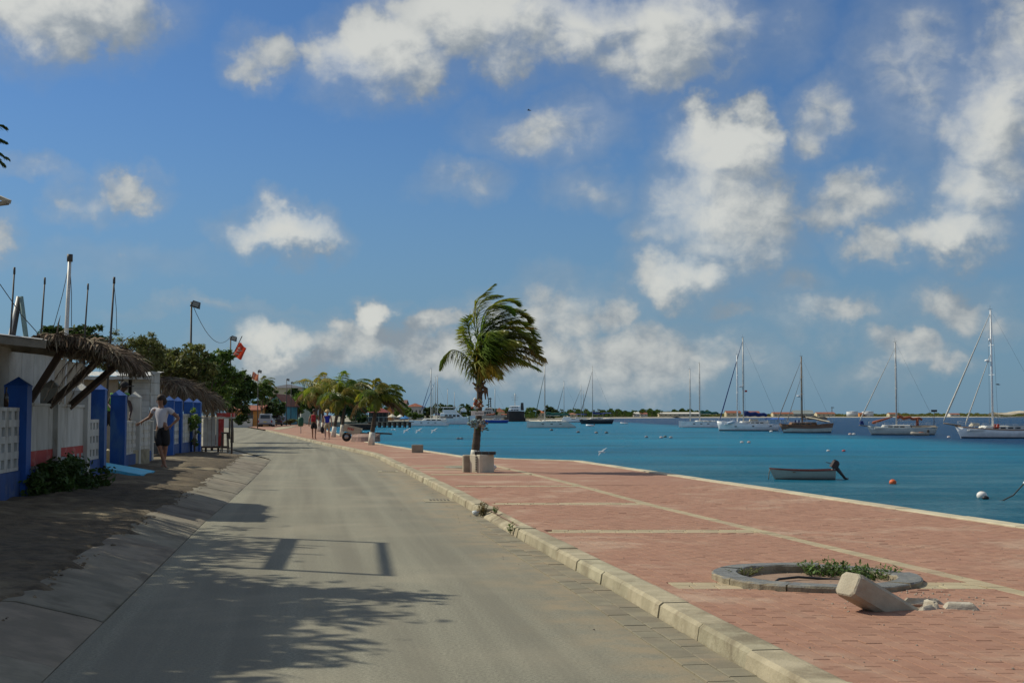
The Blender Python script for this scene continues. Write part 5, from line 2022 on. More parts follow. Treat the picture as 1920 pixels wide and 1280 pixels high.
MB().lathe((X_(1857, Y), Y, Z_(640, Y)), [(.09, 0), (.09, .35)], 8).build('radar_reflector', M_HW, b1_, fix=False)
for dx in (-.25, .15):
    MB().box((X_(1861, Y) + dx, Y - 1.1, Z_(798, Y)), (.26, .2, .45), bev=.04).build('jerrycan', M_REDP, b1_)
MB().box((X_(1826, Y), Y, WATER_Z + 1.6), (1.2, 1.1, .35), taper=.7, bev=.08).build('covered_dinghy', M_TANC, b1_)
rails(b1_, sec, x0, x1, Y)
b1_.rotation_euler.z = R(4)

# ---- grey-green ketch-rigged boat with rust covers
Y = wdepth(815)
b2_ = thing('sailboat', 'pale green sailboat with rust-red sail covers', 'sailboat', (X_(1690, Y), Y, WATER_Z), group='sailboats at their moorings')
x0, x1 = X_(1626, Y), X_(1755, Y)
sec = hull(b2_, x0, x1, Y, 3.0, 1.25, 1.15, M_HG, rake=.07, stern=.45, sheer=.6, stripe=M_HG)
MB().box(((x0 + x1) / 2, Y, WATER_Z + .9), ((x1 - x0) * .8, 2.1, .1)).build('deck', M_DECK, b2_)
house(b2_, 'cabin', X_(1652, Y), X_(1705, Y), Y, 1.8, WATER_Z + .9, WATER_Z + 1.4, M_DECK, nwin=3)
MB().tube([(x0 + .5, Y, WATER_Z + 1.2), (X_(1612, Y), Y, Z_(797, Y))], [.09, .07], 8).build('bowsprit', M_SPARB, b2_, fix=False)
MB().box((X_(1617, Y), Y, Z_(792, Y)), (.7, .5, .5), taper=.6, bev=.1).build('anchor_bundle', M_NAVY, b2_)
mx = X_(1681, Y)
rig(b2_, mx, Z_(641, Y), WATER_Z + 1.1, Y, M_SPAR, .12)
stay(b2_, (X_(1613, Y), Y, Z_(790, Y)), (mx, Y, Z_(650, Y)), .07, M_SAILW)
stay(b2_, (x1, Y, WATER_Z + 1.2), (mx, Y, Z_(641, Y)), .012, M_WIRE, 'backstay')
boom(b2_, mx + .1, X_(1728, Y), Y, Z_(788, Y), M_SPAR, M_ORC, .14)
stay(b2_, (X_(1636, Y), Y, Z_(793, Y)), (X_(1674, Y), Y, Z_(781, Y)), .17, M_ORC, 'lowered_staysail')
MB().tube([(X_(1719, Y), Y, WATER_Z + 1.1), (X_(1719, Y), Y, Z_(785, Y))], .2, 7).build('folded_cover', M_ORC, b2_, fix=False)
awning(b2_, X_(1706, Y), X_(1752, Y), Y, Z_(797, Y), 2.0, mat('brown_canvas', (.20, .17, .13), (.15, .13, .10), 3, .9), .05)
MB().box((X_(1750, Y), Y, Z_(770, Y)), (.8, .08, .3)).build('wind_vane', M_STEEL, b2_)
MB().tube([(X_(1749, Y), Y, WATER_Z + 1.0), (X_(1750, Y), Y, Z_(772, Y))], .04, 6).build('vane_pole', M_STEEL, b2_, fix=False)
rails(b2_, sec, x0, x1, Y)
b2_.rotation_euler.z = R(-6)


def inflatable(label, px0, px1, wl, dy=0.0, motor=True, m_=None):
    Yd = wdepth(wl) + dy
    xa, xb = X_(px0, Yd), X_(px1, Yd)
    o = thing('inflatable_dinghy', label, 'dinghy', ((xa + xb) / 2, Yd, WATER_Z))
    w_ = (xb - xa) * .45
    pts = [(xb, Yd - w_ / 2, WATER_Z + .2), (xa + w_ * .6, Yd - w_ / 2, WATER_Z + .22), (xa + w_ * .15, Yd - w_ * .3, WATER_Z + .3), (xa, Yd, WATER_Z + .34), (xa + w_ * .15, Yd + w_ * .3, WATER_Z + .3), (xa + w_ * .6, Yd + w_ / 2, WATER_Z + .22), (xb, Yd + w_ / 2, WATER_Z + .2)]
    MB().tube(pts, .21, 9).build('tube', m_ or M_RUBBER, o, fix=False)
    MB().box(((xa + xb) / 2, Yd, WATER_Z + .1), (xb - xa - .5, w_ * .8, .06)).build('floor', M_DECK, o)
    if motor:
        MB().box((xb + .05, Yd, WATER_Z + .55), (.3, .25, .45), bev=.06).build('outboard', M_STEEL, o)
    MB().box(((xa + xb) / 2 + .2, Yd, WATER_Z + .38), (.5, w_ * .7, .22), bev=.05).build('load', M_ORC, o)
    return o


inflatable('grey-tan inflatable dinghy tied alongside the rust-covered sailboat', 1709, 1739, 815.6, -2.2)

# ---- brown and green boat with cream awning
Y = wdepth(811)
b3_ = thing('sailboat', 'pale green sailboat with brown topsides and a cream awning', 'sailboat', (X_(1510, Y), Y, WATER_Z), group='sailboats at their moorings')
x0, x1 = X_(1459, Y), X_(1561, Y)
sec = hull(b3_, x0, x1, Y, 2.9, 1.45, 1.5, gel('hull_brown', (.17, .095, .055), .5), rake=.09, stern=.6, sheer=.9)
mb = MB()
for sd in (-1, 1):
    rows = []
    for i in range(15):
        u = i / 14
        b, s = sec(u)
        ov = .09 * (x1 - x0) * (1 - u) ** 2 - .05 * (x1 - x0) * u ** 3
        rows.append([(x0 + (x1 - x0) * u + ov * .97, Y + sd * (b * .885 + .018), WATER_Z + s * .13), (x0 + (x1 - x0) * u + ov * .5, Y + sd * (b * .97 + .018), WATER_Z + s * .56)])
    mb.loft(rows, closed=False)
mb.build('hull_band', gel('hull_mint', (.52, .60, .55)), b3_, fix=False)
MB().box(((x0 + x1) / 2, Y, WATER_Z + 1.1), ((x1 - x0) * .75, 2.0, .1)).build('deck', M_TEAK, b3_)
house(b3_, 'cabin', X_(1478, Y), X_(1530, Y), Y, 1.7, WATER_Z + 1.1, WATER_Z + 1.65, M_TEAK, nwin=3)
mx = X_(1503.5, Y)
rig(b3_, mx, Z_(668, Y), WATER_Z + 1.2, Y, M_SPARB, .14)
stay(b3_, (X_(1456, Y), Y, Z_(790, Y)), (mx, Y, Z_(675, Y)), .06, mat('grey_sail', (.22, .21, .20), (.17, .16, .15), 4, .9))
stay(b3_, (X_(1474, Y), Y, Z_(792, Y)), (mx, Y, Z_(705, Y)), .05, mat('grey_sail', (.2, .2, .2), rough=.9), 'furled_staysail')
stay(b3_, (x1, Y, WATER_Z + 1.6), (mx, Y, Z_(668, Y)), .012, M_WIRE, 'backstay')
boom(b3_, mx + .1, X_(1552, Y), Y, Z_(786, Y), M_SPARB, mat('brown_canvas', (.2, .17, .13), rough=.9), .12)
awning(b3_, X_(1508, Y), X_(1554, Y), Y, Z_(779, Y), 2.2, mat('cream_canvas', (.68, .62, .46), (.58, .52, .38), 2, .9), .04, -.75)
radar(b3_, X_(1497, Y), Y, Z_(744, Y))
for k in range(4):
    MB().box((X_(1488 + k * 3.4, Y), Y - .8, Z_(790.5, Y)), (.22, .02, .55)).build('laundry', (M_NAVY, M_HW, M_NAVY, M_DECK)[k], b3_)
rails(b3_, sec, x0, x1, Y, h=.55)
b3_.rotation_euler.z = R(5)

# ---- white sloop with blue cover, two masts
Y = wdepth(807.5)
b4_ = thing('sailboat', 'white sailboat with navy boom cover and blue furled jib', 'sailboat', (X_(1400, Y), Y, WATER_Z), group='sailboats at their moorings')
x0, x1 = X_(1343, Y), X_(1462, Y)
sec = hull(b4_, x0, x1, Y, 3.4, 1.75, 1.15, M_HW, rake=.04, stern=.65, sheer=.3, stripe=M_HW)
MB().box(((x0 + x1) / 2, Y, WATER_Z + 1.15), ((x1 - x0) * .78, 2.3, .1)).build('deck', M_DECK, b4_)
house(b4_, 'cabin', X_(1385, Y), X_(1440, Y), Y, 2.0, WATER_Z + 1.15, WATER_Z + 1.7, M_DECK, nwin=4)
mx = X_(1394, Y)
rig(b4_, mx, Z_(633, Y), WATER_Z + 1.3, Y, M_SPAR, .13)
rig(b4_, X_(1382.5, Y), Z_(665, Y), WATER_Z + 1.3, Y, M_SPARW, .12)
stay(b4_, (X_(1349, Y), Y, Z_(787, Y)), (mx, Y, Z_(637, Y)), .09, M_NAVY)
stay(b4_, (x1, Y, WATER_Z + 1.2), (mx, Y, Z_(633, Y)), .015, M_WIRE, 'backstay')
boom(b4_, mx + .1, X_(1438, Y), Y, Z_(780, Y), M_SPAR, M_NAVY, .26)
awning(b4_, X_(1436, Y), X_(1470, Y), Y, Z_(783, Y), 2.4, mat('blue_canvas', (.03, .12, .42), (.02, .09, .32), 3, .85), .03, nm='bimini')
MB().box((X_(1413, Y), Y, Z_(788, Y)), (1.5, 1.6, .5), taper=.8, bev=.06).build('sprayhood', M_TANC, b4_)
radar(b4_, X_(1389, Y), Y, Z_(726, Y))
MB().tube([(X_(1372, Y) - 1, Y - 1, Z_(793, Y)), (X_(1372, Y), Y - 1, Z_(791, Y)), (X_(1372, Y) + 1.1, Y - 1, Z_(793, Y))], [.15, .32, .15], 8).build('blue_kayak', mat('kayak_blue', (.20, .36, .55), (.55, .58, .6), 2, .5), b4_, fix=False)
MB().box((X_(1399, Y), Y, Z_(733, Y)), (.45, .02, .3)).build('pennant', M_FLAG, b4_)
rails(b4_, sec, x0, x1, Y)
for k in range(3):
    MB().box((X_(1375 + 33 * k, Y), Y - 1.63, Z_(799 - .4 * k, Y)), (.35, .2, .16)).build('porthole', M_WIN, b4_)
b4_.rotation_euler.z = R(3)


# ---- catamarans
def catamaran(label, px0, px1, wl, masts, hullm, cover, cov_px, saloon, flip=False, jib=None, deckm=None, name='catamaran'):
    Y = wdepth(wl)
    x0, x1 = X_(px0, Y), X_(px1, Y)
    L = x1 - x0
    o = thing(name, label, 'catamaran', ((x0 + x1) / 2, Y, WATER_Z), group='sailboats at their moorings')
    sg_ = -1 if flip else 1
    for dy in (-L * .24, L * .24):
        rings = []
        for u in np.linspace(0, 1, 12):
            uu = 1 - u if flip else u
            b = L * .065 * max(.05, min(1, (uu * 2.4) ** .6)) * (1 if uu < .8 else 1 - .35 * (uu - .8) / .2)
            s = (1.45 - .25 * uu) if uu < .86 else (1.2 - .95 * (uu - .86) / .14)
            x = x0 + L * u
            rings.append([(x, Y + dy - b, WATER_Z + s), (x, Y + dy - b * .9, WATER_Z + .1), (x, Y + dy, WATER_Z - .3), (x, Y + dy + b * .9, WATER_Z + .1), (x, Y + dy + b, WATER_Z + s)])
        h = MB().loft(rings, smooth=False).build('hull', hullm, o)
        for k in range(3):
            xx = x0 + L * (.32 + .18 * k)
            MB().box((xx, Y + dy - L * .066, WATER_Z + .85), (.5, .08, .16)).build('porthole', M_WIN, h)
        MB().box(((x0 + x1) / 2, Y + dy, WATER_Z + .03), (L * .93, L * .125, .1)).build('boot_stripe', M_ANTI, h)
    MB().box((x0 + L * .55, Y, WATER_Z + 1.0), (L * .6, L * .40, .35)).build('bridge_deck', deckm or M_DECK, o)
    s0, s1 = X_(saloon[0], Y), X_(saloon[1], Y)
    house(o, 'saloon', s0, s1, Y, L * .42, WATER_Z + 1.15, Z_(saloon[2], Y), M_DECK, front=.5, nwin=3)
    for (mpx, mtop) in masts:
        rig(o, X_(mpx, Y), Z_(mtop, Y), WATER_Z + 1.3, Y, M_SPAR, .13, beam=L * .5)
    m0 = X_(masts[0][0], Y)
    boom(o, X_(cov_px[0], Y), X_(cov_px[1], Y), Y, Z_(cov_px[2], Y), M_SPAR, cover, .2)
    if jib:
        stay(o, (X_(jib[0], Y), Y, Z_(jib[1], Y)), (m0, Y, Z_(masts[0][1] + 20, Y)), .08, jib[2])
    return o


catamaran('white catamaran with dark green covers and two masts, mid harbour', 1275, 1348, 801, [(1312, 680), (1294, 692)], M_HW, M_GREENC, (1314, 1347, 776), (1302, 1340, 788), jib=None)
ct_ = catamaran('pale green-white catamaran with green sail cover right of the palm', 988, 1079, 801.5, [(1021.5, 679)], gel('hull_pale_green', (.60, .66, .61)), M_GREENC, (1024, 1068, 779), (1014, 1062, 788), jib=(1003, 782, mat('green_stay', (.05, .12, .11), (.04, .09, .08), 3, .8)))
Y = ct_.location.y
MB().box((X_(1062, Y), Y - 1.5, Z_(785, Y)), (2.6, .5, .9), taper=.6, bev=.1).build('stern_arch', M_HW, ct_)
MB().box((X_(1000, Y), Y - 1, Z_(786, Y)), (1.6, 1.2, .35), bev=.05).build('deck_box', M_TANC, ct_)
catamaran('white charter catamaran moored at the wooden pier', 768, 841, 798, [(808, 691), (820, 705)], M_HW, None, (812, 850, 781), (790, 838, 784), flip=False, jib=(790, 770, M_NAVY))


def sloop(label, px0, px1, wl, mpx, mtop, hm, beam=3.0, fb=1.3, jib=None, cover=M_NAVY, extra=(), boomlen=.35, dY=0.0, rz=0):
    Y = wdepth(wl) + dY
    x0, x1 = X_(px0, Y), X_(px1, Y)
    o = thing('sailboat', label, 'sailboat', ((x0 + x1) / 2, Y, WATER_Z), group='sailboats at their moorings')
    hull(o, x0, x1, Y, beam, fb, fb * .9, hm, rake=.07, stern=.55, sheer=.4, stripe=M_DECK)
    MB().box(((x0 + x1) / 2, Y, WATER_Z + fb * .78), ((x1 - x0) * .76, beam * .7, .1)).build('deck', M_DECK, o)
    house(o, 'cabin', x0 + (x1 - x0) * .3, x0 + (x1 - x0) * .7, Y, beam * .6, WATER_Z + fb * .8, WATER_Z + fb * .8 + .6, M_DECK, nwin=3)
    mx = X_(mpx, Y)
    rig(o, mx, Z_(mtop, Y), WATER_Z + fb, Y, M_SPAR, .12)
    for e in extra:
        rig(o, X_(e[0], Y), Z_(e[1], Y), WATER_Z + fb, Y, M_SPAR, .11)
    if jib:
        stay(o, (X_(jib[0], Y), Y, Z_(jib[1], Y)), (mx, Y, Z_(mtop + 8, Y)), .10, jib[2])
    stay(o, (x1, Y, WATER_Z + fb), (mx, Y, Z_(mtop, Y)), .015, M_WIRE, 'backstay')
    boom(o, mx + .1, mx + (x1 - x0) * boomlen, Y, WATER_Z + fb + 1.3, M_SPAR, cover, .2)
    awning(o, x0 + (x1 - x0) * .68, x0 + (x1 - x0) * .92, Y, WATER_Z + fb + 1.9, beam * .7, cover or M_NAVY, .03, nm='bimini')
    o.rotation_euler.z = R(rz)
    return o


sloop('black-hulled sailboat with dark furled jib in mid harbour', 1085, 1151, 794.5, 1111, 687, M_HD, jib=(1088, 778, M_STEEL), fb=1.7, beam=3.4)
sloop('small white sailboat half hidden behind the black-hulled one', 1058, 1090, 791.5, 1057.5, 715, M_HW, jib=(1045, 770, M_WIRE), fb=1.4)
sloop('distant white sailboat with two close masts behind the black-hulled one', 1068, 1100, 789, 1089.5, 721, M_HW, jib=(1073, 770, M_STEEL), extra=((1094, 733),), fb=1.6)
sloop('low royal-blue sailboat just right of the palm trunk', 908, 954, 793, 928, 729, M_HB, fb=1.35, cover=M_ORC, boomlen=-.35)
sloop('sailboat behind the charter catamaran, thick mast', 800, 846, 793, 816, 707, M_HW, extra=((811.5, 722),), cover=M_NAVY, fb=1.4, jib=(795, 765, mat('blue_canvas', (.03, .12, .42), rough=.9)))
sloop('sailboat with the left of two short masts behind the white yacht', 826, 862, 791, 839, 729, M_HW, fb=1.4)
sloop('sailboat with the right of two short masts behind the white yacht', 842, 880, 790.2, 852, 735, M_HW, fb=1.4)

# ---- white motor yacht behind the pier
Y = wdepth(795.5)
my = thing('motor_yacht', 'white sport-fishing yacht with flybridge behind the charter catamaran', 'yacht', (X_(855, Y), Y, WATER_Z))
x0, x1 = X_(892, Y), X_(815, Y)
L = x0 - x1
rings = []
for u in np.linspace(0, 1, 12):
    b = 2.3 * min(1, (1.02 - u) ** .5 * 1.35)
    s = 1.5 + 1.3 * u ** 1.6
    x = x1 + L * u
    rings.append([(x + (.0 if u < .9 else 0), Y - b, WATER_Z + s), (x - L * .05 * u ** 3, Y - b * .8, WATER_Z + .1), (x - L * .06 * u ** 3, Y, WATER_Z - .3), (x - L * .05 * u ** 3, Y + b * .8, WATER_Z + .1), (x, Y + b, WATER_Z + s)])
MB().loft(rings, smooth=False).build('hull', M_HW, my)
house(my, 'saloon', x1 + L * .12, x1 + L * .74, Y, 3.8, WATER_Z + 1.7, Z_(773, Y), M_HW, front=.1, back=.6, nwin=4)
house(my, 'flybridge', x1 + L * .2, x1 + L * .55, Y, 3.2, Z_(772.8, Y), Z_(768, Y), M_HW, front=.1, back=.3, nwin=0)
MB().box((x1 + L * .36, Y, Z_(763.5, Y)), (L * .40, 3.0, .18), bev=.05).build('hardtop', M_HW, my)
for dx in (.2, .52):
    MB().bar((x1 + L * dx, Y - 1.2, Z_(768, Y)), (x1 + L * (dx + .03), Y - 1.2, Z_(764, Y)), .12).build('strut', M_HW, my)
MB().bar((x1 + L * .56, Y, Z_(764, Y)), (x1 + L * .62, Y, Z_(757.5, Y)), .5, .15).build('radar_arch', M_HW, my)
MB().lathe((x1 + L * .70, Y, Z_(772, Y)), [(.9, 0), (.9, .5), (.6, 1.0), (.2, 1.2)], 10).build('dome', M_HW, my, fix=False)
MB().box((x1 + L * .3, Y - 1.95, WATER_Z + 2.2), (L * .32, .08, .55)).build('window_band', M_WIN, my)

# ---- ships at the far wharf
Y = wdepth(790)
tg = thing('tugboat', 'dark-hulled workboat with white bridge and lattice mast at the far wharf', 'ship', (X_(966, Y), Y, WATER_Z))
x0, x1 = X_(950, Y), X_(983, Y)
rings = []
for u in np.linspace(0, 1, 8):
    b = 3.2 * math.sin(math.pi * (u * .7 + .18))
    x = x0 + (x1 - x0) * u
    rings.append([(x, Y - b, Z_(770.5, Y)), (x, Y - b * .85, WATER_Z), (x, Y + b * .85, WATER_Z), (x, Y + b, Z_(770.5, Y))])
MB().loft(rings, smooth=False).build('hull', mat('tug_hull', (.035, .028, .026), (.05, .035, .03), .4, .7), tg)
house(tg, 'deckhouse', X_(953, Y), X_(977, Y), Y, 5, Z_(770.5, Y), Z_(766, Y), M_HW, .1, .1, nwin=3)
house(tg, 'bridge', X_(955, Y), X_(975, Y), Y, 4, Z_(766, Y), Z_(760.5, Y), M_HW, .05, .05, nwin=4)
mbx = X_(965.5, Y)
mm_ = MB().tube([(mbx, Y, Z_(761, Y)), (mbx, Y, Z_(737, Y))], .18, 6).build('mast', M_SPAR, tg, fix=False)
for py, w_ in ((745, 3.2), (749, 2.6), (741, 1.8)):
    MB().bar((mbx - w_ / 2, Y, Z_(py, Y)), (mbx + w_ / 2, Y, Z_(py, Y)), .14).build('yard', M_SPAR, mm_)
MB().box((X_(979, Y), Y, Z_(762, Y)), (1.6, 1.6, 3.4), taper=.7).build('funnel', M_STEEL, tg)
Y2 = wdepth(789.5)
sp_ = thing('ship', 'grey patrol ship with dark lattice tower behind the palm trunk', 'ship', (X_(912, Y2), Y2, WATER_Z))
M_SHG = mat('ship_grey', (.36, .38, .38), (.30, .32, .32), .5, .6)
x0, x1 = X_(880, Y2), X_(948, Y2)
rings = []
for u in np.linspace(0, 1, 8):
    b = 3.6 * math.sin(math.pi * (u * .75 + .12))
    x = x0 + (x1 - x0) * u
    rings.append([(x, Y2 - b, Z_(778, Y2)), (x, Y2 - b * .85, WATER_Z), (x, Y2 + b * .85, WATER_Z), (x, Y2 + b, Z_(778, Y2))])
MB().loft(rings, smooth=False).build('hull', M_SHG, sp_)
house(sp_, 'superstructure', X_(890, Y2), X_(928, Y2), Y2, 6, Z_(778, Y2), Z_(769, Y2), M_SHG, .2, .2, nwin=5)
house(sp_, 'bridge', X_(908, Y2), X_(924, Y2), Y2, 5, Z_(769, Y2), Z_(764, Y2), M_SHG, .2, .1, nwin=3)
tw = thing('lattice_tower', 'dark lattice mast tower rising over the grey ship', 'tower', (X_(917.5, Y2), Y2 + 6, 0))
for dx in (-.9, .9):
    MB().bar((X_(917.5, Y2) + dx, Y2 + 6, 0), (X_(917.5, Y2) + dx * .4, Y2 + 6, Z_(745, Y2)), .4).build('leg', M_STEEL, tw)
for k in range(8):
    z = 1 + k * 1.1
    MB().bar((X_(917.5, Y2) - .8, Y2 + 6, z), (X_(917.5, Y2) + .8, Y2 + 6, z + .7), .25).build('brace', M_STEEL, tw)
MB().bar((X_(913, Y2), Y2 + 6, Z_(746, Y2)), (X_(922, Y2), Y2 + 6, Z_(747, Y2)), .3).build('crosstree', M_STEEL, tw)
inflatable('small white rubber boat under way near the black-hulled sailboat', 1100, 1114, 799.3, 0, True, M_HW)
inflatable('tiny pale tender floating far left of the mid-harbour catamaran', 1164, 1177, 794.5, 0, False, M_HW)

# ---- open skiff in front
Y = wdepth(897.5)
sk = thing('skiff', 'open pale skiff with a tilted black outboard motor', 'skiff', (X_(1500, Y), Y, WATER_Z), group=None)
x0, x1 = X_(1442, Y), X_(1561, Y)
L = x1 - x0
def sksec(u):
    b = .62 * min(1, (u * 2.1 + .02) ** .62) * (1 - .12 * u)
    s = .47 - .05 * u - .05 * math.sin(math.pi * u)
    ov = .22 * (1 - u) ** 2.2
    return b, s, ov
outer, inner = [], []
for u in np.linspace(0, 1, 15):
    b, s, ov = sksec(u)
    x = x0 + L * u
    outer.append([(x, Y - b, WATER_Z + s), (x + ov * .55, Y - b * .90, WATER_Z + s * .45), (x + ov, Y - b * .72, WATER_Z + .0), (x + ov, Y, WATER_Z - .10), (x + ov, Y + b * .72, WATER_Z), (x + ov * .55, Y + b * .9, WATER_Z + s * .45), (x, Y + b, WATER_Z + s)])
    k = .93
    xi = x0 + .06 + (L - .09) * u
    inner.append([(xi, Y - b * k, WATER_Z + s - .002), (xi + ov * .5, Y - b * .84, WATER_Z + s * .45), (xi + ov, Y - b * .62, WATER_Z + .10), (xi + ov, Y, WATER_Z + .05), (xi + ov, Y + b * .62, WATER_Z + .10), (xi + ov * .5, Y + b * .84, WATER_Z + s * .45), (xi, Y + b * k, WATER_Z + s - .002)])
hs = MB().loft(outer, closed=False)
hs.poly(outer[-1])
hk = hs.build('hull', gel('skiff_paint', (.36, .40, .36), .5), sk, fix=False)
mb = MB().loft(inner, closed=False)
mb.poly(inner[-1])
mb.build('inner_hull', mat('skiff_inside', (.36, .10, .07), (.30, .22, .18), 3, .7), hk, fix=False)
mb = MB()
for sd in (-1, 1):
    rows = []
    for u in np.linspace(0, 1, 15):
        b, s, ov = sksec(u)
        x = x0 + L * u
        rows.append([(x, Y + sd * (b + .02), WATER_Z + s - .03), (x, Y + sd * (b + .02), WATER_Z + s + .015), (x, Y + sd * (b * .92), WATER_Z + s + .015), (x, Y + sd * b * .92, WATER_Z + s - .03)])
    mb.loft(rows, smooth=False)
mb.build('gunwale', mat('skiff_red', (.17, .045, .035), (.13, .035, .03), 4, .6), hk, fix=False)
mb = MB()
for sd in (-1, 1):
    rows = []
    for u in np.linspace(.02, 1, 14):
        b, s, ov = sksec(u)
        x = x0 + L * u + ov * .93
        rows.append([(x, Y + sd * (b * .74 + .006), WATER_Z - .03), (x - ov * .06, Y + sd * (b * .765 + .006), WATER_Z + .045)])
    mb.loft(rows, closed=False)
mb.build('boot_stripe', mat('skiff_dark', (.06, .05, .04), (.08, .07, .05), 4, .7), hk, fix=False)
for u in (.38, .72):
    MB().box((x0 + L * u, Y, WATER_Z + .32), (.22, 1.0, .03)).build('thwart', M_TEAK, sk)
mo = MB().box((x1 + .06, Y, WATER_Z + .64), (.36, .26, .36), M=Matrix.Rotation(R(28), 3, 'Y'), bev=.07, taper=.85).build('outboard_cowl', mat('outboard_black', (.03, .022, .022), (.05, .02, .02), 5, .35), sk)
MB().tube([(x1 + .10, Y, WATER_Z + .50), (x1 + .30, Y, WATER_Z + .26), (x1 + .46, Y, WATER_Z + .06)], [.09, .065, .05], 8).build('outboard_leg', M_STEEL, mo, fix=False)
MB().lathe((x1 + .47, Y, WATER_Z + .05), [(.03, -.1), (.055, 0), (.02, .14)], 8, ax=Vector((1, 0, -.4))).build('gearcase', M_STEEL, mo, fix=False)
for k in range(3):
    a = k * 2.09
    MB().box((x1 + .585, Y + math.cos(a) * .07, WATER_Z + .0 + math.sin(a) * .07), (.015, .06, .10), M=Matrix.Rotation(a, 3, 'X')).build('propeller_blade', M_STEEL, mo)
MB().bar((x1 - .02, Y, WATER_Z + .58), (x1 - .02, Y, WATER_Z + .30), .14, .05).build('clamp', M_STEEL, mo)
MB().bar((x1 - .06, Y, WATER_Z + .66), (x1 - .30, Y + .1, WATER_Z + .72), .03).build('tiller', M_STEEL, mo)
MB().tube([(x0 + .04, Y - .02, WATER_Z + .44), (x0 - .02, Y - .06, WATER_Z + .25), (x0 - .05, Y - .08, WATER_Z - .05)], .018, 5).build('mooring_line', mat('rope', (.20, .17, .12), (.15, .13, .09), 20, .9), sk, fix=False)
sk.rotation_euler.z = R(-4)

# ---- buoys and floats
def buoy(label, px, py, r, c, group=None, sc=(1, 1, .85), nm='buoy'):
    p = G(px, py, WATER_Z)
    o = thing(nm, label, 'buoy', p, group=group)
    MB().ball((p.x, p.y, WATER_Z + r * .45), r, 12, 8, sc).build('float', mat('buoy_%02d%02d%02d' % tuple(int(v * 99) for v in c), c, tuple(v * .8 for v in c), 6, .5), o, fix=False)
    MB().lathe((p.x, p.y, WATER_Z + r * 1.18), [(r * .18, 0), (r * .18, r * .16), (r * .08, r * .2)], 8).build('eye', M_STEEL, o, fix=False)
    return o


buoy('orange-red mooring ball right of the skiff', 1674, 907, .145, (.66, .13, .04))
buoy('white mooring ball beside a black float near the right edge', 1841, 933, .17, (.74, .72, .68))
buoy('small black float touching the white mooring ball', 1848, 935.5, .09, (.02, .02, .025), sc=(1.3, 1, .8))
for (px, py, c, lab) in ((1553, 846, (.70, .66, .62), 'pale float, left one of the pair beyond the skiff'), (1582, 846, (.55, .10, .09), 'reddish float, right one of the pair beyond the skiff'),
                         (1391, 830, (.66, .58, .54), 'left pale float of the pair below the white sailboat'), (1404, 830, (.62, .42, .38), 'right pinkish float of the pair below the white sailboat'),
                         (1212, 820, (.25, .26, .28), 'dark float, leftmost of the row in the turquoise water'), (1240, 821, (.6, .45, .42), 'pink float in the middle of the turquoise row'),
                         (1247, 819.5, (.10, .16, .16), 'dark green float in the turquoise row'), (1258, 821, (.35, .33, .33), 'grey float, rightmost of the turquoise row'),
                         (859, 823, (.10, .12, .15), 'left dark float of the pair left of the palm'), (865, 823, (.16, .18, .2), 'right dark float of the pair left of the palm'),
                         (1446, 810, (.7, .7, .66), 'white float at the stern of the navy-covered sailboat'), (1594, 815, (.7, .55, .5), 'left small float off the brown boat stern'), (1601, 815, (.7, .7, .66), 'right small float off the brown boat stern'),
                         (1779, 820.5, (.7, .62, .6), 'small pale float by the bow of the large cutter'), (1084, 811, (.12, .12, .13), 'dark float below the black-hulled sailboat'), (1034, 807, (.10, .12, .13), 'tiny dark float under the green-covered catamaran'),
                         (1118, 812, (.30, .24, .22), 'brownish float, left of two below the rubber boat'), (1137, 812, (.12, .12, .13), 'dark float, right of two below the rubber boat')):
    Yb = G(px, py, WATER_Z).y
    buoy(lab, px, py, .0011 * Yb, c, group='small mooring floats', sc=(1.25, 1, .75), nm='float')
p0 = G(1880, 938, WATER_Z)
o = MB().tube([p0 + Vector((-.35, 0, -.05)), p0, D(1900, 928, p0.y), D(1920, 906, p0.y), D(1950, 860, p0.y)], .022, 6).build('mooring_rope', mat('dark_rope', (.05, .045, .04), (.08, .07, .06), 20, .9), fix=False)
tag(o, 'dark mooring rope rising from the water at the right edge', 'rope')
pp = D(1950, 860, p0.y)
pl = thing('mooring_pile', 'mooring pile out of frame to which the dark rope is tied', 'pile', (pp.x, pp.y, -2))
MB().tube([(pp.x, pp.y, -2), (pp.x, pp.y, .25)], [.13, .11], 10).build('pile', M_WOOD, pl, fix=False)
MB().lathe((pp.x, pp.y, .25), [(.12, 0), (.13, .04), (.02, .09)], 10).build('cap', M_STEEL, pl, fix=False)
pp = D(1921, 905, p0.y)
tag(MB().ball(pp, .05, 8, 6).build('rope_float', M_HW), 'small white float on the dark rope at the right edge', 'float')

# ---- birds
M_BIRD = mat('gull_white', (.72, .72, .70), (.60, .60, .60), 9, .8)
M_BIRDD = mat('bird_dark', (.04, .04, .045), (.05, .05, .05), 9, .8)


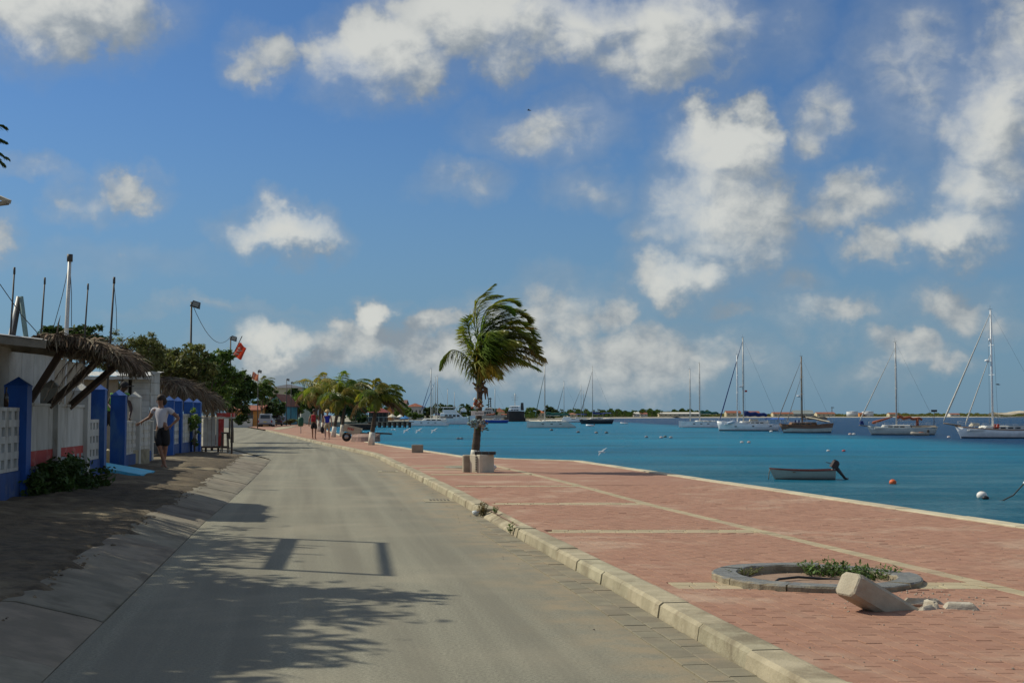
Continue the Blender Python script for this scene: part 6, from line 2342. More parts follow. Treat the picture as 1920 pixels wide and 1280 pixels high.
def bird(label, px, py, Y, span, mt, tilt=0.0, head=1):
    c = D(px, py, Y)
    o = thing('bird', label, 'bird', c, group='seabirds over the harbour')
    s = span
    MB().tube([c + Vector((-.28 * s * head, 0, .02 * s)), c + Vector((-.2 * s * head, 0, .02 * s)), c, c + Vector((.22 * s * head, 0, -.02 * s)), c + Vector((.32 * s * head, 0, -.02 * s))], [.015 * s, .05 * s, .075 * s, .04 * s, .012 * s], 8).build('body', mt, o, fix=False)
    for sd in (-1, 1):
        d = Vector((.18 * sd, .45 * sd, .16)) if tilt == 0 else Vector((.35 * sd, .25 * sd, .3 * sd * tilt + .1))
        e1 = c + d * s * .5
        e2 = e1 + (d + Vector((.1, 0, -.16))) * s * .6
        MB().add([c + Vector((-.09 * s, 0, .02 * s)), c + Vector((.10 * s, 0, .02 * s)), e1 + Vector((.09 * s, 0, 0)), e1 + Vector((-.07 * s, 0, 0)), e2 + Vector((.04 * s, 0, 0))],
                 [(0, 1, 2, 3), (3, 2, 4)]).build('wing', mt, o, fix=False)


for k, (px, py) in enumerate(((738, 805.5), (761, 807.5), (784, 807.5), (813, 807.5))):
    bird(('leftmost', 'second from left', 'third from left', 'rightmost')[k] + ' of four white gulls flying low over the left water', px, py, 170, 1.15, M_BIRD, 1 if k else 0)
bird('white bird flying low over the water right of the palm', 1128, 847, 60, .55, M_BIRD, 1)
bird('dark seabird gliding right of the tall cutter mast', 1871, 720.5, 150, .9, M_BIRDD)
bird('tiny dark bird high in the sky above the palm', 992, 207, 160, .9, M_BIRDD)
# ================================================================== FAR STREET, TOWN, SHORES
M_GLASS = mat('car_glass', (.03, .04, .045), (.04, .05, .05), 2, .08, spec=.6)
M_TYRE = mat('tyre', (.02, .02, .02), (.03, .03, .03), 9, .9)
M_RIM = mat('wheel_rim', (.38, .38, .38), (.28, .28, .28), 5, .35, metal=.6)
M_LAMPR = mat('tail_lamp', (.35, .02, .015), (.25, .015, .01), 5, .3)


def car(label, px, wl, w_, h_, L, col, kind='car', rz=0.0, rough=.3):
    """seen from behind; local axes: y forward, x right"""
    p = G(px, wl)
    o = thing('parked_car', label, 'pickup' if kind == 'pickup' else 'car', (p.x, p.y + L / 2, .0), world=False, group='cars parked along the street')
    W2 = w_ / 2
    bh = h_ * .56
    mt = mat('paint_%02d%02d%02d' % tuple(int(v * 99) for v in col), col, tuple(v * .9 for v in col), 2, rough, spec=.5)
    prof = [(-L / 2, .38), (-L / 2 - .02, .62), (-L / 2 + .05, bh), (L * .18, bh + .03), (L / 2 - .25, bh - .10), (L / 2, .70), (L / 2, .36)]
    rings = []
    for x, k in ((-W2, .94), (-W2 * .94, 1), (W2 * .94, 1), (W2, .94)):
        rings.append([(x, y, .30 + (z - .30) * k) for y, z in prof])
    body = MB().loft(rings, smooth=False).build('body', mt, o, local=True)
    ca0, ca1 = (-L / 2 + .1, L * .14) if kind != 'pickup' else (-L / 2 + .08, L * .12)
    cab = [(ca0, bh), (ca0 + .16, h_ - .06), (ca0 + .32, h_), (ca1 - .5, h_), (ca1 + .15, bh)]
    rings = []
    for x, k in ((-W2 * .90, 1), (-W2 * .74, 1), (W2 * .74, 1), (W2 * .90, 1)):
        if abs(x) > W2 * .8:
            rings.append([(x, y, bh + (z - bh) * .02) for y, z in cab])
        else:
            rings.append([(x, y, z) for y, z in cab])
    MB().loft(rings, smooth=False).build('cabin', mt, o, local=True)
    MB().box((0, ca0 + .045, bh + (h_ - bh) * .50), (w_ * .62, .03, (h_ - bh) * .55), M=Matrix.Rotation(R(-13), 3, 'X')).build('rear_window', M_GLASS, o, local=True)
    for sd in (-1, 1):
        MB().box((sd * W2 * .835, (ca0 + ca1) / 2, bh + (h_ - bh) * .48), (.03, (ca1 - ca0) * .62, (h_ - bh) * .48), M=Matrix.Rotation(R(-sd * 16), 3, 'Y')).build('side_window', M_GLASS, o, local=True)
        MB().box((sd * (W2 - .10), -L / 2 - .03, bh * .80), (.14, .06, .26)).build('tail_light', M_LAMPR, o, local=True)
        MB().box((sd * (W2 + .10), L * .12, bh + .08), (.18, .10, .14), bev=.02).build('mirror', mt, o, local=True)
        for y in (-L * .31, L * .30):
            wl_ = MB().lathe((sd * (W2 - .10), y, .33), [(.30, -.10), (.33, -.07), (.33, .07), (.30, .10)], 16, ax=Vector((1, 0, 0))).build('wheel', M_TYRE, o, local=True, fix=False)
            MB().lathe((sd * (W2 - .02), y, .33), [(.19, -.025), (.19, .02), (.06, .03)], 12, ax=Vector((sd, 0, 0))).build('rim', M_RIM, wl_, local=True, fix=False)
    MB().box((0, -L / 2 - .06, .46), (w_ * .92, .12, .16), bev=.03).build('bumper', mat('bumper_grey', (.16, .16, .16), (.12, .12, .12), 5, .6), o, local=True)
    MB().box((0, -L / 2 - .045, .72), (.42, .02, .14)).build('number_plate', mat('plate', (.55, .50, .2), (.5, .45, .18), 5, .5), o, local=True)
    o.rotation_euler.z = rz
    return o


car('white-grey pickup seen from behind, parked at the left of the street', 493, 801.5, 1.80, 1.72, 4.8, (.36, .38, .39), 'pickup', R(6))
car('dark maroon car parked just beyond the pickup', 512, 799.5, 1.75, 1.48, 4.3, (.05, .012, .014), rz=R(8))
car('blue-grey car parked beyond the maroon one', 522, 797.5, 1.75, 1.42, 4.3, (.20, .24, .30), rz=R(10))
car('small white car far up the street', 581, 791.8, 1.75, 1.45, 4.0, (.62, .63, .62), rz=R(14))
car('dark car half hidden at the far street bend', 553, 792.0, 1.75, 1.5, 4.2, (.03, .035, .045), rz=R(10))


def gable(label, x0, x1, y0, y1, zw, zr, wallm, roofm, name='house', along='y', wins=(), group=None, doors=()):
    """wins/doors: (side 'f'|'r', u, z, w, h) on the camera-facing or the right wall"""
    o = thing(name, label, 'house', ((x0 + x1) / 2, (y0 + y1) / 2, -.05), group=group)
    w_, d_ = x1 - x0, y1 - y0
    mb = MB()
    xm, ym = (x0 + x1) / 2, (y0 + y1) / 2
    if along == 'y':
        ring = lambda y: [(x0, y, -.05), (x1, y, -.05), (x1, y, zw), (xm, y, zr), (x0, y, zw)]
        mb.loft([ring(y0), ring(y1)], smooth=False)
    elif along == 'x':
        ring = lambda x: [(x, y0, -.05), (x, y1, -.05), (x, y1, zw), (x, ym, zr), (x, y0, zw)]
        mb.loft([ring(x0), ring(x1)], smooth=False)
    else:
        mb.box((xm, ym, (zw - .05) / 2), (w_, d_, zw + .05))
    mb.build('wall', wallm, o)
    e, t_ = .35, .12
    if along == 'y':
        s = (zr - zw) / (w_ / 2)
        for sd, xe in ((-1, x0 - e), (1, x1 + e)):
            ze = zw - s * e
            a = [(xm, y0 - e, zr + .05), (xe, y0 - e, ze + .05), (xe, y1 + e, ze + .05), (xm, y1 + e, zr + .05)]
            MB().add(a + [(p[0], p[1], p[2] + t_) for p in a], [(0, 1, 2, 3), (7, 6, 5, 4), (0, 1, 5, 4), (1, 2, 6, 5), (2, 3, 7, 6), (3, 0, 4, 7)]).build('roof', roofm, o)
    elif along == 'x':
        s = (zr - zw) / (d_ / 2)
        for ye in (y0 - e, y1 + e):
            ze = zw - s * e
            a = [(x0 - e, ym, zr + .05), (x0 - e, ye, ze + .05), (x1 + e, ye, ze + .05), (x1 + e, ym, zr + .05)]
            MB().add(a + [(p[0], p[1], p[2] + t_) for p in a], [(0, 1, 2, 3), (7, 6, 5, 4), (0, 1, 5, 4), (1, 2, 6, 5), (2, 3, 7, 6), (3, 0, 4, 7)]).build('roof', roofm, o)
    else:
        k = min(w_, d_) * .45
        a = [(x0 - e, y0 - e, zw), (x1 + e, y0 - e, zw), (x1 + e, y1 + e, zw), (x0 - e, y1 + e, zw)]
        if w_ > d_:
            r_ = [(x0 + k, ym, zr), (x1 - k, ym, zr)]
            fs = [(0, 1, 5, 4), (1, 2, 5), (2, 3, 4, 5), (3, 0, 4), (3, 2, 1, 0)]
        else:
            r_ = [(xm, y0 + k, zr), (xm, y1 - k, zr)]
            fs = [(0, 1, 4), (1, 2, 5, 4), (2, 3, 5), (3, 0, 4, 5), (3, 2, 1, 0)]
        MB().add(a + r_, fs).build('roof', roofm, o)
    for (sd, u, z, ww, hh) in wins:
        if sd == 'f':
            c, dd, dn = (x0 + w_ * u, y0 - .02, z), (ww, .06, hh), (0, -.025, 0)
        else:
            c, dd, dn = (x1 + .02, y0 + d_ * u, z), (.06, ww, hh), (.025, 0, 0)
        f = MB().box(c, tuple(v + (.16 if v > .1 else 0) for v in dd)).build('window', M_BOARD, o)
        MB().box((c[0] + dn[0], c[1] + dn[1], c[2]), dd).build('pane', M_GLASS, f)
    for (sd, u, z, ww, hh, dm) in doors:
        c, dd = ((x0 + w_ * u, y0 - .03, z), (ww, .08, hh)) if sd == 'f' else ((x1 + .03, y0 + d_ * u, z), (.08, ww, hh))
        MB().box(c, dd).build('door', dm, o)
    return o


M_TILE = mat('roof_tile', (.27, .095, .055), (.21, .07, .04), 1.5, .85, .3, 8, c3=(.28, .12, .08), s3=.5)
M_TEAL = mat('teal_wall', (.11, .29, .33), (.09, .25, .28), 1.0, .85)
M_ORANGE = mat('ochre_wall', (.52, .25, .07), (.43, .20, .055), 1.0, .85)
M_CREAM = mat('cream_wall', (.55, .48, .33), (.47, .41, .28), 1.0, .85)
M_GREYROOF = mat('grey_roof', (.10, .105, .12), (.08, .085, .10), 1.0, .7)
M_PALEW = mat('pale_wall', (.60, .58, .52), (.52, .50, .45), 1.0, .85)
xd = X_


def hpx(label, p0, p1, ybase, ywall, yroof, Y, depth, wm, rm, along='hip', nw=3, name='house', group=None, wz=None, doors=()):
    x0, x1 = xd(p0, Y), xd(p1, Y)
    zw, zr = Z_(ywall, Y), Z_(yroof, Y)
    wins = [('f', (k + .5) / nw, zw * .62 if wz is None else wz, (x1 - x0) / nw * .32, zw * .22) for k in range(nw)]
    if zw > 5:
        wins += [('f', (k + .5) / nw, zw * .28, (x1 - x0) / nw * .32, zw * .2) for k in range(nw)]
    return gable(label, x0, x1, Y, Y + depth, zw, zr, wm, rm, name, along, wins, group, doors)


hpx('ochre house with red roof edge left of the pickup', 424, 484, 800, 770, 761, 172, 9, M_ORANGE, M_TILE, 'x', 2, doors=(('f', .72, 1.05, 1.0, 2.1, M_WOOD),))
hpx('teal gabled house with white trim and tiled roof', 500, 533, 800, 758, 740, 200, 12, M_TEAL, M_TILE, 'y', 2, doors=(('f', .78, 1.1, 1.1, 2.2, M_BOARD),))
hpx('large cream building with a wide grey hip roof', 503, 566, 790, 727, 719.5, 270, 14, M_CREAM, M_GREYROOF, 'hip', 5)
hpx('low red-roofed house behind the small white car', 565, 592, 790, 771, 762, 300, 10, M_PALEW, M_TILE, 'x', 2)
hpx('orange low wall-house at the end of the street', 556, 574, 792, 774, 772, 285, 6, M_ORANGE, M_TILE, 'x', 1)
o = MB().box((xd(446, 165), 165, .55), (3.6, .2, 1.15)).build('garden_wall', M_PALEW)
tag(o, 'low pale garden wall left of the ochre house', 'wall')
# pavement corner across the street
p = [G(*q, 0) for q in ((512, 806.5), (520, 803), (546, 800), (556, 800.5), (540, 804.5), (524, 807))]
o = struct(MB().prism([(v.x, v.y) for v in p], -.03, .12).build('pavement', M_CONC))

TG = 'trees along the street'
T('dark tree in front of the teal house gable', 518, 768, 186, 17, 20, 2600, .2, 'dark', lumps=5, group=TG)
T('dark spreading tree over the parked pickup', 498, 768, 178, 26, 22, 4200, .22, 'dark', lumps=6, group=TG)
T('tree beside the third floodlight pole', 492, 735, 165, 24, 20, 3200, .2, 'mid', group=TG)
T('bright green street tree in front of the grey-roofed building', 557, 756, 215, 28, 20, 4200, .24, 'lime', lumps=6, group=TG)
T('dark tree behind the bright green one', 552, 736, 245, 16, 9, 1800, .26, 'dark', group=TG)
T('mid-green tree left of the quay palms', 585, 752, 210, 20, 24, 3600, .24, 'mid', group=TG)
T('low shrubbery at the floodlight pole foot', 545, 790, 190, 12, 5, 900, .15, 'olive', group=TG)
T('dense tree behind the quay palms', 640, 765, 260, 36, 16, 3800, .3, 'dark', group=TG)
T('olive tree between the quay palms and the red pavilion', 668, 768, 280, 26, 14, 2600, .3, 'olive', group=TG)
coco('windblown little palm above the parked cars', 492, 796.5, 721, 2, 12, 2.4, 33, group=TG, gold=.2, z0=0, base=False)
bn = thing('litter_bin', 'green litter bin on a thin post at the pavement corner', 'bin', G(564, 812, PV))
p = G(564, 812, PV)
MB().tube([(p.x, p.y, 0), (p.x, p.y, Z_(775, p.y))], .035, 6).build('post', M_SPAR, bn, fix=False)
MB().lathe((p.x, p.y - .1, Z_(799, p.y)), [(.16, 0), (.22, .1), (.23, .55), (.19, .68), (.05, .72)], 12).build('bin', mat('bin_green', (.02, .09, .05), (.015, .07, .04), 5, .6), bn, fix=False)

# ---- quay clutter: cart, upturned boat, barge, rocks
p = G(655, 827, PV)
cr = thing('wooden_cart', 'tilted pale wooden handcart with red lettering on its end', 'cart', p)
Mc = Matrix.Rotation(R(14), 3, 'Y')
c = Vector((p.x + .15, p.y, Z_(809, p.y)))
MB().box(c, (.95, .9, .12), M=Mc).build('tray_floor', M_WOOD, cr)
for (o3, s3) in (((0, -.43, .12), (.95, .05, .34)), ((0, .43, .12), (.95, .05, .34)), ((-.45, 0, .12), (.05, .82, .36)), ((.45, 0, .10), (.05, .82, .28))):
    MB().box(c + Mc @ Vector(o3), s3, M=Mc).build('side_board', mat('cart_board', (.46, .40, .29), (.36, .31, .22), 4, .85), cr)
mb = MB()
for k in range(4):
    mb.box(c + Mc @ Vector((-.2 + k * .09, -.458, .14)), (.055, .012, .12), M=Mc)
mb.build('lettering', M_RED, cr)
wl_ = MB().lathe((c.x - .25, c.y - .4, PV + .25), [(.22, -.04), (.25, -.03), (.25, .03), (.22, .04)], 16, ax=Vector((0, 1, 0))).build('wheel', M_TYRE, cr, fix=False)
MB().lathe((c.x - .25, c.y - .44, PV + .25), [(.12, -.02), (.12, .02), (.03, .03)], 10, ax=Vector((0, -1, 0))).build('rim', M_RIM, wl_, fix=False)
for (dx, mt) in ((.05, M_RED), (.62, M_WOOD)):
    MB().bar((c.x + dx, c.y - .38, c.z - .05), (c.x + dx + .22, c.y - .38, PV), .06).build('leg', mt, cr)
for sd in (-.35, .35):
    MB().bar(c + Vector((.4, sd, -.06)), c + Vector((1.5, sd, -.18)), .06).build('handle', M_WOOD, cr)
p = G(683, 828, PV)
ub = thing('upturned_boat', 'small weathered rowing boat lying on the quay behind the cart', 'rowing boat', p)
rings = []
for u in np.linspace(0, 1, 9):
    b = .55 * math.sin(math.pi * (u * .82 + .10)) + .05
    x = p.x - .7 + 1.5 * u
    rings.append([(x, p.y + .3 - b, PV), (x, p.y + .3 - b * .85, PV + .26), (x, p.y + .3 - b * .3, PV + .42), (x, p.y + .3 + b * .3, PV + .42), (x, p.y + .3 + b * .85, PV + .26), (x, p.y + .3 + b, PV)])
h = MB().loft(rings, smooth=False).build('hull', mat('weathered_hull', (.40, .27, .22), (.30, .21, .17), 3, .85, c3=(.16, .11, .08), s3=2), ub)
MB().tube([(p.x - 1.0, p.y + .3, PV + .43), (p.x + 1.1, p.y + .3, PV + .43)], .035, 5).build('keel', M_WOOD, h, fix=False)
MB().bar((p.x + .2, p.y - .3, PV + .5), (p.x + 1.5, p.y - .25, PV + .42), .1, .08).build('plank', M_WOOD, ub)
Yb = wdepth(806)
bg_ = thing('barge', 'long dark floating pontoon moored off the quay behind the palms', 'barge', (xd(672, Yb), Yb, WATER_Z))
MB().box((xd(672, Yb), Yb, WATER_Z + .45), (xd(698, Yb) - xd(648, Yb), 3.5, 1.1), bev=.1).build('hull', mat('barge_dark', (.06, .045, .035), (.045, .035, .03), 1.5, .9), bg_)
MB().box((xd(672, Yb), Yb, WATER_Z + 1.06), (xd(698, Yb) - xd(648, Yb) + .1, 3.6, .08)).build('deck', mat('barge_deck', (.25, .20, .15), (.2, .16, .12), 1.5, .9), bg_)
for k in range(5):
    MB().lathe((xd(652 + 10 * k, Yb), Yb - 1.8, WATER_Z + .5), [(.2, -.08), (.34, -.05), (.34, .05), (.2, .08)], 10, ax=Vector((0, 1, 0))).build('tyre_fender', M_TYRE, bg_, fix=False)

# ---- wooden pier with pavilion and parasols
M_PIER = mat('pier_wood', (.17, .135, .10), (.12, .095, .07), 2, .9)
Yp = 300.0
pr = thing('pier', 'wooden pier on dark piles with a railing behind the gulls', 'pier', (xd(720, Yp), Yp, WATER_Z))
xa, xb = xd(690, Yp), xd(775, Yp)
nb = 26
for k in range(nb):
    MB().box((xa + (xb - xa) * (k + .5) / nb, Yp, .0), ((xb - xa) / nb - .03, 3.4, .14)).build('plank', M_PIER, pr)
for k in range(9):
    for dy in (-1.4, 1.4):
        MB().tube([(xa + (xb - xa) * (k + .3) / 9, Yp + dy, WATER_Z - .6), (xa + (xb - xa) * (k + .3) / 9, Yp + dy, -.07)], .22, 7).build('pile', M_WOOD, pr, fix=False)
    MB().bar((xa + (xb - xa) * (k + .3) / 9, Yp - 1.6, .07), (xa + (xb - xa) * (k + .3) / 9, Yp - 1.6, 1.1), .08).build('rail_post', M_BOARD, pr)
MB().bar((xa, Yp - 1.6, 1.1), (xb, Yp - 1.6, 1.1), .08).build('hand_rail', M_BOARD, pr)
pv = thing('pavilion', 'open dark pavilion with a red roof at the pier head', 'pavilion', (xd(706, 320), 320, 0))
xa, xb = xd(690, 320), xd(726, 320)
for k in range(6):
    MB().box((xa + (xb - xa) * k / 5, 318, 1.2), (.18, .18, 2.5)).build('post', M_PIER, pv)
MB().box(((xa + xb) / 2, 322, 1.2), (xb - xa, .15, 2.4)).build('back_wall', mat('pavilion_dark', (.10, .09, .08), (.07, .06, .055), 1, .9), pv)
MB().box(((xa + xb) / 2, 320, 2.75), (xb - xa + 1.2, 6.0, 1.1), taper=.35).build('roof', mat('maroon_roof', (.22, .05, .045), (.17, .04, .035), 1, .8), pv)


def parasol(label, px, ptop, Y, rr, c):
    t_ = D(px, ptop, Y)
    o = thing('parasol', label, 'parasol', (t_.x, Y, 0), group='parasols on the pier')
    MB().tube([(t_.x, Y, 0), (t_.x, Y, t_.z)], .05, 6).build('pole', M_BOARD, o, fix=False)
    MB().lathe((t_.x, Y, t_.z - .65), [(rr, 0), (rr * .98, .04), (.1, .65), (.02, .7)], 8, smooth=False).build('canopy', mat('canvas_%d%d' % (int(c[0] * 99), int(c[2] * 99)), c, tuple(v * .85 for v in c), 1, .9), o, fix=False)
    MB().lathe((t_.x, Y, 0), [(.3, 0), (.3, .1), (.08, .14)], 8).build('foot', M_STEEL, o, fix=False)


parasol('left cream parasol on the pier terrace', 735, 776, 300, 1.0, (.68, .62, .48))
parasol('right white parasol on the pier terrace', 752, 776, 300, 1.0, (.72, .70, .62))
parasol('blue parasol on the pier terrace', 759, 779, 296, 1.1, (.05, .22, .50))

# ---- town along the bay
hpx('pale house with a low red hip roof above the pier', 763, 791, 785, 762, 755.5, 470, 10, M_PALEW, M_TILE, 'hip', 4)
hpx('grey-brown two-storey house left of the red-roofed one', 738, 760, 785, 758, 750, 455, 12, mat('taupe_wall', (.26, .21, .18), (.22, .18, .15), 1, .85), mat('brown_roof', (.16, .09, .07), (.13, .07, .055), 1, .85), 'x', 2)
hpx('small orange gabled house behind the nearest far palm', 726, 734, 780, 768, 761, 400, 8, M_ORANGE, M_TILE, 'y', 1)
hpx('red-roofed house behind the blue sailboat', 926, 946, 790, 772, 764, 640, 10, M_CREAM, M_TILE, 'hip', 2)
hpx('orange-roofed house behind the pale catamaran', 1001, 1021, 790, 773.5, 767.5, 680, 12, M_CREAM, mat('orange_tile', (.48, .16, .07), (.40, .13, .055), 1, .85), 'hip', 3)
hpx('low brown-roofed house right of the orange one', 1064, 1083, 788, 776.5, 773.5, 900, 12, M_CREAM, mat('brown_tile', (.30, .15, .10), (.25, .12, .08), 1, .85), 'hip', 3)
wh = thing('wharf', 'low concrete wharf below the dark workboat', 'wharf', (xd(965, 592), 592, WATER_Z))
MB().box((xd(965, 592), 594, -.2), (xd(986, 592) - xd(945, 592), 6, 2.2)).build('wall', mat('wharf_concrete', (.20, .17, .13), (.16, .14, .11), .5, .9), wh)
for k in range(6):
    MB().lathe((xd(948 + 7 * k, 592), 590.9, -.4), [(.3, -.1), (.5, -.06), (.5, .06), (.3, .1)], 8, ax=Vector((0, 1, 0))).build('fender', M_TYRE, wh, fix=False)
TT = 'trees along the bay'
for k, (px, py, Y, wp_, hp, key, lab) in enumerate((
        (752, 772, 430, 20, 9, 'lime', 'bright green tree below the grey-brown house'), (800, 773, 480, 24, 11, 'dark', 'dark trees behind the charter catamaran masts'),
        (826, 768, 500, 22, 13, 'dark', 'dark pointed tree behind the white yacht roof'), (858, 771, 520, 26, 13, 'dark', 'broad dark tree right of the white yacht'),
        (884, 772, 540, 20, 12, 'dark', 'dark tree just left of the palm trunk'), (918, 772, 620, 16, 9, 'dark', 'tree behind the grey ship tower'),
        (944, 773, 650, 16, 8, 'mid', 'green tree between red roof and workboat'), (996, 772, 660, 14, 10, 'mid', 'tree left of the orange-roofed house'),
        (1032, 772, 700, 16, 11, 'dark', 'dark tree right of the orange-roofed house'), (675, 785, 330, 22, 8, 'dark', 'dark hedge behind the pontoon'),
        (714, 770, 420, 18, 9, 'dark', 'dark tree behind the pavilion roof'), (776, 779, 410, 14, 6, 'mid', 'green shrub between the parasols and the yacht'))):
    T(lab, px, py, Y, wp_, hp, 1500, .0011 * Y, key, lumps=5, group=TT)

# far shore: palms and scrub read as one mass, buildings stand out
def scatter_band(label, nm, pxs, n, Yf, hpx_, size, key, cat='vegetation'):
    V, rn = [], []
    for _ in range(n):
        px = rng.uniform(*pxs)
        Y = Yf(px) * rng.uniform(1.0, 1.1)
        gx = xd(px, Y)
        hmax = hpx_ / FPX * Y * (.55 + .45 * abs(math.sin(px * .21) * math.sin(px * .047 + 1)))
        z = max(.2, hmax * rng.random() ** .7)
        s = size * Y / FPX * rng.uniform(.6, 1.3)
        a = rng.uniform(0, 6.28)
        d, u = Vector((math.cos(a), math.sin(a) * .5, rng.uniform(-.6, .6))), Vector((rng.uniform(-.5, .5), rng.uniform(-1, 0), 1))
        c = Vector((gx, Y, z))
        V += [c - d * s, c + u * s * .5, c + d * s, c - u * s * .5]
        rn.append(rng.random())
    ob = mesh_np(nm, [tuple(v) for v in V], 4, M_LEAF[key], None, 4, rn)
    tag(ob, label, cat, kind='stuff')


fy = lambda px: float(np.interp(px, [900, 1000, 1140, 1300, 1500, 1930, 2300], [610, 640, 1350, 1620, 1860, 2300, 2500]))
scatter_band('low green scrub along the whole far shore', 'shore_scrub', (985, 2200), 15000, fy, 6.0, 2.2, 'olive')
scatter_band('darker palms and trees on the nearer left part of the far shore', 'shore_trees', (985, 1330), 9000, lambda p: fy(p) * .99, 15.0, 2.4, 'dark')
SP = ((1010, 14, 'just left of the orange-roofed house'), (1026, 16, 'just right of the orange-roofed house'), (1040, 13, 'above the green sail cover of the catamaran'), (1052, 15, 'left of the thin mast behind the catamaran'),
      (1066, 14, 'over the low brown-roofed house'), (1076, 16, 'at the right end of the low brown-roofed house'), (1098, 15, 'between the two close masts and the black boat mast'), (1112, 13, 'behind the mast of the black-hulled boat'),
      (1122, 14, 'right of the black-hulled boat mast'), (1132, 12, 'over the stern of the black-hulled boat'), (1148, 11, 'past the stern of the black-hulled boat'), (1156, 12, 'above the tiny pale tender, left one'),
      (1170, 10, 'above the tiny pale tender, right one'), (1186, 12, 'left of the first white far-shore house'), (1209, 13, 'in front of the second white far-shore house'), (1222, 10, 'right of the second white far-shore house'), (1240, 11, 'at the left end of the long white-roofed sheds'))
for px, h, where in SP:
    Y = fy(px) * .995
    t0 = Vector((xd(px, Y), Y, 0))
    hh = h * .95 / FPX * Y
    o = thing('shore_palm', 'far-shore palm ' + where, 'palm', t0, group='palms on the far shore')
    MB().tube([t0, t0 + Vector((hh * .04, 0, hh * .55)), t0 + Vector((hh * .06, 0, hh))], .0002 * Y + .1, 5).build('trunk', M_TRUNK, o, fix=False)
    mb = MB()
    for q in range(11):
        a = q * 2.4
        L = hh * .34
        p0 = t0 + Vector((hh * .06, 0, hh))
        d = Vector((math.cos(a), math.sin(a), .5 * math.sin(q * 1.3) + .2))
        mb.add([p0, p0 + d * L * .5 + Vector((0, 0, L * .12)), p0 + d * L + Vector((0, 0, -L * .35)), p0 + d * L * .5 + Vector((0, 0, -L * .22))], [(0, 1, 2, 3)])
    mb.build('crown', M_LEAF['dark'], o, fix=False)
for (p0, p1, yw, yr, lab, wm, rm) in ((1188, 1199, 775.5, 772.5, 'white house among the far-shore palms', M_PALEW, M_PALEW), (1201, 1214, 776, 773.5, 'second white house among the far-shore palms', M_PALEW, M_TILE),
                                      (1236, 1312, 775.5, 772.8, 'long row of white-roofed sheds on the far shore', M_CREAM, M_PALEW), (1362, 1390, 774, 770, 'brown-roofed resort blocks behind the navy-covered sailboat', M_CREAM, M_TILE),
                                      (1398, 1425, 774, 770.5, 'second brown-roofed resort block on the far shore', M_CREAM, M_TILE), (1450, 1488, 775.5, 772.5, 'long red-roofed building on the far shore', M_CREAM, M_TILE),
                                      (1488, 1526, 775.5, 769, 'large grey warehouse on the far shore', mat('grey_shed', (.24, .27, .26), (.21, .24, .23), .1, .8), mat('grey_shed', (.24, .27, .26), rough=.8)),
                                      (1532, 1566, 775.5, 772.5, 'low red-roofed building right of the grey warehouse', M_CREAM, M_TILE), (1612, 1620, 776, 773.5, 'small orange building between the two white tanks', M_ORANGE, M_TILE),
                                      (1668, 1684, 776, 773.5, 'small red-roofed house on the far shore behind the rust-covered sailboat', M_CREAM, M_TILE), (1782, 1800, 776.5, 774.5, 'tiny pale house on the right far shore', M_PALEW, M_TILE)):
    Y = fy(p0) * .992
    hpx(lab, p0, p1, 782, yw, yr, Y, 18, wm, rm, 'x', max(2, (p1 - p0) // 8), group='buildings on the far shore')
for (px, lab) in ((1598, 'left of two white storage tanks on the far shore'), (1627, 'right of two white storage tanks on the far shore')):
    Y = fy(px) * .99
    c = D(px, 780, Y)
    rr = 10.5 / FPX * Y
    o = thing('storage_tank', lab, 'tank', (c.x, Y, 0), group='white tanks on the far shore')
    MB().lathe((c.x, Y, 0), [(rr, 0), (rr, Z_(771.5, Y)), (rr * .5, Z_(770.8, Y)), (.3, Z_(770.5, Y))], 24).build('shell', mat('tank_white', (.62, .64, .65), (.56, .58, .59), .05, .7), o, fix=False)
    MB().lathe((c.x, Y, Z_(771.6, Y)), [(rr * 1.02, 0), (rr * 1.02, .4)], 24).build('rim', M_SHG, o, fix=False)
Y = fy(1560)
o = thing('light_mast', 'dark light mast right of the grey warehouse on the far shore', 'mast', (xd(1560, Y), Y, 0))
MB().tube([(xd(1560, Y), Y, 0), (xd(1560, Y), Y, Z_(763, Y))], .5, 6).build('pole', M_STEEL, o, fix=False)
MB().bar((xd(1558.5, Y), Y, Z_(763.5, Y)), (xd(1564, Y), Y, Z_(763.8, Y)), 1.0).build('lamp_head', M_STEEL, o)


# ================================================================== PEOPLE
M_SKIN = {'tan': mat('skin_tan', (.30, .155, .095), (.26, .13, .08), 6, .55), 'dark': mat('skin_dark', (.06, .032, .022), (.05, .028, .02), 6, .5), 'fair': mat('skin_fair', (.46, .27, .19), (.40, .23, .16), 6, .55)}


def skin_mesh(name, joints, bones, m_, parent, root, sub=2, grow=0.0):
    """continuous limb surface over a skeleton: joints name -> (x,y,z,rx[,ry])"""
    names = list(joints)
    me = bpy.data.meshes.new(name)
    me.from_pydata([joints[k][:3] for k in names], [(names.index(a), names.index(b)) for a, b in bones], [])
    ob = bpy.data.objects.new(name, me)
    COL.objects.link(ob)
    ob.parent = parent
    me.materials.append(m_)
    sk_ = ob.modifiers.new('skin', 'SKIN')
    sk_.use_smooth_shade = True
    sk_.branch_smoothing = .6
    sv = me.skin_vertices[0].data
    for i, k in enumerate(names):
        j = joints[k]
        rx = j[3] + grow
        ry = (j[4] if len(j) > 4 else j[3]) + grow
        sv[i].radius = (rx, ry)
        sv[i].use_root = (k == root)
    ss = ob.modifiers.new('subsurf', 'SUBSURF')
    ss.levels = ss.render_levels = sub
    return ob


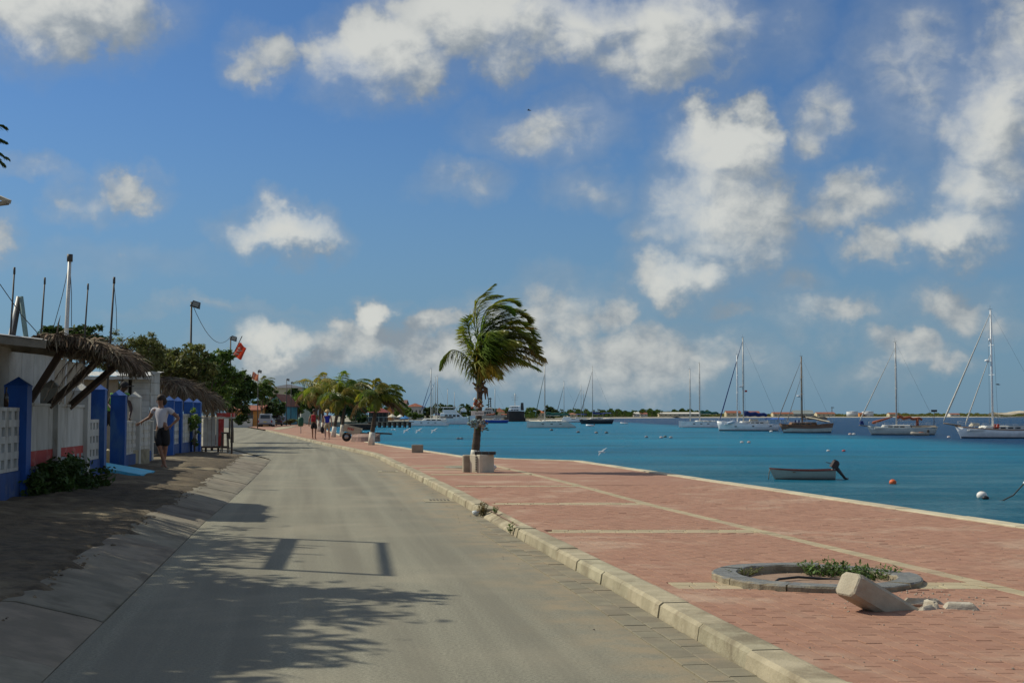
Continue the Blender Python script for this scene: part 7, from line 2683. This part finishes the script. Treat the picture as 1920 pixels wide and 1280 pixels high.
def person(label, loc, rz, H, skin, J, shirt, shorts, hair, shirt_bones, shorts_bones, extras=None, fingers=True):
    """J: pose of the joints for a 1.75 m figure facing -Y; scaled to H"""
    s = H / 1.75
    o = thing('person', label, 'person', loc, rz, world=False)
    J = {k: tuple(x * s for x in v) for k, v in J.items()}
    bones = [('pelvis', 'belly'), ('belly', 'chest'), ('chest', 'neck'), ('neck', 'jaw'), ('jaw', 'brow'), ('brow', 'crown')]
    for sd in 'LR':
        bones += [('chest', 'sh' + sd), ('sh' + sd, 'el' + sd), ('el' + sd, 'wr' + sd), ('wr' + sd, 'pa' + sd), ('pelvis', 'hip' + sd), ('hip' + sd, 'kn' + sd), ('kn' + sd, 'an' + sd), ('an' + sd, 'toe' + sd)]
        w_, p_ = Vector(J['wr' + sd][:3]), Vector(J['pa' + sd][:3])
        d = (p_ - w_).normalized()
        side = d.cross(Vector((0, 1, .1))).normalized()
        if fingers:
            for k in range(4):
                off = side * (k - 1.5) * .019 * s
                ln = (.062, .074, .070, .054)[k] * s
                a, b = p_ + off + d * .022 * s, p_ + off + d * (.022 * s + ln * .55)
                c_ = b + (d * .8 + Vector((0, -.35, -.25))).normalized() * ln * .5
                J['f%d%sa' % (k, sd)] = tuple(a) + (.0095 * s,)
                J['f%d%sb' % (k, sd)] = tuple(b) + (.009 * s,)
                J['f%d%sc' % (k, sd)] = tuple(c_) + (.008 * s,)
                bones += [('pa' + sd, 'f%d%sa' % (k, sd)), ('f%d%sa' % (k, sd), 'f%d%sb' % (k, sd)), ('f%d%sb' % (k, sd), 'f%d%sc' % (k, sd))]
            a = w_.lerp(p_, .45) + side * .035 * s
            b = a + (d + side * .7).normalized() * .045 * s
            J['t%sa' % sd] = tuple(a) + (.012 * s,)
            J['t%sb' % sd] = tuple(b) + (.010 * s,)
            bones += [('wr' + sd, 't%sa' % sd), ('t%sa' % sd, 't%sb' % sd)]
    body = skin_mesh('body', J, bones, M_SKIN[skin], o, 'pelvis')
    # face
    b_, j_ = Vector(J['brow'][:3]), Vector(J['jaw'][:3])
    fwd = Vector(J['face'][:3]).normalized() if 'face' in J else Vector((0, -1, 0))
    rt = fwd.cross(Vector((0, 0, 1))).normalized()
    fr = .088 * s
    ce = b_.lerp(j_, .35)
    MB().ball(ce + fwd * fr * 1.05 - Vector((0, 0, .015 * s)), .017 * s, 7, 5, (.8, 1, 1.3)).build('nose', M_SKIN[skin], body, local=True, fix=False)
    for sd in (-1, 1):
        MB().ball(ce + fwd * fr * .90 + rt * sd * .033 * s + Vector((0, 0, .018 * s)), .0125 * s, 7, 5).build('eye', mat('eye_dark', (.05, .04, .035), (.03, .03, .03), 9, .3), body, local=True, fix=False)
        MB().ball(ce + rt * sd * fr * .92 - fwd * .01 * s, .028 * s, 7, 5, (.5, .8, 1.1)).build('ear', M_SKIN[skin], body, local=True, fix=False)
    MB().ball(ce + fwd * fr * .92 - Vector((0, 0, .055 * s)), .02 * s, 7, 5, (1.1, .6, .35)).build('mouth', mat('lips', (.28, .10, .08), (.22, .08, .07), 9, .5), body, local=True, fix=False)
    if shirt:
        names = set(sum(([a, b] for a, b in shirt_bones), []))
        skin_mesh(shirt[0], {k: J[k] for k in J if k in names}, shirt_bones, shirt[1], o, 'chest', 2, shirt[2] * s)
    names = set(sum(([a, b] for a, b in shorts_bones), []))
    skin_mesh(shorts[0], {k: J[k] for k in J if k in names}, shorts_bones, shorts[1], o, 'pelvis', 2, shorts[2] * s)
    if hair:
        c_ = b_ + Vector((0, 0, .035 * s)) - fwd * .022 * s
        MB().ball(c_, .112 * s, 12, 8, (.92, 1.0, .86), .03).build(hair[0], hair[1], o, local=True, fix=False)
        if hair[0] == 'hair' and len(hair) > 2:
            MB().ball(c_ - fwd * .05 * s - Vector((0, 0, .08 * s)), .085 * s, 10, 7, (1.1, .8, 1.2), .05).build('hair_back', hair[1], o, local=True, fix=False)
    for sd in 'LR':
        a, t_ = Vector(J['an' + sd][:3]), Vector(J['toe' + sd][:3])
        d = (t_ - a)
        d.z = 0
        ln = d.length
        MB().box((a + t_) / 2 * 1 + Vector((0, 0, 0)) - Vector((0, 0, ((a + t_) / 2).z - .012)), (.095 * s, ln + .13 * s, .022), rz=math.atan2(-d.x, d.y), bev=.008).build('sandal', mat('sandal', (.08, .055, .04), (.06, .04, .03), 6, .8), o, local=True)
    return o, J


def std():
    J = dict(pelvis=(0, 0, .95, .15, .105), belly=(0, 0, 1.10, .14, .10), chest=(0, 0, 1.32, .16, .105), neck=(0, .01, 1.50, .055), jaw=(0, -.015, 1.565, .062, .07), brow=(0, -.01, 1.655, .082, .095), crown=(0, .005, 1.715, .06, .07))
    for s_, k in (('L', 1), ('R', -1)):
        J['sh' + s_] = (k * .185, .005, 1.42, .06)
        J['el' + s_] = (k * .255, .03, 1.14, .042)
        J['wr' + s_] = (k * .27, -.02, .90, .027)
        J['pa' + s_] = (k * .27, -.04, .82, .034, .018)
        J['hip' + s_] = (k * .10, 0, .90, .095)
        J['kn' + s_] = (k * .105, -.02, .50, .058)
        J['an' + s_] = (k * .10, .02, .09, .038)
        J['toe' + s_] = (k * .115, -.15, .035, .032, .024)
    return J


SHB = [('chest', 'neck_b'), ('belly', 'chest'), ('waist', 'belly')]
M_TEE = mat('white_tee', (.60, .58, .60), (.52, .50, .53), 5, .9)
M_BLK = mat('black_cloth', (.018, .018, .02), (.025, .024, .026), 6, .9)
M_GRN = mat('green_cloth', (.14, .34, .07), (.11, .28, .06), 5, .9)


def dress(J, short=.55, leg=.85):
    """extra joints where the cloth ends: sleeve and shorts hems"""
    lerp = lambda a, b, u: tuple(a[i] + (b[i] - a[i]) * u for i in range(3))
    for s_ in 'LR':
        J['slv' + s_] = lerp(J['sh' + s_], J['el' + s_], short) + (.054,)
        J['hem' + s_] = lerp(J['hip' + s_], J['kn' + s_], leg) + (.082,)
    J['waist'] = tuple(J['pelvis'][i] - (J['belly'][i] - J['pelvis'][i]) * .35 for i in range(3)) + (.150, .110)
    J['collar'] = lerp(J['chest'], J['neck'], .62) + (.075, .07)
    return J


SH_B = [('waist', 'belly'), ('belly', 'chest'), ('chest', 'collar')] + sum(([('chest', 'sh' + s_), ('sh' + s_, 'slv' + s_)] for s_ in 'LR'), [])
ST_B = [('belly2', 'pelvis')] + sum(([('pelvis', 'hip' + s_), ('hip' + s_, 'hem' + s_)] for s_ in 'LR'), [])


def finish(J):
    J['belly2'] = tuple(J['pelvis'][i] + (J['belly'][i] - J['pelvis'][i]) * .75 for i in range(3)) + (.140, .10)
    return J


# cloth joints are only used by the garments
_old = skin_mesh
def skin_mesh(name, joints, bones, m_, parent, root, sub=2, grow=0.0):
    used = set(sum(([a, b] for a, b in bones), []))
    return _old(name, {k: v for k, v in joints.items() if k in used}, bones, m_, parent, root, sub, grow)


# man in the white T-shirt leaning on the wall: weight on one leg, ankles crossed, left hand on hip
J = std()
for k in ('chest', 'neck', 'jaw', 'brow', 'crown', 'shL', 'shR', 'belly'):
    v = J[k]
    lean = (v[2] - .95) * -.07
    J[k] = (v[0] + lean,) + tuple(v[1:])
J['elR'] = (-.36, .10, 1.22, .042)
J['wrR'] = (-.52, .02, 1.13, .027)
J['paR'] = (-.58, -.01, 1.08, .034, .018)
J['elL'] = (.40, .06, 1.20, .042)
J['wrL'] = (.24, -.05, 1.03, .027)
J['paL'] = (.18, -.08, .985, .034, .018)
J['knR'] = (-.03, -.05, .50, .058)
J['anR'] = (.10, -.05, .09, .038)
J['toeR'] = (.20, -.19, .035, .032, .024)
J['knL'] = (.08, .03, .50, .058)
J['anL'] = (.02, .06, .09, .038)
J['toeL'] = (.04, -.12, .035, .032, .024)
J['face'] = (-.75, -.65, 0)
J = finish(dress(J, .5, .98))
mp = G(303, 874, .27)
person('man in white T-shirt and dark shorts leaning one hand on the wall', (mp.x, mp.y, gz(mp.x, mp.y) - .0), R(-8), 1.76, 'tan', J, ('tshirt', M_TEE, .022), ('shorts', M_BLK, .028), ('hair', mat('hair_dark', (.03, .02, .016), (.045, .03, .022), 12, .7), 1), SH_B, ST_B)
# man in green behind the wall, bent forward, forearm over the coping
J = std()
for k in ('belly', 'chest', 'neck', 'jaw', 'brow', 'crown', 'shL', 'shR'):
    v = J[k]
    a = (v[2] - .95)
    J[k] = (v[0] + a * .60, v[1] - a * .12, .95 + a * .86) + tuple(v[3:])
J['elL'] = (.62, -.22, 1.00, .042)
J['wrL'] = (.62, -.40, .76, .027)
J['paL'] = (.66, -.45, .70, .034, .018)
J['elR'] = (.02, -.10, 1.12, .042)
J['wrR'] = (.20, -.30, .95, .027)
J['paR'] = (.28, -.36, .92, .034, .018)
J['face'] = (.9, -.4, -.1)
J = finish(dress(J, .12, .9))
gp = D(204, 760, 33.6)
green_man, _ = person('man in green shirt and dark cap leaning over from behind the wall', (gp.x, gp.y, .64), R(0), 1.78, 'dark', J, ('vest', M_GRN, .022), ('shorts', M_BLK, .025), ('cap', mat('cap_dark', (.025, .022, .025), (.03, .03, .03), 6, .9)), SH_B, ST_B)
o = MB().box((gp.x, gp.y + .1, .45), (1.6, 1.6, .38)).build('raised_step', M_CONC)
tag(o, 'raised concrete step behind the wall under the man in green', 'step')
cp = Vector((gp.x, gp.y, .64)) + Vector(J['brow'][:3])
peak = MB().box((cp.x + .15, cp.y - .07, cp.z + .035), (.16, .14, .02), rz=-.4, bev=.006).build('cap_peak', mat('cap_dark', (.025, .022, .025), rough=.9))
peak.parent = green_man
peak.location = -green_man.location


def walker(label, px, py, H, skin, shirt, shorts, hair, ph, sleeves=.5, leg=.8):
    J = std()
    J['knL'] = (.10, -.09 * ph, .50, .058)
    J['anL'] = (.10, -.16 * ph, .10, .038)
    J['toeL'] = (.11, -.33 * ph + -.05, .05, .032, .024)
    J['knR'] = (-.10, .02 * ph, .50, .058)
    J['anR'] = (-.10, .16 * ph, .11, .038)
    J['toeR'] = (-.11, .02 * ph, .035, .032, .024)
    for s_, k in (('L', 1), ('R', -1)):
        J['el' + s_] = (k * .27, .03 + .08 * k * ph, 1.14, .042)
        J['wr' + s_] = (k * .28, -.03 + .12 * k * ph, .92, .027)
        J['pa' + s_] = (k * .28, -.05 + .13 * k * ph, .84, .034, .018)
    J = finish(dress(J, sleeves, leg))
    p = G(px, py, PV)
    return person(label, p, R(180), H, skin, J, shirt, shorts, hair, SH_B, ST_B), p


(o, J), p = walker('walking man in green with black shorts and a red backpack', 588.5, 822.5, 1.76, 'tan', ('shirt', mat('khaki_green', (.14, .20, .07), (.11, .16, .055), 6, .9), .022), ('shorts', M_BLK, .03), ('hair', mat('hair_dark', (.03, .02, .016), rough=.7)), 1)
bp = MB().box((p.x, p.y - .22, p.z + 1.24), (.26, .18, .44), bev=.06).build('backpack', mat('red_pack', (.36, .02, .03), (.24, .015, .02), 6, .8))
tag(bp, 'dark red backpack on the walking man in green', 'backpack')
tag(MB().box((p.x, p.y - .335, p.z + 1.16), (.20, .06, .22), bev=.02).build('backpack_pocket', mat('red_pack', (.36, .02, .03), rough=.8)), 'front pocket pouch of the dark red backpack', 'pouch')
bp2 = bpy.data.objects['backpack_pocket']
bp2.parent = bp
for k in ('category', 'label'):
    del bp2[k]
(o, J), p = walker('walking woman in straw hat, blue top and khaki shorts', 613.5, 823, 1.70, 'fair', ('top', mat('blue_top', (.02, .03, .34), (.015, .025, .26), 6, .85), .018), ('shorts', mat('khaki', (.40, .33, .20), (.34, .28, .17), 6, .9), .026), ('hair', mat('hair_fair', (.38, .27, .13), (.30, .20, .10), 12, .7)), -1, .06, .75)
hz_ = p + Vector((0, .0, 1.655 * 1.70 / 1.75 + .03))
ht = MB().lathe((p.x, p.y + .01, hz_.z), [(.20, -.03), (.205, -.015), (.125, .02), (.115, .09), (.06, .125), (.01, .13)], 16).build('straw_hat', mat('straw', (.58, .42, .20), (.48, .34, .16), 30, .9), fix=False)
tag(ht, 'yellow straw hat on the walking woman', 'hat')
bg2 = thing('shoulder_bag', 'black bag hanging from the walking woman\'s left hand', 'bag', (p.x - .30, p.y, p.z + .35))
MB().ball((p.x - .30, p.y + .0, p.z + .55), .16, 9, 7, (.7, .6, 1.3), .06).build('pouch', M_BLK, bg2, fix=False)
MB().tube([(p.x - .30, p.y, p.z + .72), (p.x - .28, p.y, p.z + .84)], .012, 5).build('strap', M_BLK, bg2, fix=False)

for o in bpy.data.objects:
    if '_o' in o:
        del o['_o']
